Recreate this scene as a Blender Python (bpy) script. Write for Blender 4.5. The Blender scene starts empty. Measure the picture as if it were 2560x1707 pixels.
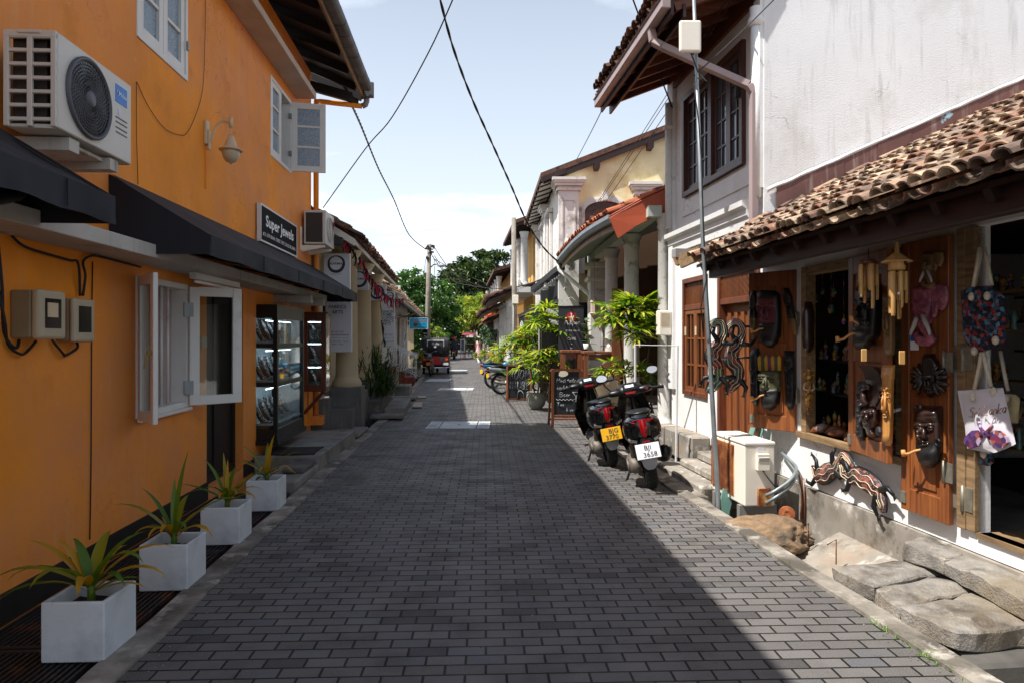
import bpy, bmesh, math, random
from mathutils import Vector as V, Matrix, noise as mnoise
R = math.radians
rnd = random.Random(7)
sc = bpy.context.scene
col = sc.collection

# ---------- camera, sky, sun, exposure ----------
F, HOR, CX, H = 1707.0, 846.0, 1280.0, 1.62
cd = bpy.data.cameras.new('camera')
cam = bpy.data.objects.new('camera', cd); col.objects.link(cam)
cd.sensor_width = 36.0; cd.lens = 36.0*F/2560; cd.clip_start = .05; cd.clip_end = 2000
cd.shift_y = -7.5/2560
cam.location = (0, 0, H); cam.rotation_euler = (R(90), 0, 0)
sc.camera = cam
SUN = V((-3.13, -1.3, 5.95)).normalized()
w = bpy.data.worlds.new('World'); sc.world = w; w.use_nodes = True
nt = w.node_tree; N = nt.nodes; L = nt.links
bg = N['Background']; bg.inputs[1].default_value = .085
sky = N.new('ShaderNodeTexSky'); sky.sky_type = 'NISHITA'; sky.sun_disc = False
sky.sun_elevation = math.asin(SUN.z); sky.sun_rotation = math.atan2(SUN.x, SUN.y)
sky.air_density = 1.0; sky.dust_density = 1.6; sky.ozone_density = 1.0
tc = N.new('ShaderNodeTexCoord')
sep = N.new('ShaderNodeSeparateXYZ'); L.new(tc.outputs['Generated'], sep.inputs[0])
zz = N.new('ShaderNodeMath'); zz.operation = 'ADD'; zz.inputs[1].default_value = .18; L.new(sep.outputs[2], zz.inputs[0])
def divz(k):
    m = N.new('ShaderNodeMath'); m.operation = 'DIVIDE'; L.new(sep.outputs[k], m.inputs[0]); L.new(zz.outputs[0], m.inputs[1]); return m
cmb = N.new('ShaderNodeCombineXYZ'); L.new(divz(0).outputs[0], cmb.inputs[0]); L.new(divz(1).outputs[0], cmb.inputs[1])
mp = N.new('ShaderNodeMapping'); mp.inputs['Scale'].default_value = (.75, 1.25, 1); mp.inputs['Location'].default_value = (2.3, .8, 0)
L.new(cmb.outputs[0], mp.inputs[0])
cn = N.new('ShaderNodeTexNoise'); cn.inputs['Scale'].default_value = 1.1; cn.inputs['Detail'].default_value = 7; cn.inputs['Roughness'].default_value = .5
L.new(mp.outputs[0], cn.inputs['Vector'])
cr = N.new('ShaderNodeValToRGB'); cr.color_ramp.elements[0].position = .41; cr.color_ramp.elements[1].position = .57
L.new(cn.outputs['Fac'], cr.inputs[0])
hz = N.new('ShaderNodeMapRange'); hz.inputs[1].default_value = .0; hz.inputs[2].default_value = .5; hz.inputs[3].default_value = .9; hz.inputs[4].default_value = .36
L.new(sep.outputs[2], hz.inputs[0])
mx = N.new('ShaderNodeMath'); mx.operation = 'MAXIMUM'; L.new(cr.outputs[0], mx.inputs[0]); L.new(hz.outputs[0], mx.inputs[1])
# bright low cloud ahead; cover thinned overhead and behind, shaped to darken street shade
fw = N.new('ShaderNodeMapRange'); fw.inputs[1].default_value = .45; fw.inputs[2].default_value = .8; fw.inputs[3].default_value = .97; fw.inputs[4].default_value = .12
L.new(sep.outputs[2], fw.inputs[0])
fy = N.new('ShaderNodeMapRange'); fy.inputs[1].default_value = -.3; fy.inputs[2].default_value = .6; fy.inputs[3].default_value = .72; fy.inputs[4].default_value = 1
L.new(sep.outputs[1], fy.inputs[0]); fm = N.new('ShaderNodeMath'); fm.operation = 'MULTIPLY'; L.new(fw.outputs[0], fm.inputs[0]); L.new(fy.outputs[0], fm.inputs[1])
mc = N.new('ShaderNodeMath'); mc.operation = 'MULTIPLY'; L.new(fm.outputs[0], mc.inputs[1]); L.new(mx.outputs[0], mc.inputs[0])
mix = N.new('ShaderNodeMix'); mix.data_type = 'RGBA'
L.new(mc.outputs[0], mix.inputs[0]); L.new(sky.outputs[0], mix.inputs[6]); mix.inputs[7].default_value = (9.0, 9.9, 10.9, 1)
L.new(mix.outputs[2], bg.inputs[0])
sd = bpy.data.lights.new('sun', 'SUN'); so = bpy.data.objects.new('sun', sd); col.objects.link(so)
sd.energy = 5.0; sd.angle = R(.53); sd.color = (1, .975, .93)
so.rotation_euler = (-SUN).to_track_quat('-Z', 'Y').to_euler()
sc.view_settings.view_transform = 'Standard'; sc.view_settings.look = 'None'
sc.view_settings.exposure = .6; sc.view_settings.gamma = 1
try:
    sc.cycles.max_bounces = 8; sc.cycles.transparent_max_bounces = 8
    sc.cycles.use_adaptive_sampling = True; sc.cycles.use_denoising = True
except Exception: pass

# ---------- object helpers ----------
def tag(o, label=None, cat=None, group=None, kind=None):
    if label: o['label'] = label
    if cat: o['category'] = cat
    if group: o['group'] = group
    if kind: o['kind'] = kind
    return o
def thing(name, label, cat, loc=(0, 0, 0), rz=0, group=None):
    o = bpy.data.objects.new(name, None); col.objects.link(o); o.empty_display_size = .1
    o.location = loc; o.rotation_euler = (0, 0, rz)
    return tag(o, label, cat, group)
def copy_tree(o, parent=None):
    c = o.copy(); col.objects.link(c)
    if parent is not None: c.parent = parent
    for ch in list(o.children): copy_tree(ch, c)
    return c
def again(o, label, loc=None, rz=None, scale=None):
    c = copy_tree(o); c['label'] = label
    if loc is not None: c.location = loc
    if rz is not None: c.rotation_euler = (c.rotation_euler[0], c.rotation_euler[1], rz)
    if scale is not None: c.scale = (scale,)*3 if not hasattr(scale, '__len__') else scale
    return c

def spl(P, k=5):
    P = [V(p) for p in P]; n = len(P); S = []
    for i in range((n-1)*k+1):
        u = i/k; j = min(int(u), n-2); a = u-j; p0, p1, p2, p3 = P[max(j-1, 0)], P[j], P[j+1], P[min(j+2, n-1)]
        S.append(.5*((2*p1)+(p2-p0)*a+(2*p0-5*p1+4*p2-p3)*a*a+(3*p1-p0-3*p2+p3)*a**3))
    return S
class Fr:
    """street frontage frame: d = depth along the street, n = metres out of the wall towards the street"""
    def __init__(s, ox, k, side):
        s.ox, s.k, s.side = ox, k, side
        l = math.hypot(1, k); s.nx, s.ny = side/l, -side*k/l
        s.M = Matrix(((k, s.nx, 0, ox), (1, s.ny, 0, 0), (0, 0, 1, 0), (0, 0, 0, 1)))
    def at(s, x, y, n=0.):
        tx = (x-CX)/F
        d = (s.ox + n*s.nx - tx*n*s.ny)/(tx - s.k)
        return d, H-(y-HOR)/F*(d+n*s.ny)
    def p(s, d, n, z): return s.M @ V((d, n, z))
def ray(x, y, d): return V(((x-CX)/F*d, d, H-(y-HOR)/F*d))
def gnd(x, y, z=0): return ray(x, y, (H-z)*F/(y-HOR))

APART = set('hinge socket red_trim rafter pilaster bracket window_surround awning_frame ribbon trinket shutter louvre bolt arm tail_light indicator turn_signal turn_bulb rear_vent shock side_trim foot_peg rear_wall curtain leg light_strip display_bust plinth door leaf_hook knot canvas rib stand window_catch verge_tile step bulb slot side_stand canopy_slab downpipe panel drip'.split())
class MB:
    def __init__(s, M=None):
        s.v, s.f, s.mi, s.sm = [], [], [], []; s.M = M or Matrix()
    def add(s, vs, fs, m=0, smooth=False):
        b = len(s.v); M = s.M
        s.v += [M @ V(p) for p in vs]
        flip = M.to_3x3().determinant() < 0
        for f in fs:
            s.f.append([b+i for i in (reversed(f) if flip else f)]); s.mi.append(m); s.sm.append(smooth)
        return s
    def box(s, x0, x1, y0, y1, z0, z1, m=0, top=None):
        if x0 > x1: x0, x1 = x1, x0
        if y0 > y1: y0, y1 = y1, y0
        if z0 > z1: z0, z1 = z1, z0
        t = top or (0, 0)
        vs = [(x0,y0,z0),(x1,y0,z0),(x1,y1,z0),(x0,y1,z0),(x0+t[0],y0+t[1],z1),(x1-t[0],y0+t[1],z1),(x1-t[0],y1-t[1],z1),(x0+t[0],y1-t[1],z1)]
        return s.add(vs, [(3,2,1,0),(4,5,6,7),(0,1,5,4),(1,2,6,5),(2,3,7,6),(3,0,4,7)], m)
    def cbox(s, c, size, m=0, rot=None):
        a, b, e = [q/2 for q in size]
        vs = [V(p) for p in ((-a,-b,-e),(a,-b,-e),(a,b,-e),(-a,b,-e),(-a,-b,e),(a,-b,e),(a,b,e),(-a,b,e))]
        if rot is not None: vs = [rot @ p for p in vs]
        return s.add([p+V(c) for p in vs], [(3,2,1,0),(4,5,6,7),(0,1,5,4),(1,2,6,5),(2,3,7,6),(3,0,4,7)], m)
    def bar(s, p, q, w, h, m=0, up=(0, 0, 1)):
        """rectangular bar from p to q"""
        p, q = V(p), V(q); d = (q-p).normalized(); sd = d.cross(V(up))
        if sd.length < 1e-4: sd = d.cross(V((1, 0, 0)))
        sd.normalize(); u = sd.cross(d)
        vs = [e+sd*a+u*b for e in (p, q) for a, b in ((-w/2,-h/2),(w/2,-h/2),(w/2,h/2),(-w/2,h/2))]
        return s.add(vs, [(0,1,2,3),(7,6,5,4),(0,4,5,1),(1,5,6,2),(2,6,7,3),(3,7,4,0)], m)
    def poly(s, pts, m=0): return s.add(pts, [tuple(range(len(pts)))], m)
    def prism(s, pts, ext, m=0, m2=None):
        n = len(pts); e = V(ext); vs = [V(p) for p in pts] + [V(p)+e for p in pts]
        s.add(vs, [tuple(range(n-1, -1, -1)), tuple(range(n, 2*n))], m)
        b = len(s.v)-2*n; flip = s.M.to_3x3().determinant() < 0
        for i in range(n):
            j = (i+1) % n; f = [b+i, b+j, b+n+j, b+n+i]
            s.f.append(f[::-1] if flip else f); s.mi.append(m if m2 is None else m2); s.sm.append(False)
        return s
    def tube(s, pts, r, n=8, m=0, cap=True, flat=None, smooth=True, up=None):
        pts = [V(p) for p in pts]; k = len(pts)
        rs = r if hasattr(r, '__len__') else [r]*k
        vs, fs = [], []; a = None
        for i, p in enumerate(pts):
            t = (pts[min(i+1, k-1)]-pts[max(i-1, 0)]).normalized()
            if a is None:
                a = V(up) if up is not None else (V((0,0,1)) if abs(t.z) < .9 else V((1,0,0)))
            a = (a - t*a.dot(t)).normalized(); b = t.cross(a)
            fa, fb = flat if flat else (1, 1)
            for j in range(n):
                th = 2*math.pi*j/n
                vs.append(p + a*math.cos(th)*rs[i]*fa + b*math.sin(th)*rs[i]*fb)
        for i in range(k-1):
            for j in range(n):
                q = (j+1) % n; fs.append((i*n+j, i*n+q, (i+1)*n+q, (i+1)*n+j))
        if cap: fs += [tuple(range(n-1, -1, -1)), tuple(range((k-1)*n, k*n))]
        return s.add(vs, fs, m, smooth)
    def cyl(s, p, q, r, n=12, m=0, smooth=True): return s.tube([p, q], r, n, m, smooth=smooth)
    def lathe(s, prof, c=(0, 0, 0), n=20, m=0, axis=None, smooth=True, a0=0, a1=2*math.pi):
        vs, fs = [], []; k = len(prof); full = abs(a1-a0-2*math.pi) < 1e-6; cnt = n if full else n+1
        q = V((0,0,1)).rotation_difference(V(axis)) if axis else None
        for r_, z in prof:
            for j in range(cnt):
                th = a0+(a1-a0)*j/n; p = V((r_*math.cos(th), r_*math.sin(th), z))
                vs.append((q @ p if q else p)+V(c))
        for i in range(k-1):
            for j in range(n):
                jj = (j+1) % cnt
                fs.append((i*cnt+j, i*cnt+jj, (i+1)*cnt+jj, (i+1)*cnt+j))
        return s.add(vs, fs, m, smooth)
    def ball(s, c, r, n=12, m=0, sc_=(1, 1, 1)):
        k = max(4, n//2); vs, fs = [], []
        for i in range(k+1):
            ph = math.pi*i/k
            for j in range(n):
                th = 2*math.pi*j/n
                vs.append(V((math.sin(ph)*math.cos(th)*r*sc_[0], math.sin(ph)*math.sin(th)*r*sc_[1], math.cos(ph)*r*sc_[2]))+V(c))
        for i in range(k):
            for j in range(n): fs.append((i*n+j, (i+1)*n+j, (i+1)*n+(j+1) % n, i*n+(j+1) % n))
        return s.add(vs, fs, m, True)
    def grid(s, fn, nu, nv, m=0, smooth=True):
        vs = [fn(i/nu, j/nv) for j in range(nv+1) for i in range(nu+1)]
        fs = [(j*(nu+1)+i, j*(nu+1)+i+1, (j+1)*(nu+1)+i+1, (j+1)*(nu+1)+i) for j in range(nv) for i in range(nu)]
        return s.add(vs, fs, m, smooth)
    def wall(s, d0, d1, z0, z1, n0, n1, holes=(), m=0, mr=None):
        """wall slab with rectangular openings (d0,d1,z0,z1)"""
        mr = m if mr is None else mr
        ds = sorted({d0, d1, *[h for a in holes for h in a[:2] if d0 < h < d1]}); zs = sorted({z0, z1, *[h for a in holes for h in a[2:] if z0 < h < z1]})
        def solid(i, j):
            if not (0 <= i < len(ds)-1 and 0 <= j < len(zs)-1): return False
            a, b = (ds[i]+ds[i+1])/2, (zs[j]+zs[j+1])/2
            return not any(h[0] < a < h[1] and h[2] < b < h[3] for h in holes)
        for i in range(len(ds)-1):
            for j in range(len(zs)-1):
                if not solid(i, j): continue
                a, b, c, e = ds[i], ds[i+1], zs[j], zs[j+1]
                for n_, o in ((n1, 1), (n0, 0)):
                    q = [(a,n_,c),(b,n_,c),(b,n_,e),(a,n_,e)]; s.add(q if not o else q[::-1], [(0,1,2,3)], m)
                for di, dj, q in ((-1,0,[(a,n0,c),(a,n1,c),(a,n1,e),(a,n0,e)]),(1,0,[(b,n1,c),(b,n0,c),(b,n0,e),(b,n1,e)]),
                                  (0,-1,[(a,n0,c),(b,n0,c),(b,n1,c),(a,n1,c)]),(0,1,[(a,n1,e),(b,n1,e),(b,n0,e),(a,n0,e)])):
                    if not solid(i+di, j+dj): s.add(q, [(0,1,2,3)], mr)
        return s
    def frame(s, d0, d1, z0, z1, n0, n1, w, m=0, bot=None):
        """four bars round an opening"""
        b = w if bot is None else bot
        s.box(d0, d0+w, n0, n1, z0, z1, m); s.box(d1-w, d1, n0, n1, z0, z1, m)
        s.box(d0+w, d1-w, n0, n1, z0, z0+b, m); s.box(d0+w, d1-w, n0, n1, z1-w, z1, m); return s
    def leaf(s, base, dirv, length, width, droop=.3, m=0, seg=4, twist=0., fold=.25, tip=.0, shape=None):
        """one bent blade leaf with a central fold"""
        d = V(dirv).normalized(); sd = d.cross(V((0,0,1)))
        if sd.length < .05: sd = V((1,0,0))
        sd.normalize(); sd = (Matrix.Rotation(twist, 3, d) @ sd)
        p = V(base); vs = []; el = math.asin(max(-1, min(1, d.z))); hd = V((d.x, d.y, 0))
        if hd.length < 1e-3: hd = V((1, 0, 0))
        hd.normalize(); st = length/seg
        for i in range(seg+1):
            t = i/seg; wd = width*(shape(t) if shape else (math.sin(math.pi*min(1, .12+.88*t))**.7 if t < 1 else tip))*.5
            e = el-droop*t*t*1.6
            dd = hd*math.cos(e)+V((0,0,math.sin(e))); up = sd.cross(dd)
            vs += [p+sd*wd+up*wd*fold, p-up*0, p-sd*wd+up*wd*fold]
            p = p+dd*st
        fs = []
        for i in range(seg):
            a = i*3; fs += [(a,a+1,a+4,a+3),(a+1,a+2,a+5,a+4)]
        return s.add(vs, fs, m, True)
    def pieces(s):
        """groups of faces that stand apart (bounding boxes more than 3 cm from each other)"""
        p = list(range(len(s.v)))
        def fd(i):
            while p[i] != i: p[i] = p[p[i]]; i = p[i]
            return i
        for f in s.f:
            a = fd(f[0])
            for i in f[1:]: p[fd(i)] = a
        bx = {}
        for i, f in enumerate(s.f):
            q = bx.setdefault(fd(f[0]), [[9e9]*3, [-9e9]*3, []]); q[2].append(i)
            for j in f:
                for k in range(3): q[0][k] = min(q[0][k], s.v[j][k]); q[1][k] = max(q[1][k], s.v[j][k])
        L_ = list(bx.values()); ch = True
        while ch:
            ch = False; out = []
            for q in L_:
                for r in out:
                    if all(q[0][k] < r[1][k]+.03 and r[0][k] < q[1][k]+.03 for k in range(3)):
                        for k in range(3): r[0][k] = min(r[0][k], q[0][k]); r[1][k] = max(r[1][k], q[1][k])
                        r[2] += q[2]; ch = True; break
                else: out.append(q)
            L_ = out
        return [sorted(q[2]) for q in L_]
    def build(s, name, mats, parent=None, **k):
        """one object; kinds in APART become one object per separate piece"""
        if name in APART and parent is not None and len(s.f) < 4000:
            ps = s.pieces()
            if 1 < len(ps) <= 100:
                o = None
                for fs in ps:
                    m_ = MB(); ix = {}
                    for i in fs:
                        m_.f.append([ix.setdefault(j, len(ix)) for j in s.f[i]]); m_.mi.append(s.mi[i]); m_.sm.append(s.sm[i])
                    m_.v = [s.v[j] for j in ix]; q = m_.build1(name, mats, parent, **k); o = o or q
                return o
        return s.build1(name, mats, parent, **k)
    def build1(s, name, mats, parent=None, local=False, bevel=0, seg=1, weld=False, label=None):
        me = bpy.data.meshes.new(name)
        me.from_pydata([tuple(p) for p in s.v], [], s.f)
        mats = mats if isinstance(mats, (list, tuple)) else [mats]
        for m in mats: me.materials.append(m)
        me.polygons.foreach_set('material_index', s.mi); me.polygons.foreach_set('use_smooth', s.sm)
        if bevel or weld:
            bm = bmesh.new(); bm.from_mesh(me); bmesh.ops.remove_doubles(bm, verts=bm.verts, dist=1e-5)
            if bevel:
                bmesh.ops.recalc_face_normals(bm, faces=bm.faces)
                es = [e for e in bm.edges if len(e.link_faces) == 2 and e.calc_face_angle(0) > .5]
                bmesh.ops.bevel(bm, geom=es, offset=bevel, segments=seg, affect='EDGES', profile=.5, clamp_overlap=True)
            bm.to_mesh(me); bm.free()
        me.update()
        o = bpy.data.objects.new(name, me); col.objects.link(o)
        if parent is not None:
            o.parent = parent
            if not local and parent.parent is None and parent.type == 'EMPTY':
                o.matrix_parent_inverse = parent.matrix_basis.inverted()
        if label: o['label'] = label
        return o
def one(mb, name, mats, label, cat, group=None, **k): return tag(mb.build(name, mats, **k), label, cat, group)
def struct(mb, name, mats, **k): return tag(mb.build(name, mats, **k), None, None, None, 'structure')

def text(s, o, right, up, size, m, parent, name='lettering', align='CENTER', sx=1., ext=.0015, local=False, shear=0., off=.003, bold=0.):
    cu = bpy.data.curves.new('t', 'FONT'); cu.body = s; cu.size = 1.0; cu.align_x = align; cu.align_y = 'CENTER'; cu.offset = bold; cu.shear = shear
    cu.resolution_u = 3
    ob = bpy.data.objects.new('t', cu); me = bpy.data.meshes.new_from_object(ob)
    bpy.data.objects.remove(ob); bpy.data.curves.remove(cu)
    r_, u_ = V(right).normalized(), V(up).normalized(); n_ = r_.cross(u_)
    mb = MB(); mb.add([V(o)+r_*(q.co.x*size*sx)+u_*(q.co.y*size)+n_*off for q in me.vertices], [tuple(p.vertices) for p in me.polygons])
    bpy.data.meshes.remove(me)
    return mb.build(name, m, parent, local=local)
# single-stroke letters for the chalk boards: points as xy in tenths (a = 10)
SG = {'R':'00 0a 4a 68 45 05;35 60','O':'40 02 06 3a 6a 87 74 40','M':'00 1a 44 7a 80','A':'00 4a 70;13 63','V':'0a 40 7a','I':'20 2a','L':'0a 00 50','B':'00 0a 4a 68 45 05;45 73 50 00','E':'6a 0a 00 60;05 45',
 'S':'69 3a 08 54 50 01','T':'0a 8a;4a 40','o':'20 02 25 44 42 20','c':'44 25 02 20 41','k':'00 0a;45 02 40','t':'29 21 40;06 46','a':'45 15 02 20 43 45 40','i':'10 15;17 18','l':'1a 10 20','s':'45 15 13 42 30 01','e':'02 43 35 15 02 20 41',
 'r':'00 05;03 25 34','f':'49 29 10;05 35','&':'70 17 3a 58 13 30 64','n':'00 05;03 25 44 40','u':'05 01 20 40 45','.':'10 11'}
def strokes(s):
    return [[(int(p[0], 16)/10, int(p[1], 16)/10) for p in q.split()] for q in s.split(';')]
def chalk(mb, s, o, right, up, size, r=.004, slant=0., gap=.25, sx=1.):
    o, right, up = V(o), V(right).normalized(), V(up).normalized(); n_ = right.cross(up); x = 0
    for ch in s:
        if ch == ' ': x += .5; continue
        st = strokes(SG[ch]); wd = max(p[0] for q in st for p in q)
        for q in st:
            mb.tube([o+right*((x+a+slant*b)*size*sx)+up*(b*size)+n_*.004 for a, b in q], r, 5, up=n_)
        x += wd+gap
    return x*size
# ---------- materials ----------
def rgb(h):
    h = h.lstrip('#'); c = [int(h[i:i+2], 16)/255 for i in (0, 2, 4)]
    return tuple(((q+.055)/1.055)**2.4 if q > .04045 else q/12.92 for q in c)
class NT:
    def __init__(s, name):
        s.m = bpy.data.materials.new(name); s.m.use_nodes = True; s.t = s.m.node_tree; s.N = s.t.nodes; s.L = s.t.links
        s.b = s.N['Principled BSDF']
        s.co = s.N.new('ShaderNodeTexCoord').outputs['Object']
    def n(s, typ, **k):
        q = s.N.new('ShaderNode'+typ)
        for a, v in k.items(): setattr(q, a, v)
        return q
    def lk(s, a, b): s.L.new(a, b)
    def mapping(s, scale=(1, 1, 1), rot=(0, 0, 0), loc=(0, 0, 0), src=None):
        q = s.n('Mapping'); q.inputs['Scale'].default_value = scale; q.inputs['Rotation'].default_value = rot; q.inputs['Location'].default_value = loc
        s.lk(src or s.co, q.inputs[0]); return q.outputs[0]
    def noise(s, scale, vec=None, detail=4, rough=.55, out='Fac', dist=0):
        q = s.n('TexNoise'); q.inputs['Scale'].default_value = scale; q.inputs['Detail'].default_value = detail
        q.inputs['Roughness'].default_value = rough; q.inputs['Distortion'].default_value = dist
        s.lk(vec or s.co, q.inputs['Vector']); return q.outputs[out]
    def ramp(s, f, a, b, c0=0, c1=1):
        q = s.n('MapRange'); q.inputs[1].default_value = a; q.inputs[2].default_value = b; q.inputs[3].default_value = c0; q.inputs[4].default_value = c1
        s.lk(f, q.inputs[0]); return q.outputs[0]
    def math(s, op, a, b=None):
        q = s.n('Math', operation=op)
        for i, v in enumerate((a, b)):
            if v is None: continue
            if isinstance(v, (int, float)): q.inputs[i].default_value = v
            else: s.lk(v, q.inputs[i])
        return q.outputs[0]
    def mixc(s, f, a, b, typ='MIX'):
        q = s.n('Mix', data_type='RGBA', blend_type=typ)
        for i, v in ((0, f), (6, a), (7, b)):
            if isinstance(v, (int, float)): q.inputs[i].default_value = v
            elif isinstance(v, tuple): q.inputs[i].default_value = v if len(v) == 4 else (*v, 1)
            else: s.lk(v, q.inputs[i])
        return q.outputs[2]
    def bump(s, f, strength=.3, dist=.01, prev=None):
        q = s.n('Bump'); q.inputs['Strength'].default_value = strength; q.inputs['Distance'].default_value = dist
        s.lk(f, q.inputs['Height'])
        if prev is not None: s.lk(prev, q.inputs['Normal'])
        return q.outputs[0]
    def set(s, col_=None, rough=None, normal=None, **k):
        for key, v in (('Base Color', col_), ('Roughness', rough), ('Normal', normal), *[(a.replace('_', ' '), b) for a, b in k.items()]):
            if v is None: continue
            i = s.b.inputs[key]
            if isinstance(v, (int, float)): i.default_value = v
            elif isinstance(v, tuple): i.default_value = v if len(v) == 4 else (*v, 1)
            else: s.lk(v, i)
        return s.m
M = {}
def mat(name, c, rough=.6, var=.15, scale=6., bump=.15, bs=60., bd=.004, stain=None, streak=None, island=0., metal=0., coat=0., spec=None, stretch=(1, 1, 1), cracks=0, **k):
    """weathered paint / plaster / plastic: base colour, soft brightness noise, optional patches (colour, scale, from, to) and vertical streaks"""
    c = rgb(c) if isinstance(c, str) else c
    t = NT(name); vec = t.mapping(stretch) if stretch != (1, 1, 1) else None
    f = t.noise(scale, vec)
    out = t.mixc(t.ramp(f, .3, .7), tuple(q*(1-var) for q in c), tuple(min(1, q*(1+var)) for q in c))
    if island:
        g = t.n('NewGeometry').outputs['Random Per Island']
        out = t.mixc(1., out, t.mixc(g, tuple([1-island]*3), tuple([1+island]*3)), 'MULTIPLY')
    if stain:
        for sc_, s_scale, a, b in ([stain] if isinstance(stain, tuple) else stain):
            sc2 = rgb(sc_) if isinstance(sc_, str) else sc_
            out = t.mixc(t.ramp(t.noise(s_scale, None, 8, .65), a, b), out, sc2)
    if streak:
        sc_, amt = streak; sc2 = rgb(sc_) if isinstance(sc_, str) else sc_
        fs = t.ramp(t.noise(3., t.mapping((4, 4, .35)), 6, .65), .52, .75, 0, amt)
        out = t.mixc(t.math('MULTIPLY', fs, t.ramp(t.noise(.9, None, 3), .42, .6)), out, sc2)
    if cracks:
        vo = t.n('TexVoronoi', feature='DISTANCE_TO_EDGE'); vo.inputs['Scale'].default_value = cracks; t.lk(t.n('VectorMath', operation='ADD').outputs[0] if 0 else t.co, vo.inputs['Vector'])
        ad = t.n('VectorMath', operation='ADD'); t.lk(t.co, ad.inputs[0]); t.lk(t.noise(3., None, 4, .6, 'Color'), ad.inputs[1]); t.lk(ad.outputs[0], vo.inputs['Vector'])
        out = t.mixc(t.math('MULTIPLY', t.ramp(vo.outputs['Distance'], .004, .009, 1, 0), t.ramp(t.noise(.8, None, 3), .5, .62, 0, .6)), out, tuple(q*.35 for q in c))
    t.set(out, rough)
    if metal: t.set(Metallic=metal)
    if coat: t.set(Coat_Weight=coat, Coat_Roughness=.08)
    if spec is not None: t.set(Specular_IOR_Level=spec)
    if bump: t.set(normal=t.bump(t.noise(bs, vec, 5), bump, bd))
    for a, b in k.items(): t.set(**{a: b})
    M[name] = t.m; return t.m
def wood(name, c0, c1, rough=.45, axis='z', scale=1., coat=.2, bump=.15):
    t = NT(name); st = {'z': (14, 14, .9), 'y': (14, .9, 14), 'x': (.9, 14, 14)}[axis]
    v = t.mapping(tuple(q*scale for q in st))
    f = t.noise(2.2, v, 6, .6, dist=.6); g = t.noise(1.3, None, 3)
    o = t.mixc(t.ramp(f, .3, .7), rgb(c0), rgb(c1)); o = t.mixc(t.ramp(g, .35, .75, 0, .45), o, tuple(q*.5 for q in rgb(c0)))
    M[name] = t.set(o, rough, t.bump(f, bump, .003), Coat_Weight=coat, Coat_Roughness=.25); return t.m
def leafmat(name, c0, c1, c2=None, trans=.35, rough=.45):
    t = NT(name); g = t.n('NewGeometry').outputs['Random Per Island']
    f = t.noise(1.1, None, 3)
    o = t.mixc(g, rgb(c0), rgb(c1))
    if c2: o = t.mixc(t.ramp(t.math('ADD', g, f), 1.05, 1.4), o, rgb(c2))
    t.set(o, rough, Specular_IOR_Level=.4)
    tr = t.n('BsdfTranslucent'); t.lk(t.mixc(1., o, (1.5, 1.6, .7), 'MULTIPLY'), tr.inputs[0])
    ms = t.n('MixShader'); ms.inputs[0].default_value = trans
    t.lk(t.b.outputs[0], ms.inputs[1]); t.lk(tr.outputs[0], ms.inputs[2]); t.lk(ms.outputs[0], t.N['Material Output'].inputs[0])
    M[name] = t.m; return t.m
def glow(name, c, strength):
    t = NT(name); M[name] = t.set(rgb(c), .5, Emission_Color=rgb(c), Emission_Strength=float(strength)); return t.m
def glass(name, c='#dfe8e8', rough=.02, alpha=.25):
    """window glass: mostly clear, mirrors at a slant"""
    t = NT(name); g = t.n('BsdfGlossy'); g.inputs[0].default_value = (1, 1, 1, 1); g.inputs[1].default_value = rough
    tr = t.n('BsdfTransparent'); tr.inputs[0].default_value = (*rgb(c), 1)
    fr = t.n('Fresnel'); fr.inputs[0].default_value = 1.5; ms = t.n('MixShader')
    t.lk(t.math('ADD', t.math('MULTIPLY', fr.outputs[0], .65), alpha*.12), ms.inputs[0]); t.lk(tr.outputs[0], ms.inputs[1]); t.lk(g.outputs[0], ms.inputs[2])
    t.lk(ms.outputs[0], t.N['Material Output'].inputs[0]); M[name] = t.m; return t.m

# street paving: dark concrete blocks in running bond
t = NT('paving_blocks'); v = t.mapping((1, 1, 1), (0, 0, R(-2.2)))
bt = t.n('TexBrick'); t.lk(v, bt.inputs['Vector']); bt.offset = .5
for k_, q in (('Scale', 1), ('Mortar Size', .0072), ('Mortar Smooth', .35), ('Bias', -.12), ('Brick Width', .2), ('Row Height', .1)): bt.inputs[k_].default_value = q
bt.inputs['Color1'].default_value = (1, 1, 1, 1); bt.inputs['Color2'].default_value = (0, 0, 0, 1); bt.inputs['Mortar'].default_value = (.5, .5, .5, 1); bt.inputs['Bias'].default_value = 0
sp_ = t.n('SeparateColor'); t.lk(bt.outputs[0], sp_.inputs[0]); rb = sp_.outputs[0]
blk = t.mixc(t.ramp(rb, .12, 1.), rgb('#5b5652'), rgb('#716b66')); blk = t.mixc(t.ramp(rb, .06, .12, 1, 0), blk, rgb('#383434')); blk = t.mixc(t.ramp(t.math('FRACT', t.math('MULTIPLY', rb, 9.7)), .8, .95, 0, .6), blk, rgb('#5f6266'))
g1 = t.noise(.55, None, 5); g2 = t.noise(240, None, 3, .8); g3 = t.noise(2.4, None, 6, .6)
o = t.mixc(t.ramp(g1, .35, .68), blk, t.mixc(1., blk, (.72, .72, .76), 'MULTIPLY'))
o = t.mixc(t.ramp(g3, .48, .68, 0, .7), o, t.mixc(1., o, (.5, .48, .40), 'MULTIPLY')); o = t.mixc(t.ramp(t.noise(11, None, 5, .7), .6, .74, 0, .6), o, (.03, .027, .022))
o = t.mixc(t.ramp(g2, .46, .72, 0, .6), o, (.42, .40, .39))
o = t.mixc(t.ramp(g2, .56, .34, 0, .35), o, (.03, .03, .03))
mort = t.mixc(t.ramp(t.noise(1.7, None, 5), .45, .65), (.005, .005, .004), (.014, .016, .008)); o = t.mixc(bt.outputs['Fac'], o, mort)
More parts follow.
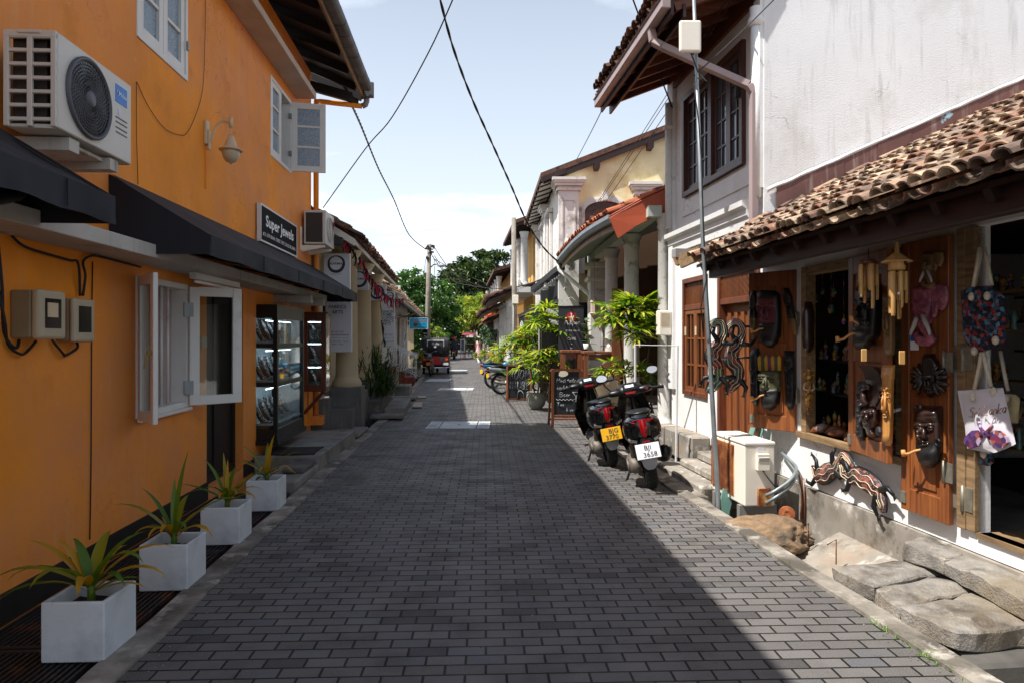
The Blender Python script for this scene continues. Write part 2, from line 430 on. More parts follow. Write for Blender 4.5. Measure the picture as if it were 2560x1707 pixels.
bh = t.math('ADD', t.math('MULTIPLY', bt.outputs['Fac'], -1.), t.math('MULTIPLY', g2, .35))
wet = t.n('VectorMath', operation='DISTANCE'); t.lk(t.mapping((1, .42, 0)), wet.inputs[0]); wet.inputs[1].default_value = (-1.78, 3.3, 0)
wf = t.ramp(t.math('ADD', wet.outputs['Value'], t.math('MULTIPLY', t.noise(6, None, 4), .45)), .34, .62, 1, 0)
o = t.mixc(wf, o, t.mixc(1., o, (.55, .55, .6), 'MULTIPLY'))
ro = t.math('SUBTRACT', t.ramp(g3, .3, .75, .5, .78), t.math('MULTIPLY', wf, .42))
M['paving'] = t.set(o, ro, t.bump(bh, .8, .007), Specular_IOR_Level=.38)
# masonry, concrete, earth
mat('earth', '#4a4438', .95, .3, 3, .5, 30)
mat('kerb', '#8d857a', .85, .3, 7, .6, 70, stain=[('#554f46', 1.3, .46, .6), ('#b9b0a4', 5, .54, .66), ('#3d3931', 10, .62, .72)])
mat('drain_concrete', '#8f877c', .85, .25, 4, .5, 50, stain=[('#94785c', 1.4, .54, .74), ('#544f45', 2.6, .50, .66), ('#cfc8be', 6, .56, .72), ('#3f3b35', 8, .64, .74)])
mat('slab_stone', '#89837b', .9, .3, 11, .9, 70, .014, stain=[('#4b4238', 2.6, .48, .64), ('#b9ae9c', 6.5, .58, .72), ('#8a7c66', 1.2, .5, .7)])
mat('dark_concrete', '#55524d', .85, .3, 4, .4, 50, stain=('#8a857b', 3, .56, .72))
mat('grey_concrete', '#7e7a74', .8, .25, 4, .3, 60, stain=('#4b4843', 1.8, .5, .7))
mat('boulder', '#836a50', .9, .35, 8, .9, 26, .02, stain=[('#4c4338', 3, .5, .65), ('#d8d4cc', 5, .66, .74)])
mat('orange_plaster', '#ee8f14', .75, .12, 1.6, .35, 30, .005, stain=[('#d98a56', .5, .42, .68), ('#d07a14', 2.6, .56, .8), ('#e3b27a', 9, .66, .8)], streak=('#dcae7c', .45), cracks=1.1)
mat('black_skirting', '#1c1816', .6, .3, 8, .3, 40)
mat('ledge_paint', '#b7a493', .75, .12, 3, .2, 60, streak=('#7f7065', .5))
mat('slab_white', '#b9b4ac', .75, .12, 3, .2, 60, streak=('#3c3835', .85))
mat('white_plaster', '#e4e3e1', .75, .05, 2, .35, 38, .006, stain=[('#cfccc6', 1.4, .56, .8), ('#a9a296', 5, .68, .8)], cracks=.9)
mat('rough_white', '#e6e6e6', .8, .05, 1.3, .5, 80, .008, stain=[('#d0cdc8', 1.1, .52, .74), ('#8f8b84', 7, .68, .78)], streak=('#8d8982', .45), cracks=.7)
mat('stained_white', '#dedad4', .8, .06, 2, .4, 36, .006, stain=[('#8a8374', 2.2, .54, .70), ('#57524a', 7, .62, .74)])
mat('old_white', '#d9d6d0', .8, .08, 3, .4, 36, .006, stain=[('#6e6a62', 3.2, .56, .7)])
mat('yellow_plaster', '#f0e0b2', .8, .09, 2.4, .4, 30, .006, stain=[('#c2a56a', 1.1, .5, .75), ('#57503f', 2.7, .66, .76)])
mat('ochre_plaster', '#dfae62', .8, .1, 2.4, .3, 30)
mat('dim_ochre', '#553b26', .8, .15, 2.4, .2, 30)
mat('cream_plaster', '#b3a07f', .7, .08, 2, .2, 50)
mat('plinth_grey', '#5f5d5b', .8, .25, 3, .3, 40, streak=('#a09c96', .6))
mat('red_oxide', '#7a1d14', .45, .2, 4, .2, 40)
mat('soffit_white', '#d6cfc4', .7, .06, 3, .1, 60)
mat('greenish_white', '#b9c0b6', .6, .06, 3, .1, 60)
t = NT('clay_tile'); g = t.n('NewGeometry').outputs['Random Per Island']
o = t.mixc(t.ramp(g, .15, .85), rgb('#6d594c'), rgb('#bda488')); o = t.mixc(t.ramp(t.math('FRACT', t.math('MULTIPLY', g, 7.3)), .55, .95), o, rgb('#8a5f4a'))
o = t.mixc(t.ramp(t.noise(9, None, 7, .65), .46, .66), o, rgb('#4a3f38')); o = t.mixc(t.ramp(t.noise(14, None, 6, .6), .6, .72, 0, .7), o, rgb('#d6c3a4'))
M['clay_tile'] = t.set(o, .9, t.bump(t.noise(50, None, 5), .5, .006))
t = NT('red_tile'); g = t.n('NewGeometry').outputs['Random Per Island']
o = t.mixc(g, rgb('#9a4a2c'), rgb('#bb6a45')); o = t.mixc(t.ramp(t.noise(7, None, 6, .6), .5, .68), o, rgb('#4b3a30'))
M['red_tile'] = t.set(o, .85, t.bump(t.noise(50), .3, .004))
t = NT('old_tile'); g = t.n('NewGeometry').outputs['Random Per Island']
o = t.mixc(g, rgb('#4a3329'), rgb('#7b543f')); o = t.mixc(t.ramp(t.noise(7, None, 6, .6), .48, .66), o, rgb('#2b2523'))
M['old_tile'] = t.set(o, .9, t.bump(t.noise(50), .4, .004))
mat('grey_tile', '#5c5b5c', .7, .25, 5, .3, 40, island=.2)
mat('red_sheet', '#b4512f', .55, .1, 3, .1, 30, stain=('#8c3b22', 2, .58, .8))
mat('flashing', '#6b4740', .5, .15, 3, .1, 40, stain=[('#9fc4d4', 1.15, .635, .65)], streak=('#cfc0b6', .6))
# wood
wood('red_wood', '#68341b', '#a0602e', .45, coat=.12); wood('red_wood_flat', '#7c3312', '#a85a28', .45, 'y'); wood('dark_wood', '#1f0d09', '#34160f', .55, 'y', coat=.02)
wood('brown_wood', '#55291a', '#83492c', .5); wood('window_wood', '#3a1d12', '#5b3020', .5); wood('cabinet_wood', '#471c0b', '#6b3216', .4)
wood('rafter_wood', '#4b2a1e', '#86482c', .6, 'x', coat=0); wood('weathered_wood', '#6a5238', '#a88a62', .8, 'y', coat=0); wood('board_wood', '#6b3a20', '#96592f', .5); wood('black_wood', '#0d0a09', '#1c1613', .6, 'x', coat=0)
wood('bamboo', '#c08a45', '#e0b878', .5, 'z', .5, .1, .08); wood('pale_carving', '#b9752e', '#d9a05a', .5, 'z', .6, .1)
# metals, plastics, fabric
mat('white_paint', '#dcdad6', .5, .04, 4, .06, 60, stain=('#b7b0a6', 2.5, .62, .8)); mat('white_metal', '#d5d5d5', .4, .04, 4, .04, 60)
mat('ac_white', '#cfcbc3', .45, .04, 3, .04, 60); mat('ac_cream', '#e6dfd0', .5, .05, 3, .06, 60, stain=('#a4571f', 3.2, .68, .76)); mat('ac_grey', '#4f4f55', .45, .1, 5, .04)
mat('ac_rust', '#c08a4e', .8, .3, 9, .3, 70, stain=('#7a3d17', 7, .48, .6)); mat('rust', '#7d4322', .9, .35, 12, .5, 70, stain=('#b9733c', 9, .5, .65)); mat('coil', '#33302f', .6, .3, 60, .3, 200)
mat('black_canvas', '#151a24', .75, .15, 3, .12, 250, .001); mat('grey_canvas', '#2a2d32', .75, .12, 3, .1, 250, .001); mat('purple_canvas', '#262429', .8, .15, 3, .12, 250, .001)
mat('iron', '#191817', .55, .3, 9, .2, 60); mat('grating_iron', '#211d1b', .6, .35, 6, .3, 60, stain=('#6a3a1e', 4, .55, .68)); mat('galvanised', '#8d9496', .45, .18, 7, .1, 50, metal=.5)
mat('dull_steel', '#8e8a7c', .5, .2, 30, .15, 90, metal=.6); mat('chrome', '#d9d9d9', .12, .02, 3, 0, metal=1.); mat('brass', '#7d6430', .4, .2, 20, .1, metal=1.)
mat('plastic_black', '#0f0f10', .4, .15, 6, .05, 120); mat('gloss_black', '#060607', .22, .1, 6, .0, coat=.7); mat('rubber', '#131313', .85, .2, 9, .3, 120); mat('cable', '#17171a', .6, .2, 9, .1)
mat('grey_plastic', '#8d8a85', .5, .1, 5, .05); mat('meter_beige', '#8d7b5f', .5, .1, 6, .05); mat('meter_cover', '#b3a58c', .4, .06, 6, .05); mat('dark_window', '#0e1012', .12, .2, 3, .0); mat('pvc_mauve', '#a38f8c', .45, .06, 3, .04)
mat('cream_lamp', '#cdb795', .5, .06, 8, .04); mat('planter_grey', '#cdd2d6', .7, .07, 3.5, .3, 60, .004, stain=[('#a5abb0', 2.2, .5, .72), ('#8d8678', 6, .62, .74)]); mat('soil', '#2b2019', .95, .3, 40, .8, 60)
mat('sign_black', '#0c0d10', .75, .1, 4, 0, spec=.15); mat('sign_grey', '#d0d2da', .5, .03, 3, .02); mat('sign_dark', '#33343a', .5, .06, 3, .02); mat('ink', '#2c2a33', .6, .1, 20, 0); mat('ink_light', '#6b6a74', .6, .1, 20, 0); mat('letter_white', '#f2f2f2', .5, .02, 4, 0)
mat('sign_blue', '#1c9fc4', .4, .1, 5, .02); mat('red_paint', '#c21f26', .4, .08, 6, .02); mat('blue_badge', '#1477d2', .4, .03, 5, 0); mat('yellow_plate', '#f1b516', .4, .05, 6, .02); mat('amber', '#d9701c', .3, .1, 6, 0); mat('chalk_board', '#23262b', .7, .25, 5, .05, stain=('#3c4046', 2.2, .5, .8)); mat('chalk', '#d8dadb', .9, .1, 60, .1)
mat('tail_red', '#9c0a12', .18, .1, 5, 0, coat=.6); mat('lens_clear', '#c9cdd2', .12, .05, 5, 0, coat=.5); mat('silver', '#9ea1a6', .3, .08, 5, .04, metal=.7); mat('engine_grey', '#6f675e', .55, .3, 14, .3, 60, metal=.4); mat('scooter_red', '#b3161c', .3, .06, 5, 0, coat=.5)
mat('tuk_red', '#40090d', .3, .12, 4, .02, coat=.5); mat('tuk_canvas', '#262728', .7, .15, 4, .1, 200, .001); mat('cloth_cream', '#d8c3a2', .8, .12, 9, .2, 80); mat('denim', '#232c3a', .85, .2, 20, .2, 120); mat('pink_cloth', '#c99a96', .85, .2, 9, .2, 60, stain=('#e9d9d4', 7, .5, .64)); mat('skin', '#7d5138', .55, .08, 12, .1, 90); mat('hair', '#15110f', .6, .3, 40, .3, 120); mat('helmet_red', '#b01420', .25, .06, 5, 0, coat=.6)
mat('rope', '#c9bda9', .9, .15, 30, .5, 140); mat('bag_white', '#d5d0d6', .85, .06, 6, .25, 260, .001); mat('bag_cream', '#b7a67d', .85, .1, 6, .2, 200, .001)
def patchwork(name, cols, scale=18, rough=.85, bump=.1, voro=True, metal=0., dots=None):
    t = NT(name); q = t.n('TexVoronoi'); q.inputs['Scale'].default_value = scale; t.lk(t.co, q.inputs['Vector'])
    sp = t.n('SeparateColor'); t.lk(q.outputs['Color'], sp.inputs[0]); r_ = t.n('ValToRGB'); e = r_.color_ramp; e.interpolation = 'CONSTANT'
    while len(e.elements) < len(cols): e.elements.new(.5)
    for i, c in enumerate(cols): e.elements[i].position = i/len(cols); e.elements[i].color = (*rgb(c), 1)
    t.lk(sp.outputs[0], r_.inputs[0]); o = r_.outputs[0]
    if dots:
        q2 = t.n('TexVoronoi'); q2.inputs['Scale'].default_value = scale*dots[1]; t.lk(t.co, q2.inputs['Vector'])
        o = t.mixc(t.ramp(q2.outputs['Distance'], .16, .24, 1, 0), o, rgb(dots[0]))
    M[name] = t.set(o, rough, t.bump(q.outputs['Distance'], bump, .01), Metallic=metal); return t.m
patchwork('floral_cloth', ['#16243a', '#2b4a66', '#0e141f', '#7d1a28', '#1c3450', '#4f7f96', '#0e141f', '#8f3d35'], 48)
patchwork('bag_print', ['#3d2150', '#6b2440', '#8f4a3a', '#2c1a44', '#a78fa6', '#54306b'], 34)
patchwork('trinkets', ['#c9742a', '#5a3a24', '#3a6a8a', '#d9a23c', '#9a2a2a', '#3a7a5a', '#7a4a95', '#2a2420', '#d9c89a'], 30, .5)
patchwork('trinkets_grey', ['#77787d', '#3f4044', '#a5a5a8', '#232326', '#5b4a44'], 40, .5)
patchwork('necklace_stones', ['#a9adb0', '#3f4a50', '#d9dee0', '#25282c', '#6b7478', '#8b5a4a'], 70, .35)
patchwork('lizard_paint', ['#3a1618', '#7d3f36', '#2c4a44', '#4a3a3f', '#86524a', '#17171a'], 24, .6, .3, dots=('#c9ab8c', 4.2))
patchwork('lizard_red', ['#6e1f22', '#8f2d2a', '#3a1a1c', '#2a2622'], 20, .55, .3, dots=('#c9a86a', 4))
patchwork('lizard_purple', ['#4a2a5c', '#5f3a6e', '#36204a', '#7a4a34'], 24, .55, .3, dots=('#c7a24a', 4))
patchwork('lizard_teal', ['#1f4a48', '#2f6a62', '#1a3836', '#556a3a'], 24, .55, .3, dots=('#c9b26a', 4))
patchwork('elephant_pink', ['#8a4658', '#7a3a50', '#9c5a68', '#6e344a'], 22, .5, .2, dots=('#b98a92', 3.5))
patchwork('gold_paint', ['#a87c2c', '#8a5f1c', '#c39a4a', '#7a1f22'], 60, .4, .2)
mat('mask_black', '#121113', .45, .25, 14, .35, 90); mat('mask_ebony', '#1d1411', .3, .3, 12, .25, 60, coat=.3); mat('mask_plum', '#5c2430', .5, .3, 7, .3, 60); mat('mask_green', '#4b4a30', .5, .3, 7, .3, 60); mat('mask_brown', '#33201a', .32, .3, 10, .2, 60, coat=.4); mat('mask_silver', '#3a3a3c', .35, .3, 40, .9, 60, .01, metal=.5); wood('mask_tan', '#5f4527', '#8e6c40', .5, 'z', .6, .1)
mat('feather_gold', '#a9822f', .5, .2, 14, .2, 60); mat('feather_purple', '#64304f', .5, .2, 14, .2, 60); mat('pipe_wood', '#c98d55', .5, .15, 16, .1, 60); mat('shell', '#6b3f2a', .35, .35, 16, .3, 40, stain=('#a9a096', 9, .55, .7)); mat('tusk', '#a8a3a0', .4, .1, 8, .1); mat('teal_glass', '#7fa79a', .25, .08, 4, 0, coat=.4); mat('jewel_cloth', '#b9c2c6', .7, .1, 9, .1); mat('bust_black', '#0e0e10', .5, .1, 9, .1)
leafmat('leaf_palm', '#35620f', '#86a01c', '#c9c04a', .4); leafmat('leaf_fan', '#3d6b14', '#98b22a', '#cfc250', .38); leafmat('leaf_dark', '#12290f', '#2e4f1a', '#5d6b2a', .25); leafmat('leaf_bright', '#4f8a1a', '#86b12c', None, .4); leafmat('leaf_rubber', '#243c2c', '#4f6e52', '#8b9a72', .15, .3)
leafmat('leaf_green', '#35591a', '#6b8a20', '#b58a1c', .3); leafmat('leaf_yellow', '#9a6c10', '#c79a24', None, .3); leafmat('leaf_mango', '#152a0d', '#2c481a', '#5b6a28', .18); leafmat('leaf_frangipani', '#2a4f20', '#587f3a', None, .3); leafmat('leaf_lime', '#587a24', '#8ba23e', '#d2c860', .4)
mat('blossom', '#f3f0e2', .6, .05, 9, 0); mat('bark', '#5a4a3a', .95, .3, 12, .7, 40, .01); mat('pole_concrete', '#8f867a', .9, .2, 6, .5, 60, stain=('#5f564b', 3, .5, .7)); mat('stem', '#5b4a2c', .8, .3, 20, .4, 60); mat('basket', '#5f3f28', .9, .35, 30, .9, 60, .01); mat('bowl_pot', '#8f9088', .85, .15, 5, .4, 40, stain=('#5c6150', 3, .5, .7))
# window and display glass
glass('clear_glass'); glass('dark_glass', '#3b4a52', .03, 1.)
t = NT('frosted_glass'); q = t.n('TexVoronoi'); q.inputs['Scale'].default_value = 60; t.lk(t.co, q.inputs['Vector'])
M['frosted_glass'] = t.set(t.mixc(t.ramp(q.outputs['Distance'], .1, .6), rgb('#c3ced8'), rgb('#8fa5b8')), .25, t.bump(q.outputs['Distance'], .8, .006), Transmission_Weight=.3)
glow('led', '#e0f0ff', 17.); glow('screen_cool', '#4f6a74', .0)
t = NT('pane_reflection'); M['pane_reflection'] = t.set(rgb('#505c69'), .06, None, Specular_IOR_Level=.9)  # blue-grey sky reflection painted into the pane colour
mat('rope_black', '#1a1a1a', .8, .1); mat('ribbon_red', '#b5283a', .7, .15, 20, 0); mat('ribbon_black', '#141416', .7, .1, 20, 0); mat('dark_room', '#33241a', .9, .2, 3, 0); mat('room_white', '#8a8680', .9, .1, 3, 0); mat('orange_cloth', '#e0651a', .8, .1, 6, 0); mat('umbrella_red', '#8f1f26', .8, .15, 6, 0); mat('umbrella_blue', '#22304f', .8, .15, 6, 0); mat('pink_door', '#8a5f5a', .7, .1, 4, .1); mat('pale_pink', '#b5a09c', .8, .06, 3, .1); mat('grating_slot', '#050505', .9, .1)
# ---------- ground, street, kerbs, drain ----------
LF = Fr(-2.65, -.0615, 1)       # orange building front
KF = Fr(-2.75, -.095, 1)        # columned shop and white house beyond it (front wall line)
RF = Fr(3.4, -.107, -1)         # white house and souvenir shop front
CF = Fr(2.62, -.033, -1)        # cafe veranda column line
def lerp_edge(E, y):
    for (x0, y0), (x1, y1) in zip(E, E[1:]):
        if y <= y1: return x0+(x1-x0)*(y-y0)/(y1-y0)
    return E[-1][0]
EL = [(-1.58, -1.5), (-1.67, 0), (-2.22, 9), (-2.5, 14), (-2.85, 19.2), (-3.67, 28.6), (-5.9, 50), (-9.8, 95)]
ER = [(2.64, -1.5), (2.48, 0), (1.2, 12), (1.17, 12.3)]
b = MB(); b.add([(-300, -60, -.32), (300, -60, -.32), (300, 600, -.32), (-300, 600, -.32)], [(0, 1, 2, 3)]); struct(b, 'ground', M['earth'])
b = MB(); ys = [-1.5, 0, 3, 6, 9, 12, 12.3]
for y0, y1 in zip(ys, ys[1:]):
    b.add([(lerp_edge(EL, y0), y0, 0), (lerp_edge(ER, y0), y0, 0), (lerp_edge(ER, y1), y1, 0), (lerp_edge(EL, y1), y1, 0)], [(0, 1, 2, 3)])
ys = [12.3, 14, 19.2, 28.6, 50, 96]
for y0, y1 in zip(ys, ys[1:]):
    b.add([(lerp_edge(EL, y0), y0, 0), (3.2, y0, 0), (3.2, y1, 0), (lerp_edge(EL, y1), y1, 0)], [(0, 1, 2, 3)])
struct(b, 'street', M['paving'])
def strip(E, off0, off1, z0, z1, y0, y1, step=.6):
    b = MB(); n = int((y1-y0)/step); prev = None
    for i in range(n+1):
        y = y0+(y1-y0)*i/n; x = lerp_edge(E, y); j = .006*math.sin(y*5.1)+.004*math.sin(y*13)
        cur = [(x+off0, y, z0), (x+off1, y, z0), (x+off1+j, y, z1), (x+off0+j, y, z1)]
        if prev: b.add(prev+cur, [(0, 1, 5, 4), (1, 2, 6, 5), (2, 3, 7, 6), (3, 0, 4, 7)])
        else: b.add(cur, [(0, 1, 2, 3)])
        prev = cur
    b.add(prev, [(3, 2, 1, 0)]); return b
struct(strip(ER, 0, .145, -.45, .022, -1.5, 12.25), 'kerb', M['kerb'])
struct(strip(EL, -.17, 0, -.45, .014, -1.5, 95), 'kerb', M['kerb'])
# sloping liner of the right-hand drain
b = MB()
for d0, d1 in ((1.5, 3.2), (3.2, 4.9), (4.9, 5.75)):
    b.add([RF.p(d0, .02, .0), RF.p(d1, .02, .0), RF.p(d1, .5, -.22), RF.p(d0, .5, -.22), RF.p(d0, .02, -.4), RF.p(d1, .02, -.4), RF.p(d1, .5, -.4), RF.p(d0, .5, -.4)],
          [(0, 1, 2, 3), (1, 5, 6, 2), (0, 3, 7, 4), (2, 6, 7, 3)])
struct(b, 'drain', M['drain_concrete'])

# ---------- orange building ----------
ob = thing('orange_building', 'two storey orange plastered building with white window frames, left of the street', 'building', LF.p(6, -2, 0))
W1 = (5.42, 6.39, 4.02, 5.12); W2 = (9.06, 10.1, 4.05, 5.12); W3 = (5.41, 6.39, .985, 2.12); DO = (6.87, 7.98, .1, 2.14); JW = (8.46, 9.98, .3, 2.03)
b = MB(LF.M); b.wall(.5, 11.39, -.32, 6.05, -.22, 0, [W1, W2, W3, DO, JW])
b.box(11.17, 11.39, -5, -.22, -.32, 6.05); b.box(.5, .72, -5, -.22, -.32, 6.05); b.box(.5, 11.39, -5.2, -5, -.32, 6.05)
b.box(11.1, 11.385, 0, .03, .2, 2.0); wall_o = b.build('wall', M['orange_plaster'], ob)
b = MB(LF.M); b.box(.5, 6.87, 0, .016, 0, .178); b.box(7.98, 8.3, 0, .016, 0, .15); b.build('skirting', M['black_skirting'], ob)
b = MB(LF.M); b.box(1, 10.42, 0, .30, 5.27, 5.37); b.build('ledge', M['ledge_paint'], ob, bevel=.006)
b = MB(LF.M); b.box(.8, 11.0, 0, .34, 2.21, 2.308); b.box(9.2, 9.32, .0, .5, 2.1, 2.205); b.box(10.0, 10.12, .0, .5, 2.1, 2.205); b.build('canopy_slab', M['slab_white'], ob, bevel=.004)
b = MB(LF.M); b.box(.8, 11.1, -3, -2.9, -.3, 6); b.build('shade_lining', M['dark_room'], ob)  # dark sheet added behind the openings so they read as shade
# roof: rafters, boarding, fascia, tile noses, gutter end
rf = MB(LF.M); zr = lambda n: 5.86+(.78-n)*.40
rf.add([(-1.6, .78, zr(.78)), (11.5, .78, zr(.78)), (11.5, -5.3, zr(-5.3)), (-1.6, -5.3, zr(-5.3)), (-1.6, .78, zr(.78)+.05), (11.5, .78, zr(.78)+.05), (11.5, -5.3, zr(-5.3)+.05), (-1.6, -5.3, zr(-5.3)+.05)],
       [(3, 2, 1, 0), (4, 5, 6, 7), (0, 1, 5, 4), (1, 2, 6, 5), (2, 3, 7, 6), (3, 0, 4, 7)])
roof_o = rf.build('roof', M['black_wood'], ob)
b = MB(LF.M)
for i in range(19):
    d = -1.2+i*.7; b.bar((d, .74, zr(.74)-.06), (d, -1, zr(-1)-.06), .06, .11)
b.bar((11.7, .8, zr(.8)-.07), (11.7, -1, zr(-1)-.07), .09, .17); b.bar((11.74, .72, 5.74), (11.36, -.02, 5.82), .07, .16)
b.build('rafter', M['black_wood'], roof_o)
b = MB(LF.M); b.box(-1.6, 11.8, .78, .81, 5.76, 5.9); b.build('fascia', M['weathered_wood'], roof_o)
b = MB(LF.M); nz = 0
for i in range(37):
    d = -1.4+i*.352; dz = rnd.uniform(-.008, .008)
    pr = [(.80, 5.84), (.93, 5.83), (.965, 5.86), (.975, 5.93), (.94, 5.99), (.80, 6.05)]
    b.prism([(d, n, z+dz) for n, z in pr], (.335, 0, .0)); b.box(d+.325, d+.352, .80, .93, 5.85, 6.0)
b.box(11.66, 11.74, .80, .99, 5.76, 6.02); b.build('eave_tile', M['grey_tile'], roof_o, bevel=.008)
b = MB(LF.M); b.tube([(11.76, .86, 5.86), (11.76, .86, 5.72), (11.76, .84, 5.66), (11.76, .78, 5.63)], .05, 10); b.build('gutter_outlet', M['grey_plastic'], ob)
b = MB(LF.M); b.tube([(11.76, .78, 5.63), (11.6, .12, 5.64), (11.46, .07, 5.6), (11.44, .07, 5.3), (11.44, .07, .35)], .045, 10)
b.box(11.3, 11.6, .0, .2, .19, .34); b.build('drainpipe', M['orange_plaster'], ob)
# upper windows
def casement(mb, d0, d1, z0, z1, n0, n1, fw, bars, m=0):
    mb.frame(d0, d1, z0, z1, n0, n1, fw, m)
    for q in bars: mb.box(d0+fw, d1-fw, n0+.004, n1-.004, z0+(z1-z0)*q-.016, z0+(z1-z0)*q+.016, m)
def pane(mb, d0, d1, z0, z1, n, m=0): mb.box(d0, d1, n-.004, n+.004, z0, z1, m)
b = MB(LF.M); b.frame(W1[0], W1[1], W1[2], W1[3], -.1, .012, .045); w1 = b.build('window', M['white_paint'], ob, bevel=.004)
for a, e in ((5.47, 5.9), (5.91, 6.34)):
    c = MB(LF.M); casement(c, a, e, 4.07, 5.07, -.05, .0, .075, (.36, .68)); c.build('casement', M['white_paint'], w1, bevel=.004)
    c = MB(LF.M); pane(c, a+.07, e-.07, 4.14, 5.0, -.03); c.build('pane', M['frosted_glass'], w1)
c = MB(LF.M); c.box(6.345, 6.375, .012, .03, 4.3, 4.38); c.build('hinge', M['galvanised'], w1)
b = MB(LF.M); b.frame(W2[0], W2[1], W2[2], W2[3], -.12, .01, .05); b.box(9.56, 9.6, -.11, .0, 4.1, 5.07); w2 = b.build('window', M['white_paint'], ob, bevel=.004)
c = MB(LF.M); casement(c, 9.11, 9.56, 4.1, 5.07, -.05, .0, .07, (.36, .68)); c.build('casement', M['white_paint'], w2, bevel=.004)
c = MB(LF.M); pane(c, 9.18, 9.5, 4.16, 5.0, -.03); c.build('pane', M['frosted_glass'], w2)
def swung(hinge_d, n0, end, z0, z1, fw, bars, parent, glassm, name='open_casement', t=.035, bot=None):
    """casement swung out: hinge at (hinge_d, n0), free edge at end=(d, n)"""
    p, q = LF.p(hinge_d, n0, 0), LF.p(end[0], end[1], 0); u = (q-p); ln = u.length; u.normalize(); n_ = V((u.y, -u.x, 0))
    Mx = Matrix(((u.x, n_.x, 0, p.x), (u.y, n_.y, 0, p.y), (0, 0, 1, 0), (0, 0, 0, 1)))
    c = MB(Mx); casement(c, 0, ln, z0, z1, -t/2, t/2, fw, bars); o = c.build(name, M['white_paint'], parent, bevel=.004)
    if glassm: c = MB(Mx); pane(c, fw-.004, ln-fw+.004, z0+fw-.004, z1-fw+.004, 0); c.build('pane', M[glassm], parent)
    return Mx, ln
swung(10.06, .02, (10.14, .50), 4.08, 5.09, .085, (.36, .66), w2, 'frosted_glass')
c = MB(LF.M); c.box(10.03, 10.09, -.02, .03, 4.3, 4.37); c.box(10.03, 10.09, -.02, .03, 4.85, 4.92); c.build('hinge', M['galvanised'], w2)
# lower window with bars and two open casements
b = MB(LF.M); b.frame(*W3, -.14, .016, .05); b.box(5.6, 5.64, -.06, -.02, 1.04, 2.07); b.box(5.40, 6.40, .016, .05, .955, .985)
w3 = b.build('window', M['white_paint'], ob, bevel=.004)
c = MB(LF.M)
for d in (5.72, 5.84, 5.97, 6.1): c.cyl((d, -.05, 1.03), (d, -.05, 2.08), .014, 8)
c.build('window_bar', M['white_paint'], w3)
c = MB(LF.M); c.box(5.46, 5.62, -.11, -.1, 1.03, 2.07); c.box(6.0, 6.34, -.13, -.12, 1.03, 2.07); c.build('curtain', M['pale_pink'], w3)
Mx, ln = swung(5.42, .03, (5.06, .31), .98, 2.11, .075, (), w3, 'clear_glass')
c = MB(Mx); c.box(ln-.04, ln-.02, .018, .05, 1.5, 1.53); c.bar((ln-.03, .05, 1.52), (ln-.03, .07, 1.40), .009, .009); c.build('window_catch', M['brass'], w3)
Mx, ln = swung(6.37, .03, (6.66, .41), 1.0, 2.1, .085, (), w3, 'clear_glass')
c = MB(Mx); c.box(ln-.06, ln-.03, -.04, -.02, 1.52, 1.62); c.tube([(ln-.045, -.05, 1.58), (ln-.04, -.06, 1.52), (ln-.03, -.06, 1.48)], .008, 6); c.lathe([(.001, 0), (.018, .0), (.018, .012)], (ln-.06, -.035, 1.38), 10, axis=(0, -1, 0)); c.build('window_catch', M['brass'], w3)
c = MB(Mx); c.box(-.05, .03, -.025, .03, 1.82, 1.95); c.box(-.05, .03, -.025, .03, 1.1, 1.23); c.build('hinge', M['galvanised'], w3)
# doorway
c = MB(LF.M); c.box(6.87, 7.98, -.2, -.1, .1, .19); dr = c.build('doorway', M['black_skirting'], ob)
c = MB(LF.M); c.box(6.95, 7.9, -.16, -.12, .19, 2.1); c.box(7.35, 7.39, -.12, -.1, .19, 2.1); c.build('door', M['black_wood'], dr)
c = MB(LF.M); c.frame(6.87, 7.98, .1, 2.14, -.2, -.09, .06); c.build('frame', M['black_wood'], dr)
c = MB(LF.M); c.box(6.70, 6.75, 0, .02, 1.52, 1.64); c.box(6.77, 6.83, 0, .018, 1.53, 1.64); c.build('switch_plate', M['cream_lamp'], ob)

# cables on the orange wall
b = MB(LF.M); p = []
pts = [LF.at(x, y, .012) for x, y in ((514, 0), (512, 110), (508, 210), (496, 270), (470, 330), (449, 338), (410, 320), (370, 265), (345, 212), (341, 206), (341, 330), (345, 462))]
b.tube(spl([(q[0], .012, q[1]) for q in pts[:10]]), .0028, 5); b.tube([(q[0], .012, q[1]) for q in pts[9:]], .0028, 5); pts = [LF.at(x, y, .012) for x, y in ((233, 655), (231, 800), (230, 1000), (229, 1180), (226, 1347))]
b.tube([(q[0], .008, q[1]) for q in pts], .0042, 5)
one(b, 'wall_cable', M['cable'], 'thin black cable looping down the upper orange wall and below the meters', 'cable')
b = MB(LF.M)
for a in (((-8, 712), (2, 800), (20, 860), (40, 884), (66, 880), (82, 852)), ((-6, 600), (-4, 720), (10, 830), (30, 870), (48, 850)), ((30, 590), (60, 620), (170, 650), (188, 660), (200, 740)), ((130, 850), (150, 884), (165, 888), (185, 870), (192, 856)), ((207, 740), (206, 690), (208, 655), (222, 640), (262, 645), (345, 668))):
    b.tube(spl([(q[0], .02+.02*(i % 2), q[1]) for i, q in enumerate(LF.at(x, y, .02) for x, y in a)]), .0085, 6)
one(b, 'meter_cable', M['cable'], 'black supply cables running round the two electricity meters', 'cable')
b = MB(LF.M); b.tube([(1.6, .36, 2.33), (2.9, .37, 2.27), (3.25, .36, 2.28), (3.42, .37, 2.34), (3.5, .37, 2.45)], .03, 8)
one(b, 'hose', M['cable'], 'thick black hose under the near awning', 'hose')
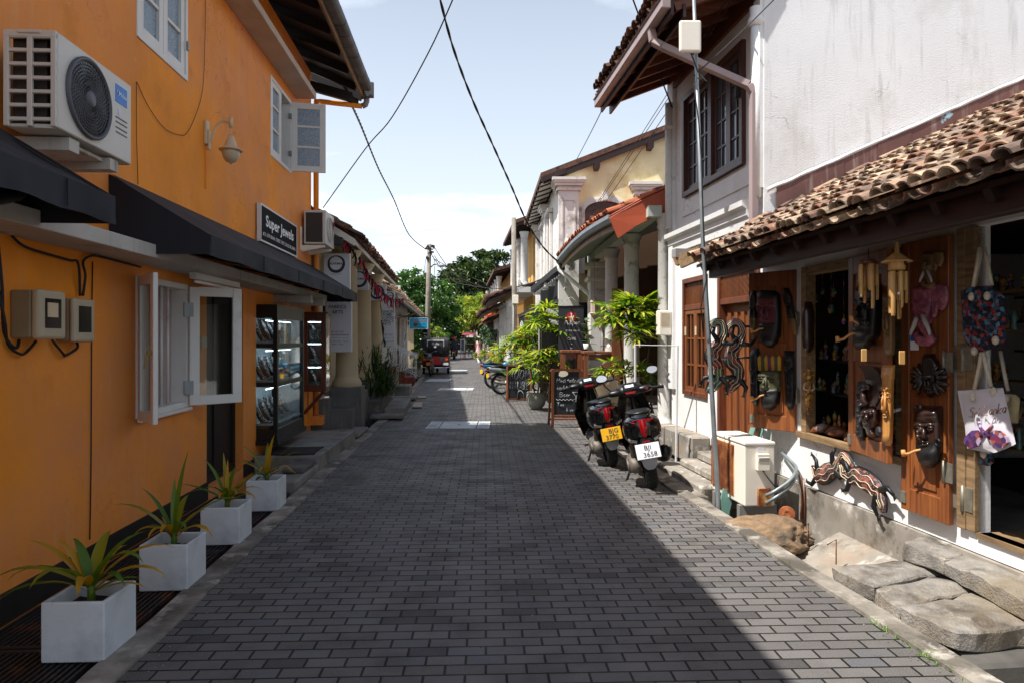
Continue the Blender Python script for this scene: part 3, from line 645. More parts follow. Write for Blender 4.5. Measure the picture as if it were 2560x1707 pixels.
# electricity meters
def meter(d0, d1, z0, z1, dep, label):
    t = thing('electricity_meter', label, 'meter box', LF.p((d0+d1)/2, 0, z0), 0, 'meters on the orange wall')
    b = MB(LF.M); b.box(d0, d1, .0, dep*.72, z0, z1); b.build('box', M['meter_beige'], t, bevel=.012, seg=2)
    b = MB(LF.M); b.box(d0-.004, d1+.004, dep*.72, dep, z0-.004, z1+.004); b.build('cover', M['meter_cover'], t, bevel=.016, seg=2)
    b = MB(LF.M); w_ = (d1-d0)*.2; b.box(d0+w_, d1-w_, dep, dep+.003, z0+.06, z1-.045); b.build('viewing_window', M['dark_window'], t)
    return t
t = meter(3.93, 4.19, 1.62, 1.90, .165, 'larger beige electricity meter with a dial behind its window, left one on the orange wall')
b = MB(LF.M); b.box(4.0, 4.1, .168, .172, 1.745, 1.83); b.build('dial', M['cream_lamp'], t)
meter(4.36, 4.6, 1.6, 1.875, .12, 'smaller beige electricity meter with an empty dark window, right one on the orange wall')
# wall lamp
d, z = LF.at(513, 333); t = thing('wall_lamp', 'cream bell shaped lantern on a curled bracket, upper orange wall', 'lamp', LF.p(d, 0, z))
b = MB(LF.M); b.box(d-.04, d+.04, 0, .03, z-.12, z+.12); b.box(d-.022, d+.022, .03, .05, z-.17, z+.03); b.build('back_plate', M['cream_lamp'], t, bevel=.006)
b = MB(LF.M); b.tube(spl([(d, .04, z-.1), (d, .08, z-.02), (d, .11, z+.07), (d, .17, z+.12), (d, .23, z+.11), (d, .25, z+.09)]), .013, 8); b.cyl((d, .25, z+.16), (d, .25, z+.06), .02, 10); b.build('arm', M['cream_lamp'], t)
b = MB(); c_ = LF.p(d, .25, z); b.cyl((c_.x, c_.y, c_.z+.07), (c_.x, c_.y, c_.z-.03), .006, 6)
b.lathe([(.012, -.02), (.028, -.03), (.05, -.09), (.062, -.13), (.09, -.155), (.115, -.165), (.112, -.175), (.05, -.165)], c_, 24); b.build('lamp_shade', M['cream_lamp'], t)
b = MB(); b.lathe([(.083, -.17), (.085, -.2), (.074, -.25), (.045, -.285), (.012, -.3), (.004, -.315)], c_, 24); b.build('globe', M['meter_cover'], t)
b = MB(LF.M); b.box(d-.012, d+.012, .0, .016, 3.12, z-.14); b.build('conduit', M['orange_plaster'], t)
# awnings
def awning(d0, d1, label, near):
    t = thing('awning', label, 'awning', LF.p((d0+d1)/2, 0, 2.2), 0, 'black shop awnings on the orange building')
    b = MB(LF.M); wv = lambda d, v: -.022*math.sin(math.pi*v)*(1+.6*math.sin((d-d0)*4.83))+.016*mnoise.noise(V((d*4, v*3, 0)))
    for dz_ in (0, -.007): b.grid(lambda u, v: (d0+(d1-d0)*u, .01+.72*v+dz_, 2.83-.445*v+dz_+wv(d0+(d1-d0)*u, v)*(1 if 0 < v < 1 else 0)), 60, 8)
    b.build('canvas', M['purple_canvas' if not near else 'black_canvas'], t)
    b = MB(LF.M); b.grid(lambda u, v: (d0+(d1-d0)*u, .73+.010*v*math.sin((d0+(d1-d0)*u)*7)+.012*v*mnoise.noise(V((u*30, v, 2))), 2.386-.148*v-.006*v*math.sin(u*40)), 80, 3)
    for q_ in range(int(d1-d0)+1): b.box(d0+q_*1.3, d0+q_*1.3+.012, .733, .738, 2.25, 2.38) if q_*1.3 < d1-d0 else None
    for d in (d0, d1): b.prism([(d, .01, 2.82), (d, .725, 2.384), (d, .725, 2.24), (d, .01, 2.24)], (.006, 0, 0))
    b.build('valance', M['black_canvas'], t)
    b = MB(LF.M)
    for i in range(int((d1-d0)/1.3)+1):
        d = d0+.04+i*(d1-d0-.08)/max(1, int((d1-d0)/1.3)); b.bar((d, .02, 2.79), (d, .71, 2.36), .025, .025); b.bar((d, .02, 2.42), (d, .71, 2.27), .025, .025)
    b.build('awning_frame', M['iron'], t)
awning(.6, 3.65, 'black awning under the large air conditioner, nearest to the viewer', True)
awning(5.0, 11.55, 'long black awning below the jewellery sign', False)
# air conditioner high on the wall
def fan_disc(b, c, r, ax, rings=9, spokes=0, rr=.004, m=0):
    ax = V(ax).normalized(); q = V((0, 0, 1)).rotation_difference(ax)
    for i in range(rings):
        a = r*(i+1)/rings; b.tube([V(c)+q @ V((a*math.cos(k*math.pi/16), a*math.sin(k*math.pi/16), 0)) for k in range(33)], rr, 4, m, cap=False)
    for k in range(spokes):
        p = []
        for i in range(6):
            a = r*(.22+.78*i/5); th = 2*math.pi*k/spokes+i*.11; p.append(V(c)+q @ V((a*math.cos(th), a*math.sin(th), .002)))
        b.tube(p, rr*.7, 3, m, cap=False)
t = thing('air_conditioner', 'large white air conditioner with round fan and blue badge, high on the orange wall', 'air conditioner', LF.p(4.1, .2, 2.8))
b = MB(LF.M); d0, d1, n0, n1, z0, z1 = 3.7, 4.53, .115, .39, 2.775, 3.30
b.box(d0+.02, d1, n1-.02, n1, z0, z1); b.box(d0+.02, d1, n0, n1-.02, z1-.02, z1); b.box(d0+.02, d1, n0, n1-.02, z0, z0+.02); b.box(d1-.02, d1, n0, n1-.02, z0+.02, z1-.02)
b.build('casing', M['ac_white'], t, bevel=.006)
b = MB(LF.M); b.box(d0+.05, d1-.03, n0+.02, n0+.2, z0+.02, z1-.02); b.build('coil', M['coil'], t)
b = MB(LF.M)
for i in range(7): zz_ = z0+.03+i*(z1-z0-.075)/6; b.box(d0, d0+.02, n0, n1, zz_, zz_+.02)
for n in (n0, n0+.122, n1-.028): b.box(d0-.002, d0+.018, n, n+.028, z0, z1-.016)
b.box(d0-.003, d0+.02, n0, n1, z1-.04, z1-.002); b.box(d0-.012, d0, n0+.08, n0+.2, z1-.022, z1-.004); b.build('side_grille', M['ac_white'], t, bevel=.003)
fc = LF.p(4.02, n1+.012, 3.035); b = MB(); nn = LF.p(0, 1, 0)-LF.p(0, 0, 0)
b.lathe([(.232, -.016), (.236, .006), (.222, .012), (.214, .004), (.212, -.006)], fc, 40, axis=nn); fan_disc(b, fc, .212, nn, 11, 46, .0028); b.build('fan_grille', M['ac_grey'], t)
b = MB(); b.lathe([(.001, .008), (.045, .008), (.05, 0)], fc, 24, axis=nn); b.build('fan_hub', M['ac_grey'], t)
b = MB(); b.lathe([(.001, -.004), (.214, -.004)], fc, 32, axis=nn); b.build('fan', M['dark_window'], t)
b = MB(LF.M); b.box(4.325, 4.47, n1, n1+.003, 3.13, 3.245); b.build('badge', M['blue_badge'], t, bevel=.001)
ud = LF.p(1, 0, 0)-LF.p(0, 0, 0)
text('Midea', LF.p(4.405, n1+.004, 3.187), ud, (0, 0, 1), .042, M['letter_white'], t, sx=1.0)
b = MB(); q = V((0, 0, 1)).rotation_difference(nn); cc = LF.p(4.353, n1+.006, 3.192)
b.tube([cc+q @ V((.016*math.cos(a), .016*math.sin(a), 0)) for a in [i*.35 for i in range(15)]], .002, 4, cap=False); b.build('emblem', M['letter_white'], t)
b = MB(); b.lathe([(.001, .002), (.024, .002)], LF.p(4.38, n1, 3.075), 16, axis=nn); b.build('sticker', M['sign_grey'], t)
b = MB(LF.M)
for zz_ in (3.03, 3.0, 2.965, 2.935): b.box(4.33, 4.47, n1-.001, n1+.003, zz_, zz_+.008)
b.build('vent_line', M['ac_grey'], t)
b = MB(LF.M); b.box(3.86, 3.96, 0, .37, 2.69, 2.762); b.box(4.3, 4.4, 0, .37, 2.69, 2.762); b.box(3.97, 4.29, .05, .33, 2.735, 2.755)
one(b, 'bracket', M['slab_white'], 'two grey concrete support beams carrying the large air conditioner', 'bracket')
# shop sign
d0, za = LF.at(640, 560); d1, _ = LF.at(731, 600)
t = thing('shop_sign', 'black jewellery shop sign with white lettering above the long awning', 'sign', LF.p((d0+d1)/2, .06, 2.95))
zt = LF.at(640, 512)[1]; zb = LF.at(640, 599)[1]; b = MB(LF.M); b.box(d0, d1, .02, .06, zb, zt); b.build('panel', M['sign_black'], t)
b = MB(LF.M); b.frame(d0-.02, d1+.02, zb-.02, zt+.02, .015, .066, .022); b.build('frame', M['white_metal'], t)
hh = zt-zb; text('Super Jewels', LF.p((d0+d1)/2, .062, zb+hh*.60), ud, (0, 0, 1), hh*.46, M['letter_white'], t, sx=.9*(d1-d0)/(hh*.46*5.9), bold=.022)
text('# 51, LEYN BAAN  STREET, FORT, GALLE, SRI LANKA.', LF.p((d0+d1)/2, .062, zb+hh*.2), ud, (0, 0, 1), hh*.15, M['letter_white'], t, bold=.01, sx=.9*(d1-d0)/(hh*.14*24.5))
# small air conditioner on the corner
t = thing('air_conditioner', 'small weathered air conditioner on a rusty bracket beside the jewellery sign', 'air conditioner', LF.p(11.1, .2, 2.9))
d0, z1 = LF.at(766, 526, .1)[0], 3.78; d0 = 10.72; d1 = 11.38; n0, n1 = .04, .38
z1 = H+(HOR-526)*10.75/F; z0 = H+(HOR-611)*10.75/F
b = MB(LF.M); b.box(d0, d1, n0, n1, z0, z1); b.build('casing', M['ac_white'], t, bevel=.012, seg=2)
b = MB(LF.M); b.box(d0-.004, d0, n0+.03, n1-.05, z0+.03, z1-.04); b.build('side_grille', M['coil'], t)
fc = LF.p(11.0, n1+.006, (z0+z1)/2); b = MB(); b.lathe([(.2, 0), (.2, .012), (.19, .012)], fc, 28, axis=nn); fan_disc(b, fc, .19, nn, 8, 24, .004); b.build('fan_grille', M['ac_white'], t)
b = MB(); b.lathe([(.001, 0), (.19, 0)], fc, 28, axis=nn); b.build('fan', M['grey_plastic'], t)
b = MB(LF.M); b.box(11.24, 11.33, n1, n1+.004, z1-.24, z1-.1); b.build('badge', M['tail_red'], t)
b = MB(LF.M)
for d in (10.72, 11.2):
    b.prism([(d, 0, z0-.02), (d, .36, z0-.02), (d, .36, z0-.05), (d, .0, z0-.12)], (.04, 0, 0)); b.box(d-.07, d-.02, 0, .02, z0-.1, z0+.26)
b.build('bracket', M['ac_cream'], t)
# tube light, camera
b = MB(LF.M); b.box(6.05, 7.2, .16, .22, 2.15, 2.205); b.build('x', M['white_paint']).name = 'tube_light'
o = bpy.data.objects['tube_light']; tag(o, 'long white tube light under the concrete canopy above the barred window', 'light fitting')
c = MB(LF.M); c.cyl((6.1, .19, 2.13), (7.15, .19, 2.13), .014, 8); c.build('tube', M['letter_white'], o)
d, z = LF.at(774, 764, .3); t = one(MB(LF.M).cyl((11.0, .3, 2.02), (10.86, .34, 1.99), .035, 12).box(10.97, 11.03, .28, .32, 2.03, 2.2), 'security_camera', M['plastic_black'], 'small dark security camera under the far end of the long awning', 'camera')
# ---------- jewellery displays ----------
t = thing('display_case', 'black framed glass jewellery case with lit shelves of necklaces beside the shop door', 'display case', LF.p(9.1, .1, .2))
d0, d1, n0, n1, z0, z1 = 8.48, 9.86, -.2, .25, .36, 2.0
b = MB(LF.M)
for d in (d0, d1-.06):
    for n in (n0, n1-.05): b.box(d, d+.06, n, n+.05, z0, z1)
for z in (z0, 1.02, 1.5, z1-.13): hh = .13 if z in (z0, z1-.13) else .055; b.box(d0+.06, d1-.06, n1-.045, n1-.005, z, z+hh); b.box(d0+.005, d0+.055, n0+.05, n1-.05, z, z+hh)
b.box(d0, d1, n0, n1, z1, z1+.04); b.box(d0-.05, d1+.03, n0, n1+.03, z0-.06, z0-.001); b.build('frame', M['plastic_black'], t, bevel=.004)
b = MB(LF.M)
for z in (.48, 1.02, 1.5): b.box(d0+.03, d1-.03, n0+.02, n1-.03, z+.055, z+.075)
b.build('shelf', M['jewel_cloth'], t)
b = MB(LF.M); b.box(d0+.02, d1-.02, n0-.01, n0+.01, z0, z1); b.box(d1-.02, d1-.005, n0+.02, n1-.05, z0, z1); b.build('back_panel', M['jewel_cloth'], t)
b = MB(LF.M)
for z in (.98, 1.46, 1.84): b.box(d0+.1, d1-.1, .08, .09, z, z+.007)
b.build('light_strip', M['led'], t)
b = MB(LF.M)
for z in (.56, 1.1, 1.58):
    for k in range(12): b.box(d0+.08+k*.1, d0+.165+k*.1, .02, .16, z+.005, z+.02+.012*(k % 3))
b.build('jewellery_tray', M['necklace_stones'], t)
b = MB(LF.M); c = MB(LF.M)
for z in (.56, 1.1, 1.58):
    for k in range(11):
        d = d0+.10+k*.113; n = -.02+.06*(k % 2)
        for side in (-1, 1):
            pts = [(d+side*.012, n-.05, z+.28), (d+side*.03, n-.02, z+.2), (d+side*.026, n+.03, z+.1), (d+side*.008, n+.07, z+.02)]
            b.tube(pts, [.012, .016, .015, .008], 6)
        c.tube([(d, n-.06, z+.29), (d, n-.03, z+.19), (d, n+.03, z+.07), (d, n+.06, z+.01)], [.012, .035, .045, .03], 8, flat=(1, .6))
b.build('necklace', M['necklace_stones'], t); c.build('display_bust', M['bust_black'], t)
b = MB(LF.M); b.box(d0+.06, d1-.06, n1-.026, n1-.022, z0+.13, z1-.13); b.box(d0+.026, d0+.03, n0+.05, n1-.05, z0+.13, z1-.13); b.build('glass', M['clear_glass'], t)
t = thing('display_cabinet', 'small brown wooden wall cabinet with jewellery behind glass, far corner of the orange building', 'cabinet', LF.p(10.75, .2, .8))
d0, d1, n0, n1, z0, z1 = 10.58, 10.94, .03, .41, .80, 2.0
b = MB(LF.M); b.box(d1-.03, d1, n0, n1, z0, z1); b.box(d0+.04, d1-.03, n0, n0+.03, z0, z1)
for z in (z0, z1-.05): b.box(d0+.04, d1-.03, n0+.03, n1-.002, z, z+.05)
b.box(d0, d0+.04, n0, n0+.1, z0, z1); b.box(d0, d0+.04, n1-.075, n1, z0, z1); b.box(d0, d0+.04, n0+.1, n1-.075, z0, z0+.1); b.box(d0, d0+.04, n0+.1, n1-.075, z1-.11, z1); b.box(d0-.03, d1+.02, n0, n1+.03, z1, z1+.025)
b.bar((10.7, .05, .45), (10.7, .35, .79), .05, .05); b.build('case', M['cabinet_wood'], t, bevel=.004)
b = MB(LF.M)
for z in (1.19, 1.55): b.box(d0+.05, d1-.03, n0+.03, n1-.01, z, z+.03)
b.build('shelf', M['bust_black'], t)
b = MB(LF.M)
for z in (1.17, 1.53, 1.87): b.box(d0+.05, d0+.06, n0+.1, n1-.08, z, z+.007)
b.build('light_strip', M['led'], t)
b = MB(LF.M)
for z in (.86, 1.22, 1.58):
    for k in range(5): b.box(d0+.07, d0+.1, n0+.11+k*.04, n0+.138+k*.04, z+.01, z+.085+.09*(z > 1.5))
    b.tube([(d0+.2, n0+.1, z+.27), (d0+.18, n0+.15, z+.2), (d0+.14, n0+.2, z+.1), (d0+.12, n0+.22, z+.03)], [.02, .025, .024, .012], 6)
b.build('jewellery', M['necklace_stones'], t)
b = MB(LF.M); b.box(d0+.018, d0+.022, n0+.1, n1-.075, z0+.1, z1-.11); b.box(d0+.04, d1-.03, n1-.006, n1-.002, z0+.05, z1-.05); b.build('glass', M['clear_glass'], t)
# ---------- platform and steps on the left ----------
def rough_slab(name, pts, z0, z1, m, label, cat, group=None, jit=.012, seed=1, sub=3, bev=.012):
    """stone slab from a plan outline (world x, y), edges chipped"""
    r_ = random.Random(seed); bm = bmesh.new()
    n = len(pts); vs = [bm.verts.new((x, y, z0)) for x, y in pts]; f = bm.faces.new(vs)
    q = bmesh.ops.extrude_face_region(bm, geom=[f]); bmesh.ops.translate(bm, vec=(0, 0, z1-z0), verts=[v for v in q['geom'] if isinstance(v, bmesh.types.BMVert)])
    bmesh.ops.recalc_face_normals(bm, faces=bm.faces)
    if bev: bmesh.ops.bevel(bm, geom=bm.edges[:], offset=bev, segments=1, affect='EDGES')
    for _ in range(sub): bmesh.ops.subdivide_edges(bm, edges=[e for e in bm.edges if e.calc_length() > .12], cuts=1, use_grid_fill=True)
    for v in bm.verts:
        p = v.co; k = mnoise.noise_vector(p*5+V((seed*3.1, 0, 0)))*jit + mnoise.noise_vector(p*17+V((seed, 5, 0)))*jit*.6; k -= V((0, 0, 1))*max(0, mnoise.noise(p*9+V((seed, 1, 0))))*jit*(.9 if p.z > z1-.03 else 0)
        v.co = p+k
    me = bpy.data.meshes.new(name); bm.to_mesh(me); bm.free(); me.materials.append(m)
    o = bpy.data.objects.new(name, me); col.objects.link(o); return tag(o, label, cat, group)
lw = lambda d, n: tuple(LF.p(d, n, 0)[:2])
rough_slab('platform', [lw(8.3, .02), lw(8.3, .8), lw(10.63, .85), lw(10.63, .02)], -.3, .193, M['grey_concrete'], 'raised grey concrete platform in front of the jewellery case', 'platform', jit=.006)
rough_slab('step', [lw(7.25, .36), lw(7.25, .78), lw(8.28, .80), lw(8.28, .36)], -.3, .09, M['grey_concrete'], 'low concrete step between the farthest planter and the raised platform', 'step', jit=.008, seed=3)
rough_slab('kerb_stone', [lw(7.7, .52), lw(7.7, .76), lw(8.25, .77), lw(8.25, .52)], .095, .155, M['dark_concrete'], 'rough dark stone block lying on the low concrete step', 'stone', jit=.012, seed=5)
b = MB(LF.M)
for i in range(13): b.box(8.38+i*.036, 8.395+i*.036, .12, .72, .196, .212)
b.frame(8.34, 8.86, .0, .0, 0, 0, 0) if False else None
b.box(8.345, 8.37, .1, .74, .196, .214); b.box(8.845, 8.87, .1, .74, .196, .214); one(b, 'floor_grate', M['grating_iron'], 'small iron grating lying on the concrete platform by the shop door', 'grating')
# drain gratings under the planters
def grating(d0, d1, label):
    b = MB(LF.M); n0, n1 = .03, .745
    b.box(d0, d0+.03, n0, n1, -.03, 0); b.box(d1-.03, d1, n0, n1, -.03, 0)
    k = 21
    for i in range(k+1): n = n0+(n1-n0-.014)*i/k; b.box(d0+.03, d1-.03, n, n+.015, -.028, -.002)
    return one(b, 'drain_grating', M['grating_iron'], label, 'grating', 'iron gratings along the orange wall')
grating(1.2, 3.54, 'rusty iron drain grating under the nearest planter'); grating(3.56, 5.14, 'rusty iron drain grating under the second planter'); grating(5.16, 7.15, 'dark iron drain grating under the two far planters')
# planters with wilting lilies
def planter(c, s, rz, label, seed, leaves, tall):
    t = thing('planter', label, 'planter', (c[0], c[1], .002), rz, 'grey cube planters on the gratings')
    h = s*.97; b = MB(); w_ = .022; a = s/2
    b.add([(-a,-a,0),(a,-a,0),(a,a,0),(-a,a,0),(-a,-a,h),(a,-a,h),(a,a,h),(-a,a,h),(-a+w_,-a+w_,h),(a-w_,-a+w_,h),(a-w_,a-w_,h),(-a+w_,a-w_,h),(-a+w_,-a+w_,h-.1),(a-w_,-a+w_,h-.1),(a-w_,a-w_,h-.1),(-a+w_,a-w_,h-.1)],
          [(3,2,1,0),(0,1,5,4),(1,2,6,5),(2,3,7,6),(3,0,4,7),(4,5,9,8),(5,6,10,9),(6,7,11,10),(7,4,8,11),(8,9,13,12),(9,10,14,13),(10,11,15,14),(11,8,12,15)])
    b.build('pot', M['planter_grey'], t, local=True, bevel=.007, seg=2)
    b = MB(); b.grid(lambda u, v: (-a+w_+(s-2*w_)*u, -a+w_+(s-2*w_)*v, h-.075+.02*mnoise.noise(V((u*6, v*6, seed)))), 8, 8); b.build('soil', M['soil'], t, local=True)
    p = thing('lily_plant', tall[1], 'plant', (c[0], c[1], h-.07), rz, 'lilies in the grey planters')
    b = MB(); b.tube([(0, 0, -.02), (.004, 0, .06), (0, .003, .14)], [.022, .02, .014], 8); b.build('stem', M['leaf_green'], p, local=True)
    g, y = MB(), MB()
    for az, el, ln, wd, dr, yl in leaves:
        az, el = R(az), R(el); dv = (math.cos(az)*math.cos(el), math.sin(az)*math.cos(el), math.sin(el))
        (y if yl else g).leaf((0, 0, .09), dv, ln*1.12, wd*.86, dr*1.25+.08, seg=8, fold=.3, shape=lambda q: (.45+.75*math.sin(math.pi*min(1, q*.85+.08)))*(1-q**5))
    q_ = random.Random(seed*7)
    for i in range(7): az, el = q_.uniform(0, 6.28), q_.uniform(.35, 1.25); (y if i % 3 == 0 else g).leaf((0, 0, .06), (math.cos(az)*math.cos(el), math.sin(az)*math.cos(el), math.sin(el)), q_.uniform(.16, .36), q_.uniform(.025, .045), q_.uniform(.5, 1.5), seg=7, fold=.3)
    g.build('leaf', M['leaf_green'], p, local=True)
    y.build('leaf', M['leaf_yellow'], p, local=True, label='yellowed leaves')
A = tall1 = None
planter((-2.20, 3.41+.155), .312, R(2), 'grey cube planter with a drooping broad leaved lily, nearest of the row', 1,
  [(180, 30, .42, .055, .75, 0), (160, 55, .3, .05, .3, 1), (170, 45, .4, .045, .35, 1), (200, 35, .45, .055, .8, 0), (250, 50, .36, .06, 1.0, 0), (20, 45, .42, .06, .7, 1), (350, 60, .36, .07, 1.1, 0), (40, 60, .34, .065, .5, 0), (10, 30, .38, .055, .9, 1), (100, 55, .34, .06, .5, 0), (215, 22, .4, .05, .7, 0), (330, 40, .3, .05, .9, 0), (290, 40, .34, .055, .9, 1), (140, 60, .3, .05, .5, 0)],
  (0, 'lily with drooping green and yellow leaves in the nearest planter'))
planter((-2.245, 4.375+.155), .305, R(3), 'grey cube planter holding the lily with the tallest upright leaf, second of the row', 2,
  [(60, 82, .5, .045, .05, 0), (180, 45, .42, .045, .5, 0), (20, 45, .45, .055, .55, 0), (110, 80, .34, .04, .1, 0), (200, 35, .25, .05, 1.0, 1), (340, 30, .32, .045, .9, 1), (270, 55, .22, .05, 1.2, 1), (310, 50, .28, .045, 1.0, 0), (90, 60, .3, .05, .5, 0), (165, 62, .36, .04, .3, 0), (250, 45, .24, .04, 1.2, 1)],
  (0, 'lily with one tall upright striped leaf in the second planter'))
planter((-2.30, 5.35+.155), .302, R(3.5), 'grey cube planter with a crowded bunch of thin leaves, third of the row', 3,
  [(150, 60, .38, .035, .25, 0), (120, 75, .36, .035, .1, 0), (30, 45, .4, .05, .4, 0), (200, 40, .3, .04, .8, 0), (340, 35, .28, .045, .9, 1), (270, 55, .2, .045, 1.2, 1), (10, 40, .3, .04, .9, 1), (80, 70, .28, .04, .3, 0), (310, 55, .24, .05, 1.0, 0), (170, 25, .4, .03, .2, 0), (230, 60, .24, .05, .9, 0), (100, 85, .3, .03, .1, 1)],
  (0, 'lily with a crowded bunch of thin leaves in the third planter'))
planter((-2.355, 6.40+.15), .297, R(4), 'grey cube planter beside the concrete step, farthest of the row', 4,
  [(160, 55, .36, .035, .25, 0), (170, 35, .34, .04, .5, 1), (60, 80, .36, .05, .1, 1), (20, 50, .36, .035, .5, 0), (340, 40, .3, .04, .9, 1), (100, 75, .3, .04, .2, 0), (270, 55, .24, .04, 1.2, 1), (200, 50, .28, .035, .5, 0), (10, 62, .4, .03, .6, 0), (310, 40, .24, .035, .7, 0)],
  (0, 'spindly lily with yellow leaves in the farthest planter'))
# ---------- columned shop beyond the orange building ----------
ks = thing('columned_shop', 'cream shop with round columns and an old tiled eave beyond the orange building', 'building', KF.p(15, -1, 0))
b = MB(KF.M); b.wall(11.55, 20.4, -.3, 4.3, -.25, 0, [(13.2, 14.2, .8, 2.6)]); b.box(11.5, 20.4, -5, -4.8, -.3, 5); b.box(11.5, 11.6, -4.8, .1, 3.3, 4.4); b.box(20.2, 20.4, -4.8, -.25, -.3, 5)
b.box(11.45, 11.55, -.1, .55, .3, 3.2)
b.build('wall', M['cream_plaster'], ks)
b = MB(KF.M); b.box(11.5, 17.4, .003, 1.13, -.3, .42); b.box(12.8, 13.8, .75, 1.14, .42, .60); b.box(12.0, 12.55, .66, 1.22, -.3, .765); b.box(14.25, 14.75, .66, 1.2, -.3, .765); b.box(16.7, 17.2, .66, 1.2, -.3, .765); b.box(11.42, 11.75, .2, .75, -.3, .6); b.build('plinth', M['plinth_grey'], ks, bevel=.01)
def column(d, n, r, z0, z1, parent, m, name='column', fr=KF):
    c = fr.p(d, n, 0); b = MB()
    b.lathe([(r*1.3, z0), (r*1.34, z0+.05), (r*1.24, z0+.09), (r*1.14, z0+.13), (r*1.05, z0+.15), (r, z0+.2), (r*.9, z1-.22), (r*1.05, z1-.2), (r*1.05, z1-.16), (r*.95, z1-.15), (r*1.3, z1-.03), (r*1.3, z1)], (c.x, c.y, 0), 24)
    return b.build(name, m, parent)
for d in (12.28, 14.5, 16.95): column(d, .93, .2, .765, 3.2, ks, M['cream_plaster'])
column(11.6, .42, .17, .6, 3.2, ks, M['cream_plaster'])
ez = lambda n: 3.29+(1.15-n)*.62
b = MB(KF.M); b.add([(11.5, 1.15, ez(1.15)-.03), (20.6, 1.15, ez(1.15)-.03), (20.6, -2.4, ez(-2.4)), (11.5, -2.4, ez(-2.4)), (11.5, 1.15, ez(1.15)+.02), (20.6, 1.15, ez(1.15)+.02), (20.6, -2.4, ez(-2.4)+.05), (11.5, -2.4, ez(-2.4)+.05)],
    [(3, 2, 1, 0), (4, 5, 6, 7), (0, 1, 5, 4), (1, 2, 6, 5), (2, 3, 7, 6), (3, 0, 4, 7)])
for i in range(13): d = 11.7+i*.7; b.bar((d, 1.12, ez(1.12)-.06), (d, -.2, ez(-.2)-.06), .05, .07)
kroof = b.build('roof', M['soffit_white'], ks)
b = MB(KF.M); b.prism([(11.44, 1.18, ez(1.18)-.09), (11.44, 1.18, ez(1.18)+.03), (11.44, -1.2, ez(-1.2)+.03), (11.44, -1.2, ez(-1.2)-.14)], (.05, 0, 0)); b.box(11.5, 20.6, 1.155, 1.18, ez(1.15)-.07, ez(1.15)+.01); b.build('barge_board', M['soffit_white'], kroof)
def tiles(mb, A, B, up, nb, rows, exp, r, n=5, jit=.012, seed=1, pan=True, ln=1.45, vis_rows=None):
    """half-round tiles: eave line A -> B, up = unit vector up the slope"""
    q = random.Random(seed); A, B, up = V(A), V(B), V(up).normalized(); al = (B-A); nrm = al.normalized().cross(up).normalized()
    if nrm.z < 0: nrm = -nrm
    al_u = al.normalized()
    for i in range(nb):
        for k in (0, 1) if pan else (0,):
            base = A+al*((i+.5*k+.25)/nb)
            for j in range(rows):
                o = base+up*(j*exp-.04+q.uniform(-.03, .03))+nrm*(.012*j*0+q.uniform(0, jit)+(0 if k else r*.55))+al_u*q.uniform(-jit, jit)
                yaw = q.uniform(-.05, .05); u2 = (up+al_u*yaw).normalized(); r0, r1 = r*q.uniform(.95, 1.08), r*.8; L_ = exp*ln
                lift = nrm*(.035); vs = []
                for e, rr, lf in ((0, r0, 1.), (L_, r1, 0.)):
                    for t_ in range(n+1):
                        a = math.pi*t_/n; c, s_ = math.cos(a), math.sin(a)
                        s_ *= -.75 if k else .78
                        for th in (0, .014): vs.append(o+u2*e+lift*lf+al_u*c*(rr-th)+nrm*s_*(rr-th))
                f = []; m_ = 2*(n+1)
                for t_ in range(n):
                    a = 2*t_; f += [(a, a+2, m_+a+2, m_+a), (a+1, m_+a+1, m_+a+3, a+3), (a, a+1, a+3, a+2)]
                mb.add(vs, f, 0, False)
    return mb
b = MB(); tiles(b, KF.p(11.45, 1.2, ez(1.2)+.06), KF.p(20.6, 1.2, ez(1.2)+.06), KF.p(0, -1, .62)-KF.p(0, 0, 0), 60, 3, .24, .075, seed=4); b.build('roof_tile', M['old_tile'], kroof)
b = MB(KF.M)
for n in range(8): b.cbox((11.5+.1*(n % 2), .9-.3*n, ez(.9-.3*n)+.11), (.3, .32, .05), rot=Matrix.Rotation(-.5, 3, 'X'))
b.build('verge_tile', M['old_tile'], kroof, bevel=.01)
b = MB(KF.M); b.box(11.40, 11.435, .42, .66, 3.5, 3.74); one(b, 'junction_box', M['white_paint'], 'flat white junction box on the gable board of the columned shop', 'box')
b = MB(KF.M); b.cbox((11.36, .9, 3.24), (.14, .2, .13)); b.tube([(11.4, .7, 3.5), (11.36, .8, 3.4), (11.36, .86, 3.3)], .012, 6); one(b, 'flood_light', M['plastic_black'], 'small black flood light under the corner of the columned shop roof', 'lamp', bevel=.01)
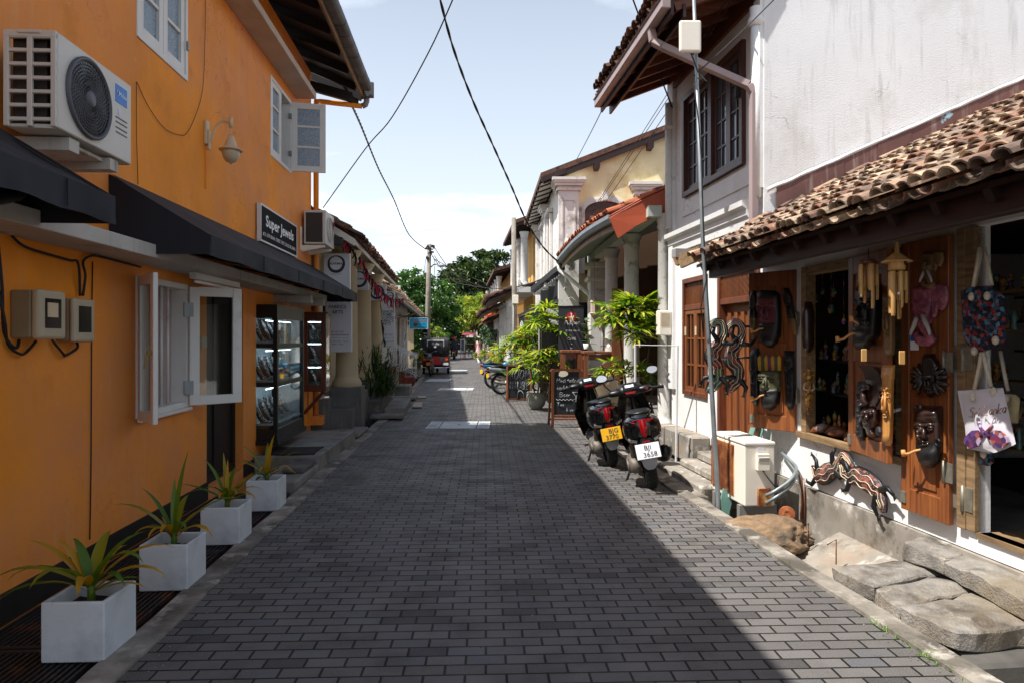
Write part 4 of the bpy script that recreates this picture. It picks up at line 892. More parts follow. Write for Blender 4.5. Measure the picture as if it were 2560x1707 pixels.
# hanging signs: white boards across the veranda
X_ = V((1, 0, 0)); Z_ = V((0, 0, 1))
def hang_sign(x0, x1, d, z0, z1, label, lines, ring=None, hooks=True):
    t = thing('hanging_sign', label, 'sign', ((x0+x1)/2, d, z0), 0, 'white shop signs across the veranda')
    b = MB(); b.box(x0, x1, d, d+.05, z0, z1); b.build('board', M['sign_grey'], t, bevel=.004)
    b = MB(); b.box(x1, x1+.02, d-.005, d+.055, z0, z1); b.build('frame', M['white_metal'], t)
    c = (x0+x1)/2
    if ring:
        rz_, rr = ring; b = MB(); k = 40
        for i in range(2):
            b.tube([(c+(rr+.012*math.sin(q*2*math.pi/k*3+i)*.4)*math.cos(2*math.pi*q/k), d-.006, rz_+rr*math.sin(2*math.pi*q/k)) for q in range(k+1)], [rr*(.13+.07*math.sin(2*math.pi*q/k+2.4+i)) for q in range(k+1)], 5, cap=False, flat=(.15, 1), up=(0, 1, 0))
        b.build('emblem', M['ink'], t)
        text('KARMA', (c, d, rz_), X_, Z_, rr*.42, M['ink'], t, sx=1.15, bold=.012); text('collection', (c, d, rz_-rr*1.32), X_, Z_, rr*.24, M['ink_light'], t, sx=1.5)
    for s, z, sz, ink in lines: text(s, (c, d, z), X_, Z_, sz*1.12, M[ink], t, bold=.012)
    return t
x = lambda px, d: (px-CX)/F*d
zz = lambda py, d: H+(HOR-py)/F*d
d = 11.9; hang_sign(x(809, d), x(872, d), d, zz(745, d), zz(634, d), 'nearest white round emblem sign, above the end of the long awning', [], (zz(660, d), .135))
d = 11.92; hang_sign(x(811, d), x(876, d), d, zz(880, d), zz(746, d), 'long white sign listing fabrics and arts, beside the wooden jewellery cabinet',
    [('TAILORING', zz(752, d), .075, 'ink'), ('FABRICS', zz(768, d), .075, 'ink'), ('ARTS', zz(781, d), .075, 'ink'), ('091 222 7233', zz(830, d), .035, 'ink_light'), ('www.karmacollection.lk', zz(837, d), .036, 'ink'), ('__________________', zz(842, d), .04, 'ink_light'), ('Fashion    Ornaments    Ceramic', zz(853, d), .026, 'ink_light'), ('Leather    Home', zz(860, d), .028, 'ink_light')])
d = 14.1; hang_sign(x(876, d), x(919, d), d, zz(725, d), zz(676, d), 'second round emblem sign, above the middle column', [], (zz(698, d), .15))
d = 16.6; hang_sign(x(921, d), x(963, d), d, zz(752, d), zz(712, d), 'third round emblem sign, behind the red bunting', [], (zz(730, d), .155))
d = 17.6; hang_sign(x(948, d), x(985, d), d, zz(866, d), zz(754, d), 'far long white fashion and home sign beside the white house',
    [('FASHION', zz(780, d), .085, 'ink'), ('HOME', zz(787.5, d), .085, 'ink'), ('TAILORING', zz(795, d), .085, 'ink'), ('FABRICS', zz(802.5, d), .085, 'ink'), ('ARTS', zz(810, d), .085, 'ink'), ('091 222 7233', zz(837, d), .05, 'ink_light'), ('_____________', zz(842, d), .06, 'ink_light'), ('www.karmacollection.lk', zz(853, d), .035, 'ink_light')])
d = 19.5; hang_sign(x(964, d), x(985, d), d, zz(753, d), zz(728, d), 'farthest round emblem sign, partly hidden behind the third', [], (zz(740, d), .1))
# bunting of ribbons
rnd.seed(11); t = thing('bunting', 'string of dark red and black ribbons hanging under the eave of the columned shop', 'bunting', KF.p(14, 1.1, 3))
P = [ray(858, 590, 11.6), ray(870, 612, 11.9), ray(905, 650, 12.6), ray(925, 690, 13.5), ray(945, 716, 14.5), ray(962, 735, 15.6), ray(980, 748, 17), ray(1010, 748, 19)]
b = MB(); b.tube(P, .006, 4); b.build('string', M['rope_black'], t)
for nm, mt, par in (('ribbon', 'ribbon_red', 0), ('ribbon', 'ribbon_black', 1)):
    b = MB()
    for i in range(46):
        if i % 2 != par and i > 8 or (i <= 8 and (par == 0) != (i % 3 == 0)): continue
        u = (i+.5)/46*(len(P)-1); k = int(u); p = P[k].lerp(P[min(k+1, len(P)-1)], u-k); h_ = rnd.uniform(.14, .3); w_ = .022; a = rnd.uniform(-.5, .5); e = V((math.cos(a), math.sin(a), 0))*w_; s_ = V((rnd.uniform(-.04, .04), 0, 0))
        b.add([p-e, p+e, p+e*.9+s_-Z_*h_*.6, p-e*.9+s_-Z_*h_*.6, p+e*.2-Z_*h_, p-e*.6-Z_*h_*.95], [(0, 1, 2, 3), (3, 2, 4, 5)])
    b.build(nm, M[mt], t)
b = MB(); pts = [ray(949, 752, 16.4), ray(953, 800, 16.2), ray(958, 845, 16.2), ray(962, 868, 16.2)]
for i, p in enumerate(pts[:-1]): q = pts[i+1]; b.tube([p, p.lerp(q, .5)+V((.02, 0, 0)), q], [.01, .03, .008], 4, flat=(1, .3))
one(b, 'ribbon_strand', M['ribbon_black'], 'single black ribbon strand hanging down beside the far fashion sign', 'ribbon')
# grass-like shrub in a concrete trough, slabs over the drain
t = thing('trough_planter', 'dark concrete trough in front of the columns holding a large spiky shrub', 'planter', (-3.0, 15, 0))
b = MB(KF.M); b.box(13.9, 16.2, .9, 1.42, -.3, .36); b.build('trough', M['dark_concrete'], t, bevel=.015)
b = MB(KF.M); b.box(14.2, 16.6, 1.42, 1.85, -.3, .17); b.build('ledge', M['grey_concrete'], t, bevel=.015)
t = thing('spiky_shrub', 'large dark green shrub of narrow arching leaves in the concrete trough', 'shrub', KF.p(14.9, 1.15, .4)); b = MB()
for i in range(1500):
    c_ = V((rnd.gauss(0, .21), rnd.gauss(0, .42), abs(rnd.gauss(.1, .36)))); o_ = KF.p(14.9, 1.15, .36)+c_; az = rnd.uniform(0, 6.3) if rnd.random() < .4 else math.atan2(c_.y, c_.x)+rnd.gauss(0, .7); el = rnd.uniform(.1, 1.4)
    b.leaf(o_, (math.cos(az)*math.cos(el), math.sin(az)*math.cos(el), math.sin(el)), rnd.uniform(.2, .42), rnd.uniform(.016, .03), rnd.uniform(.2, .8), seg=3)
for i in range(60): az = rnd.uniform(0, 6.3); b.leaf(KF.p(14.9+rnd.uniform(-.4, .4), 1.15, .8), (math.cos(az)*.3, math.sin(az)*.3, 1), rnd.uniform(.4, .8), .014, .15, seg=4)
b.build('foliage', M['leaf_dark'], t)
kw = lambda d, n: tuple(KF.p(d, n, 0)[:2])
slg = 'concrete slabs bridging the left drain'
rough_slab('drain_slab', [(-3.2, 11.0), (-2.46, 11.0), (-2.50, 11.9), (-3.3, 11.9)], .03, .09, M['grey_concrete'], 'thin concrete slab bridging the drain at the foot of the nearest column', 'slab', slg, .006, 7)
rough_slab('drain_slab', [kw(13.4, 1.22), kw(13.4, 1.86), kw(13.8, 1.88), kw(13.8, 1.22)], .03, .10, M['grey_concrete'], 'concrete slab bridging the drain just before the spiky shrub', 'slab', slg, .006, 8)
rough_slab('drain_slab', [kw(17.6, 1.25), kw(17.6, 1.9), kw(18.1, 1.95), kw(18.1, 1.25)], .03, .10, M['grey_concrete'], 'concrete slab bridging the drain just beyond the spiky shrub', 'slab', slg, .006, 9)
b = MB(KF.M); b.box(18.2, 20.4, .6, 1.3, -.3, .6); b.box(18.9, 20.0, 1.3, 1.7, -.3, .3); one(b, 'door_step', M['grey_concrete'], 'grey stepped concrete doorstep between the shrub and the red plinth', 'step', bevel=.015)
for i, (d_, n_, l_) in enumerate(((15.7, 1.93, 1.1), (18.2, 1.95, .5))):
    rough_slab('kerb_stone', [kw(d_, n_), kw(d_, n_+.22), kw(d_+l_, n_+.2), kw(d_+l_, n_-.02)], .016, .045, M['ledge_paint'], ('long pale worn stone', 'short pale worn stone')[i]+' lying in the kerb beside the trough', 'stone', jit=.01, seed=20+i)
# ---------- white house with red plinth ----------
wh = thing('white_house', 'long white house with tall panelled shutters, red plinth and tiled eave', 'house', KF.p(30, -1, 0))
b = MB(KF.M); b.wall(20.5, 44, -.3, 3.6, -.25, .2); b.box(20.5, 44, -5, -4.8, -.3, 5); b.box(43.8, 44, -4.8, -.25, -.3, 5.); b.box(20.5, 20.7, -4.8, -.25, -.3, 5); b.build('wall', M['white_plaster'], wh)
b = MB(KF.M); b.box(20.6, 26.6, .205, .75, -.3, .55); b.box(25.4, 26.4, .75, 1.15, -.3, .36); b.box(25.4, 26.4, 1.15, 1.5, -.3, .18); b.build('plinth', M['red_oxide'], wh)
for i, (d_, wd) in enumerate(((21.3, 1.1), (23.4, 1.1), (25.6, 1.2), (28.2, 1.1), (30.6, 1.1), (33.5, 1.3), (36.5, 1.3), (39.5, 1.3))):
    b = MB(KF.M); b.frame(d_, d_+wd, .75, 2.75, .2, .3, .09); b.box(d_+wd/2-.04, d_+wd/2+.04, .2, .285, .84, 2.66)
    for z in (1.3, 2.2): b.box(d_+.09, d_+wd-.09, .2, .27, z, z+.07)
    sh = b.build('shutter', M['white_paint'], wh)
    b = MB(KF.M); b.box(d_+.09, d_+wd-.09, .203, .215, .84, 2.66); b.build('pane', M['sign_grey' if i % 3 else 'pane_reflection'], sh)
for d_ in (22.8, 25.2, 27.4, 29.9, 32.2, 35.2, 38.2, 41):
    b = MB(KF.M); b.box(d_, d_+.22, .2, .34, .0, 2.9); b.build('pilaster', M['white_paint'], wh)
ez2 = lambda n: 2.98+(1.1-n)*.55
b = MB(KF.M); b.add([(20.7, 1.1, ez2(1.1)), (44.2, 1.1, ez2(1.1)), (44.2, -2.4, ez2(-2.4)), (20.7, -2.4, ez2(-2.4)), (20.7, 1.1, ez2(1.1)+.05), (44.2, 1.1, ez2(1.1)+.05), (44.2, -2.4, ez2(-2.4)+.05), (20.7, -2.4, ez2(-2.4)+.05)], [(3, 2, 1, 0), (4, 5, 6, 7), (0, 1, 5, 4), (1, 2, 6, 5), (2, 3, 7, 6), (3, 0, 4, 7)])
wr = b.build('roof', M['black_wood'], wh)
b = MB(); tiles(b, KF.p(20.7, 1.12, ez2(1.1)+.09), KF.p(44.2, 1.12, ez2(1.1)+.09), KF.p(0, -1, .55)-KF.p(0, 0, 0), 90, 3, .26, .1, n=4, seed=5, pan=False); b.build('roof_tile', M['clay_tile'], wr)
b = MB(KF.M); b.box(20.7, 44.2, 1.12, 1.24, 2.86, 2.97); b.tube([(33, 1.2, 2.86), (33, .9, 2.7), (33, .4, 2.6), (33, .36, .2)], .05, 8); b.build('gutter', M['grey_plastic'], wh)
def railing(d_, label):
    t = thing('stair_railing', label, 'railing', KF.p(d_, 1, 0), 0, 'white iron railings by the red steps'); b = MB(KF.M)
    pr = [(.35, .56, 1.42), (.75, .56, 1.42), (1.12, .37, 1.2), (1.5, .19, 1.05), (1.62, .05, .98)]
    for k in (0, 1): b.tube([(d_, n, z1-.1*k) for n, z0, z1 in pr], .016, 6)
    b.tube([(d_, n, z0+.1) for n, z0, z1 in pr], .014, 6); b.build('rail', M['white_metal'], t)
    for n in (.35, .52, .7, .88, 1.05, 1.22, 1.4, 1.55):
        q = max(i for i in range(len(pr)) if pr[i][0] <= n); q2 = min(q+1, 4); f = 0 if q == q2 else (n-pr[q][0])/(pr[q2][0]-pr[q][0])
        b = MB(KF.M); b.cyl((d_, n, pr[q][1]+(pr[q2][1]-pr[q][1])*f), (d_, n, pr[q][2]+(pr[q2][2]-pr[q][2])*f), .013, 6); b.build('baluster', M['white_metal'], t)
railing(25.3, 'nearer white iron railing at the red steps of the white house'); railing(26.5, 'farther white iron railing at the red steps of the white house')
# blue sign, small dark sign
d = 28.; t = thing('hanging_sign', 'bright blue shop sign with red lettering on the white house', 'sign', (x(1046, d), d, zz(822, d)))
b = MB(); b.box(x(1024, d), x(1069, d), d, d+.06, zz(822, d), zz(796, d)); b.build('board', M['sign_blue'], t)
b = MB(); b.frame(0, 0, 0, 0, 0, 0, 0) if False else None
x0, x1, z0, z1 = x(1024, d), x(1069, d), zz(822, d), zz(796, d)
b.box(x0-.02, x0, d-.01, d+.07, z0, z1); b.box(x1, x1+.02, d-.01, d+.07, z0, z1); b.box(x0, x1, d-.01, d+.07, z1, z1+.02); b.box(x0, x1, d-.01, d+.07, z0-.02, z0); b.build('frame', M['white_metal'], t)
text('LINA SILVER', ((x0+x1)/2+.03, d, z1-.12), X_, Z_, .13, M['red_paint'], t, sx=.9); text('JEWELLERS', ((x0+x1)/2+.12, d, z1-.25), X_, Z_, .07, M['ink'], t); text('GEM & CRAFT', ((x0+x1)/2+.12, d, z1-.36), X_, Z_, .06, M['ink'], t)
b = MB(); b.lathe([(.001, 0), (.09, 0)], (x0+.24, d-.004, z0+.16), 16, axis=(0, -1, 0)); b.build('emblem', M['shell'], t)
b = MB(); b.bar((x0-.5, d+.03, z1+.1), (x1, d+.03, z1+.06), .03, .03); b.build('bracket', M['iron'], t)
d = 33.; t = one(MB().box(x(1057, d), x(1068, d), d, d+.05, zz(839, d), zz(823, d)), 'hanging_sign', M['sign_black'], 'small black sign hanging beside the concrete pole', 'sign', bevel=.01)
text('SPA', (x(1062.5, d), d, zz(834, d)), X_, Z_, .1, M['letter_white'], t, local=True)
# ---------- white two-storey house, right ----------
hb = thing('white_house', 'tall white plastered house with a brown upper window and tiled roof, right side', 'house', RF.p(8.5, -1, 0))
UW = (7.56, 9.43, 3.55, 4.93); LWN = (8.6, 9.47, .86, 2.43); LDR = (7.22, 8.28, .34, 2.43)
b = MB(RF.M); b.wall(7.14, 9.97, -.32, 5.4, -.25, 0, [UW, LWN, LDR])
b.box(9.77, 9.97, -6, -.25, -.32, 7.5)
b.build('wall', M['white_plaster'], hb)
# gable wall facing the viewer
b = MB(); g0 = RF.p(7.14, 0, 0); gx = g0.x
def gz(xx): return 5.25+(xx-gx)*.47
b.prism([(gx, 7.14, -.3), (gx, 7.14, gz(gx)+.2), (gx+7, 7.14, gz(gx+7)+.2), (gx+7, 7.14, -.3)], (0, .22, 0)); b.build('gable_wall', M['rough_white'], hb)
b = MB(RF.M); b.box(7.2, 9.9, -2.3, -2.2, -.3, 5.3); b.build('shade_lining', M['dark_room'], hb)  # added dark sheet standing in for the unlit room
# trim: corner strips, cornice, window sill panel
b = MB(RF.M); b.box(9.8, 9.98, 0, .05, .9, 5.3); b.box(7.15, 7.3, 0, .04, 3.2, 5.3); b.cyl((7.2, .06, 3.1), (7.2, .06, 4.9), .055, 12); b.lathe([(.06, 0), (.09, .03), (.09, .06), (.065, .1), (.065, .2)], (7.2, .06, 4.9), 12); b.lathe([(.06, 0), (.08, .03), (.06, .06)], (9.85, .09, 4.62), 12); b.cyl((9.85, .09, 3.2), (9.85, .09, 5.0), .05, 10)
b.build('pilaster', M['white_plaster'], hb)
b = MB(RF.M); pr = [(0, 2.84), (.03, 2.84), (.035, 2.93), (.06, 2.96), (.065, 3.03), (.11, 3.06), (.115, 3.12), (0, 3.14)]
b.prism([(7.42, n, z) for n, z in pr], (2.56, 0, 0)); b.build('cornice', M['white_plaster'], hb)
b = MB(RF.M); b.box(8.28+.02, 8.58, 0, .02, .3, 2.6); b.box(7.42, 9.5, 0, .018, 3.3, 3.5); b.build('panel', M['white_plaster'], hb)
# upper window
b = MB(RF.M); b.frame(*UW, -.12, .05, .07); b.box(8.44, 8.55, -.1, .04, 3.62, 4.86); uw = b.build('window', M['window_wood'], hb, bevel=.004)
for i in range(4):
    w_ = (UW[1]-UW[0]-.25)/4; a = UW[0]+.07+i*w_+(.11 if i > 1 else 0)
    b = MB(RF.M); b.frame(a, a+w_, 3.62, 4.86, -.06, .0, .06)
    b.box(a+w_/2-.011, a+w_/2+.011, -.05, -.01, 3.68, 4.8)
    for q in (.25, .5, .75): b.box(a+.06, a+w_-.06, -.05, -.01, 3.62+1.24*q-.011, 3.62+1.24*q+.011)
    b.build('casement', M['window_wood'], uw); b = MB(RF.M); b.box(a+.05, a+w_-.05, -.034, -.028, 3.67, 4.81); b.build('pane', M['pane_reflection'], uw)
b = MB(RF.M); b.box(7.6, 7.64, .05, .1, 4.3, 4.42); b.build('hinge', M['iron'], uw)
# lower window and door
b = MB(RF.M); b.frame(*LWN, -.12, .03, .06); b.box(LWN[0]+.06, LWN[1]-.06, -.1, .02, 2.0, 2.07); lw_ = b.build('window', M['brown_wood'], hb, bevel=.004)
def lattice(mb, d0, d1, z0, z1, n):
    k = int((d1-d0+(z1-z0)*.4)/.032)
    for i in range(k):
        a = d0+i*.032; e = a-(z1-z0)*.4
        p, q = [a, z0], [e, z1]
        if e < d0: q = [d0, z0+(a-d0)/.4]
        if a > d1: p = [d1, z0+(a-d1)/.4]
        if q[1] > p[1] and q[1] <= z1+.001: mb.bar((p[0], n, p[1]), (q[0], n, q[1]), .014, .01, up=(0, 1, 0))
b = MB(RF.M); lattice(b, LWN[0]+.06, LWN[1]-.06, 2.07, 2.37, -.01); b.box(LWN[0]+.06, LWN[1]-.06, -.06, -.04, 2.07, 2.37); b.build('lattice', M['board_wood'], lw_)
for i in range(2):
    a = LWN[0]+.06+i*.375; b = MB(RF.M); b.frame(a, a+.375, .92, 2.0, -.05, .01, .055)
    b.box(a+.175, a+.2, -.04, .0, .98, 1.94)
    for z in (1.27, 1.62): b.box(a+.055, a+.32, -.04, .0, z-.012, z+.012)
    b.build('casement', M['board_wood'], lw_); b = MB(RF.M); b.box(a+.05, a+.325, -.024, -.018, .97, 1.95); b.build('pane', M['dark_glass'], lw_)
    b = MB(RF.M); b.box(a+.32, a+.37, .01, .018, 1.66, 1.78); b.build('bolt', M['cream_lamp'], lw_)
b = MB(RF.M); b.frame(*LDR, -.14, .03, .07); b.box(LDR[0]+.07, LDR[1]-.07, -.12, .02, 2.02, 2.09); dd = b.build('doorway', M['brown_wood'], hb, bevel=.004)
b = MB(RF.M); lattice(b, LDR[0]+.07, LDR[1]-.07, 2.09, 2.37, .0); b.box(LDR[0]+.07, LDR[1]-.07, -.06, -.04, 2.09, 2.37); b.build('lattice', M['board_wood'], dd)
b = MB(RF.M); b.box(LDR[0]+.07, LDR[1]-.07, -.1, -.06, .36, 2.02)
for i in range(5): a = LDR[0]+.1+i*.175; b.box(a, a+.12, -.06, -.035, 1.16, 1.92, top=(.02, .0)); b.box(a, a+.12, -.06, -.035, .45, 1.08, top=(.02, .0))
b.build('door', M['board_wood'], dd)
# roof of the white house
ez3 = lambda n: 5.06+(1.0-n)*.40
b = MB(RF.M); b.add([(7.06, 1.0, ez3(1.)), (10.05, 1.0, ez3(1.)), (10.05, -6, ez3(-6)), (7.06, -6, ez3(-6)), (7.06, 1.0, ez3(1.)+.06), (10.05, 1.0, ez3(1.)+.06), (10.05, -6, ez3(-6)+.06), (7.06, -6, ez3(-6)+.06)], [(3, 2, 1, 0), (4, 5, 6, 7), (0, 1, 5, 4), (1, 2, 6, 5), (2, 3, 7, 6), (3, 0, 4, 7)])
hr = b.build('roof', M['rafter_wood'], hb)
b = MB(RF.M)
for i in range(8): d = 7.12+i*.41; b.bar((d, .98, ez3(.98)-.05), (d, -.1, ez3(-.1)-.05), .06, .1)
b.box(7.16, 10.05, -.02, .04, 5.2, 5.45); b.build('rafter', M['rafter_wood'], hr)
b = MB(RF.M); b.box(7.07, 10.1, .87, .90, ez3(1)-.16, ez3(1)-.02); b.box(7.07, 10.1, 1.0, 1.03, ez3(1)-.14, ez3(1)+.05); b.build('fascia', M['dark_wood'], hr)
b = MB(); tiles(b, RF.p(7.07, 1.06, ez3(1.)+.12), RF.p(10.1, 1.06, ez3(1.)+.12), RF.p(0, -1, .40)-RF.p(0, 0, 0), 22, 4, .26, .085, seed=9); b.build('roof_tile', M['old_tile'], hr)
b = MB(RF.M); b.box(7.06, 10.08, 1.03, 1.13, 4.98, 5.08); b.box(7.06, 10.08, 1.025, 1.15, 5.08, 5.10); b.build('gutter', M['pvc_mauve'], hb, bevel=.01)
b = MB(RF.M); P = [(7.55, 1.08, 4.99), (7.55, 1.06, 4.85), (7.5, .98, 4.78), (7.2, .14, 4.28), (7.19, .09, 4.2), (7.19, .09, 2.7)]
for p, q in zip(P, P[1:]): b.bar(p, q, .075, .075, up=(1, 0, 0))
b.build('downpipe', M['pvc_mauve'], hb, bevel=.006)
b = MB(RF.M); b.box(9.98, 10.08, .02, .1, 1.62, 2.04); b.box(9.9, 10.0, .1, .26, 1.68, 2.0) if False else None
t = thing('meter_box', 'pale yellow meter box on the far corner of the white house behind the palm', 'meter box', RF.p(9.9, .1, 1.6))
b = MB(RF.M); b.box(9.82, 9.97, .05, .24, 1.66, 2.02); b.build('box', M['ac_cream'], t, bevel=.015); b = MB(RF.M); b.box(9.815, 9.82, .08, .21, 1.8, 1.98); b.build('viewing_window', M['meter_cover'], t)
# steps to the brown door, slanted cheek wall
b = MB(RF.M); b.box(7.25, 8.75, .02, .62, -.3, .055); b.box(7.4, 8.5, .02, .42, .055, .145); b.box(7.5, 8.4, .02, .24, .145, .25); b.box(8.5, 9.9, .02, .27, .055, .40)
one(b, 'door_step', M['drain_concrete'], 'worn white stone steps below the brown wooden door', 'step', bevel=.02)
b = MB(RF.M); b.box(7.1, 9.9, .62, .95, -.3, -.01); struct(b, 'pavement', M['drain_concrete'])
# ---------- souvenir shop ----------
sb = thing('souvenir_shop', 'low white souvenir shop with a deep clay tiled roof, right foreground', 'shop', RF.p(5, -1, 0))
SW = (4.98, 6.36, .76, 2.28); SD = (2.9, 4.3, .40, 2.33)
b = MB(RF.M); b.wall(1.5, 7.14, .268, 2.62, -.08, 0, [SW, SD]); b.box(1.5, 1.7, -3.4, -.08, -.3, 3.4); b.box(1.5, 7.13, -3.6, -3.4, -.3, 3.8); b.box(6.95, 7.13, -3.4, -.08, -.3, 2.6); b.build('wall', M['white_plaster'], sb)
b = MB(RF.M); b.box(4.28, 7.13, .0, .03, -.4, .262); b.box(1.5, 4.28, 0, .03, -.4, .262); b.build('plinth', M['drain_concrete'], sb)
b = MB(RF.M); b.box(1.6, 7.1, -3.4, -.2, .33, .37); b.build('floor', M['grey_concrete'], sb)
b = MB(RF.M); b.box(2.9, 4.3, -.3, .02, .371, .40); b.build('door_sill', M['weathered_wood'], sb)
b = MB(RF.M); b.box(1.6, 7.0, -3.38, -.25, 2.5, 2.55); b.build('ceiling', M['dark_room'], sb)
b = MB(RF.M); b.box(1.72, 6.93, -3.36, -3.34, .38, 2.5); b.box(6.90, 6.93, -3.3, -.1, .38, 2.5); b.box(1.72, 6.88, -3.3, -1.3, .372, .378); b.box(5.1, 6.9, -.115, -.085, .38, .74); b.build('shade_lining', M['dark_room'], sb)  # dark sheets added to make the shop interior look shaded
b = MB(RF.M); b.box(1.5, 6.95, .60, .68, 2.222, 2.43); b.box(1.5, 7.1, -.02, .05, 2.36, 2.56); b.build('beam', M['dark_wood'], sb, bevel=.006)
es = lambda n: 2.37+(.75-n)*.49
b = MB(RF.M); b.add([(1.2, .74, es(.74)-.03), (7.12, .74, es(.74)-.03), (7.12, -4.2, es(-4.2)-.03), (1.2, -4.2, es(-4.2)-.03), (1.2, .74, es(.74)), (7.12, .74, es(.74)), (7.12, -4.2, es(-4.2)), (1.2, -4.2, es(-4.2))], [(3, 2, 1, 0), (4, 5, 6, 7), (0, 1, 5, 4), (1, 2, 6, 5), (2, 3, 7, 6), (3, 0, 4, 7)])
srf = b.build('roof', M['dark_wood'], sb)
b = MB()
sl = (RF.p(0, -1, .49)-RF.p(0, 0, 0))
tiles(b, RF.p(2.2, .80, es(.80)+.035), RF.p(6.98, .80, es(.80)+.035), sl, 42, 21, .20, .062, n=6, seed=3, jit=.024)
# a few slipped and ridge-side loose tiles along the flashing
for i in range(11):
    n = .25-.36*i; o_ = RF.p(6.98, n, es(n)+.13); b.tube([o_, o_+sl.normalized()*.27], .062, 8, flat=(1, 1), smooth=False)
b.build('roof_tile', M['clay_tile'], srf)
b = MB(RF.M)
for i in range(16): d = 1.6+i*.36; b.bar((d, .72, es(.72)-.07), (d, -.2, es(-.2)-.07), .05, .07)
b.build('rafter', M['dark_wood'], srf)
b = MB()
P0 = [(gx+.12+.35*i, 7.12) for i in range(9)]
lo = [V((xx, yy-.012, 2.78+.49*(xx-gx)-.12)) for xx, yy in P0]; hi = [V((xx, yy-.004-.003*(i % 2), 3.16+.437*(xx-2.69)+.008*math.sin(i*2.1))) for i, (xx, yy) in enumerate(P0)]
for i in range(8): b.prism([lo[i]+V((.003, 0, 0)), lo[i+1], hi[i+1], hi[i]], (0, -.006-.004*(i % 2), 0))
b.build('flashing', M['flashing'], sb)
b = MB(); 
b.grid(lambda u, v: (gx+.02+3.0*u, 7.125-.03*math.sin(v*math.pi), 3.15+.437*(gx+.02+3.0*u-2.69)+.05*v+.012*mnoise.noise(V((u*18, v, 0)))), 60, 4); b.build('mortar_fillet', M['rough_white'], sb)
b = MB(RF.M); b.bar((7.0, .95, 2.36), (6.6, .7, 2.5), .04, .07); b.bar((7.25, .92, 2.42), (7.1, .7, 2.52), .1, .09); b.build('eave_end', M['weathered_wood'], sb)
t = one(MB(RF.M).box(7.18, 7.3, .76, .94, 2.46, 2.55).bar((7.24, .76, 2.5), (7.24, .02, 2.5), .03, .03), 'flood_light', M['grey_plastic'], 'small grey flood light at the far end of the shop eave', 'lamp')
# window frame, jamb, sill
b = MB(RF.M); b.box(6.28, 6.36, -.07, .03, .76, 2.28); b.box(4.98, 5.06, -.07, .02, .76, 2.28); b.box(5.06, 6.28, -.07, .02, 2.2, 2.28); b.box(4.9, 6.42, -.2, .05, .70, .76); swn = b.build('window', M['weathered_wood'], sb, bevel=.004)
b = MB(RF.M); b.box(4.95, 5.0, -.21, .06, .78, .8); b.build('sill_lip', M['weathered_wood'], swn)
# leaves of the shutters: local frames  s along the leaf, n outward, z
class Leaf:
    def __init__(s, A, B):
        s.A, s.B = V((A.x, A.y, 0)), V((B.x, B.y, 0)); u = s.B-s.A; s.w = u.length; s.u = u.normalized(); n = V((-s.u.y, s.u.x, 0))
        if n.x > 0: n = -n
        s.n = n; s.M = Matrix(((s.u.x, n.x, 0, A.x), (s.u.y, n.y, 0, A.y), (0, 0, 1, 0), (0, 0, 0, 1)))
    def at(s, px, py, off=0.):
        """where the line of sight through the photo's pixel meets the leaf's plane"""
        D = V(((px-CX)/F, 1, -(py-HOR)/F)); P0_ = s.A+s.n*off; k = (P0_-V((0, 0, H))).dot(s.n)/D.dot(s.n); p = V((0, 0, H))+D*k
        return (p-s.A).dot(s.u), p.z
LA = Leaf(RF.p(6.47, .02, 0), RF.p(6.9, .27, 0))       # left leaf: hinge, free edge
LB = Leaf(RF.p(5.56, .05, 0), RF.p(4.92, .16, 0))      # right leaf
LD = Leaf(RF.p(4.93, .05, 0), RF.p(4.47, .05, 0))      # door leaf
def leaf_panel(Lf, z0, z1, rails, label, name, hinge_end=0):
    t = thing(name, label, 'shutter' if name != 'door_leaf' else 'door', (Lf.A.x, Lf.A.y, z0)); b = MB(Lf.M); st = .085; w_ = Lf.w
    b.box(0, st, -.02, .02, z0, z1); b.box(w_-st, w_, -.02, .02, z0, z1)
    for z, h_ in rails: b.box(st, w_-st, -.019, .018, z, z+h_)
    b.build('frame', M['red_wood'], t, bevel=.004)
    zs = sorted(rails)
    for (za, ha), (zb_, hb_) in zip(zs, zs[1:]):
        b = MB(Lf.M); b.box(st, w_-st, -.012, .004, za+ha, zb_); b.box(st+.035, w_-st-.035, .004, .016, za+ha+.035, zb_-.035, top=(.02, 0)); b.build('panel', M['red_wood'], t)
    b = MB(Lf.M)
    for z in (z0+.28, z0+1.0): s_ = 0 if hinge_end == 0 else w_; b.box(s_-.05, s_+.04, .02, .026, z, z+.13); b.cyl((s_-.03, .03, z-.01), (s_-.03, .03, z+.14), .01, 8)
    b.build('hinge', M['dull_steel'], t)
    b = MB(Lf.M); s_ = w_-.05 if hinge_end == 0 else .03; b.box(s_-.02, s_+.03, .02, .03, z0+.05, z0+.13); b.build('bolt', M['dull_steel'], t)
    return t
leaf_panel(LA, .735, 2.27, [(.735, .14), (1.44, .14), (2.13, .14)], 'open reddish window leaf hung with bearded masks, left of the shop window', 'window_leaf')
leaf_panel(LB, .72, 2.27, [(.72, .14), (1.44, .13), (2.13, .14)], 'reddish window leaf hung with bird headed and pale long masks, right of the shop window', 'window_leaf', 1)
leaf_panel(LD, .40, 2.30, [(.40, .16), (1.25, .14), (2.16, .14)], 'tall reddish door leaf hung with elephant masks beside the doorway', 'door_leaf', 1)
b = MB(RF.M); b.box(4.37, 4.44, -.03, .04, .4, 2.33); b.box(4.3, 4.37, -.05, .03, .4, 2.33)
one(b, 'door_frame', M['weathered_wood'], 'weathered wooden door frame with big strap hinges beside the doorway', 'door frame', bevel=.004)
b = MB(RF.M)
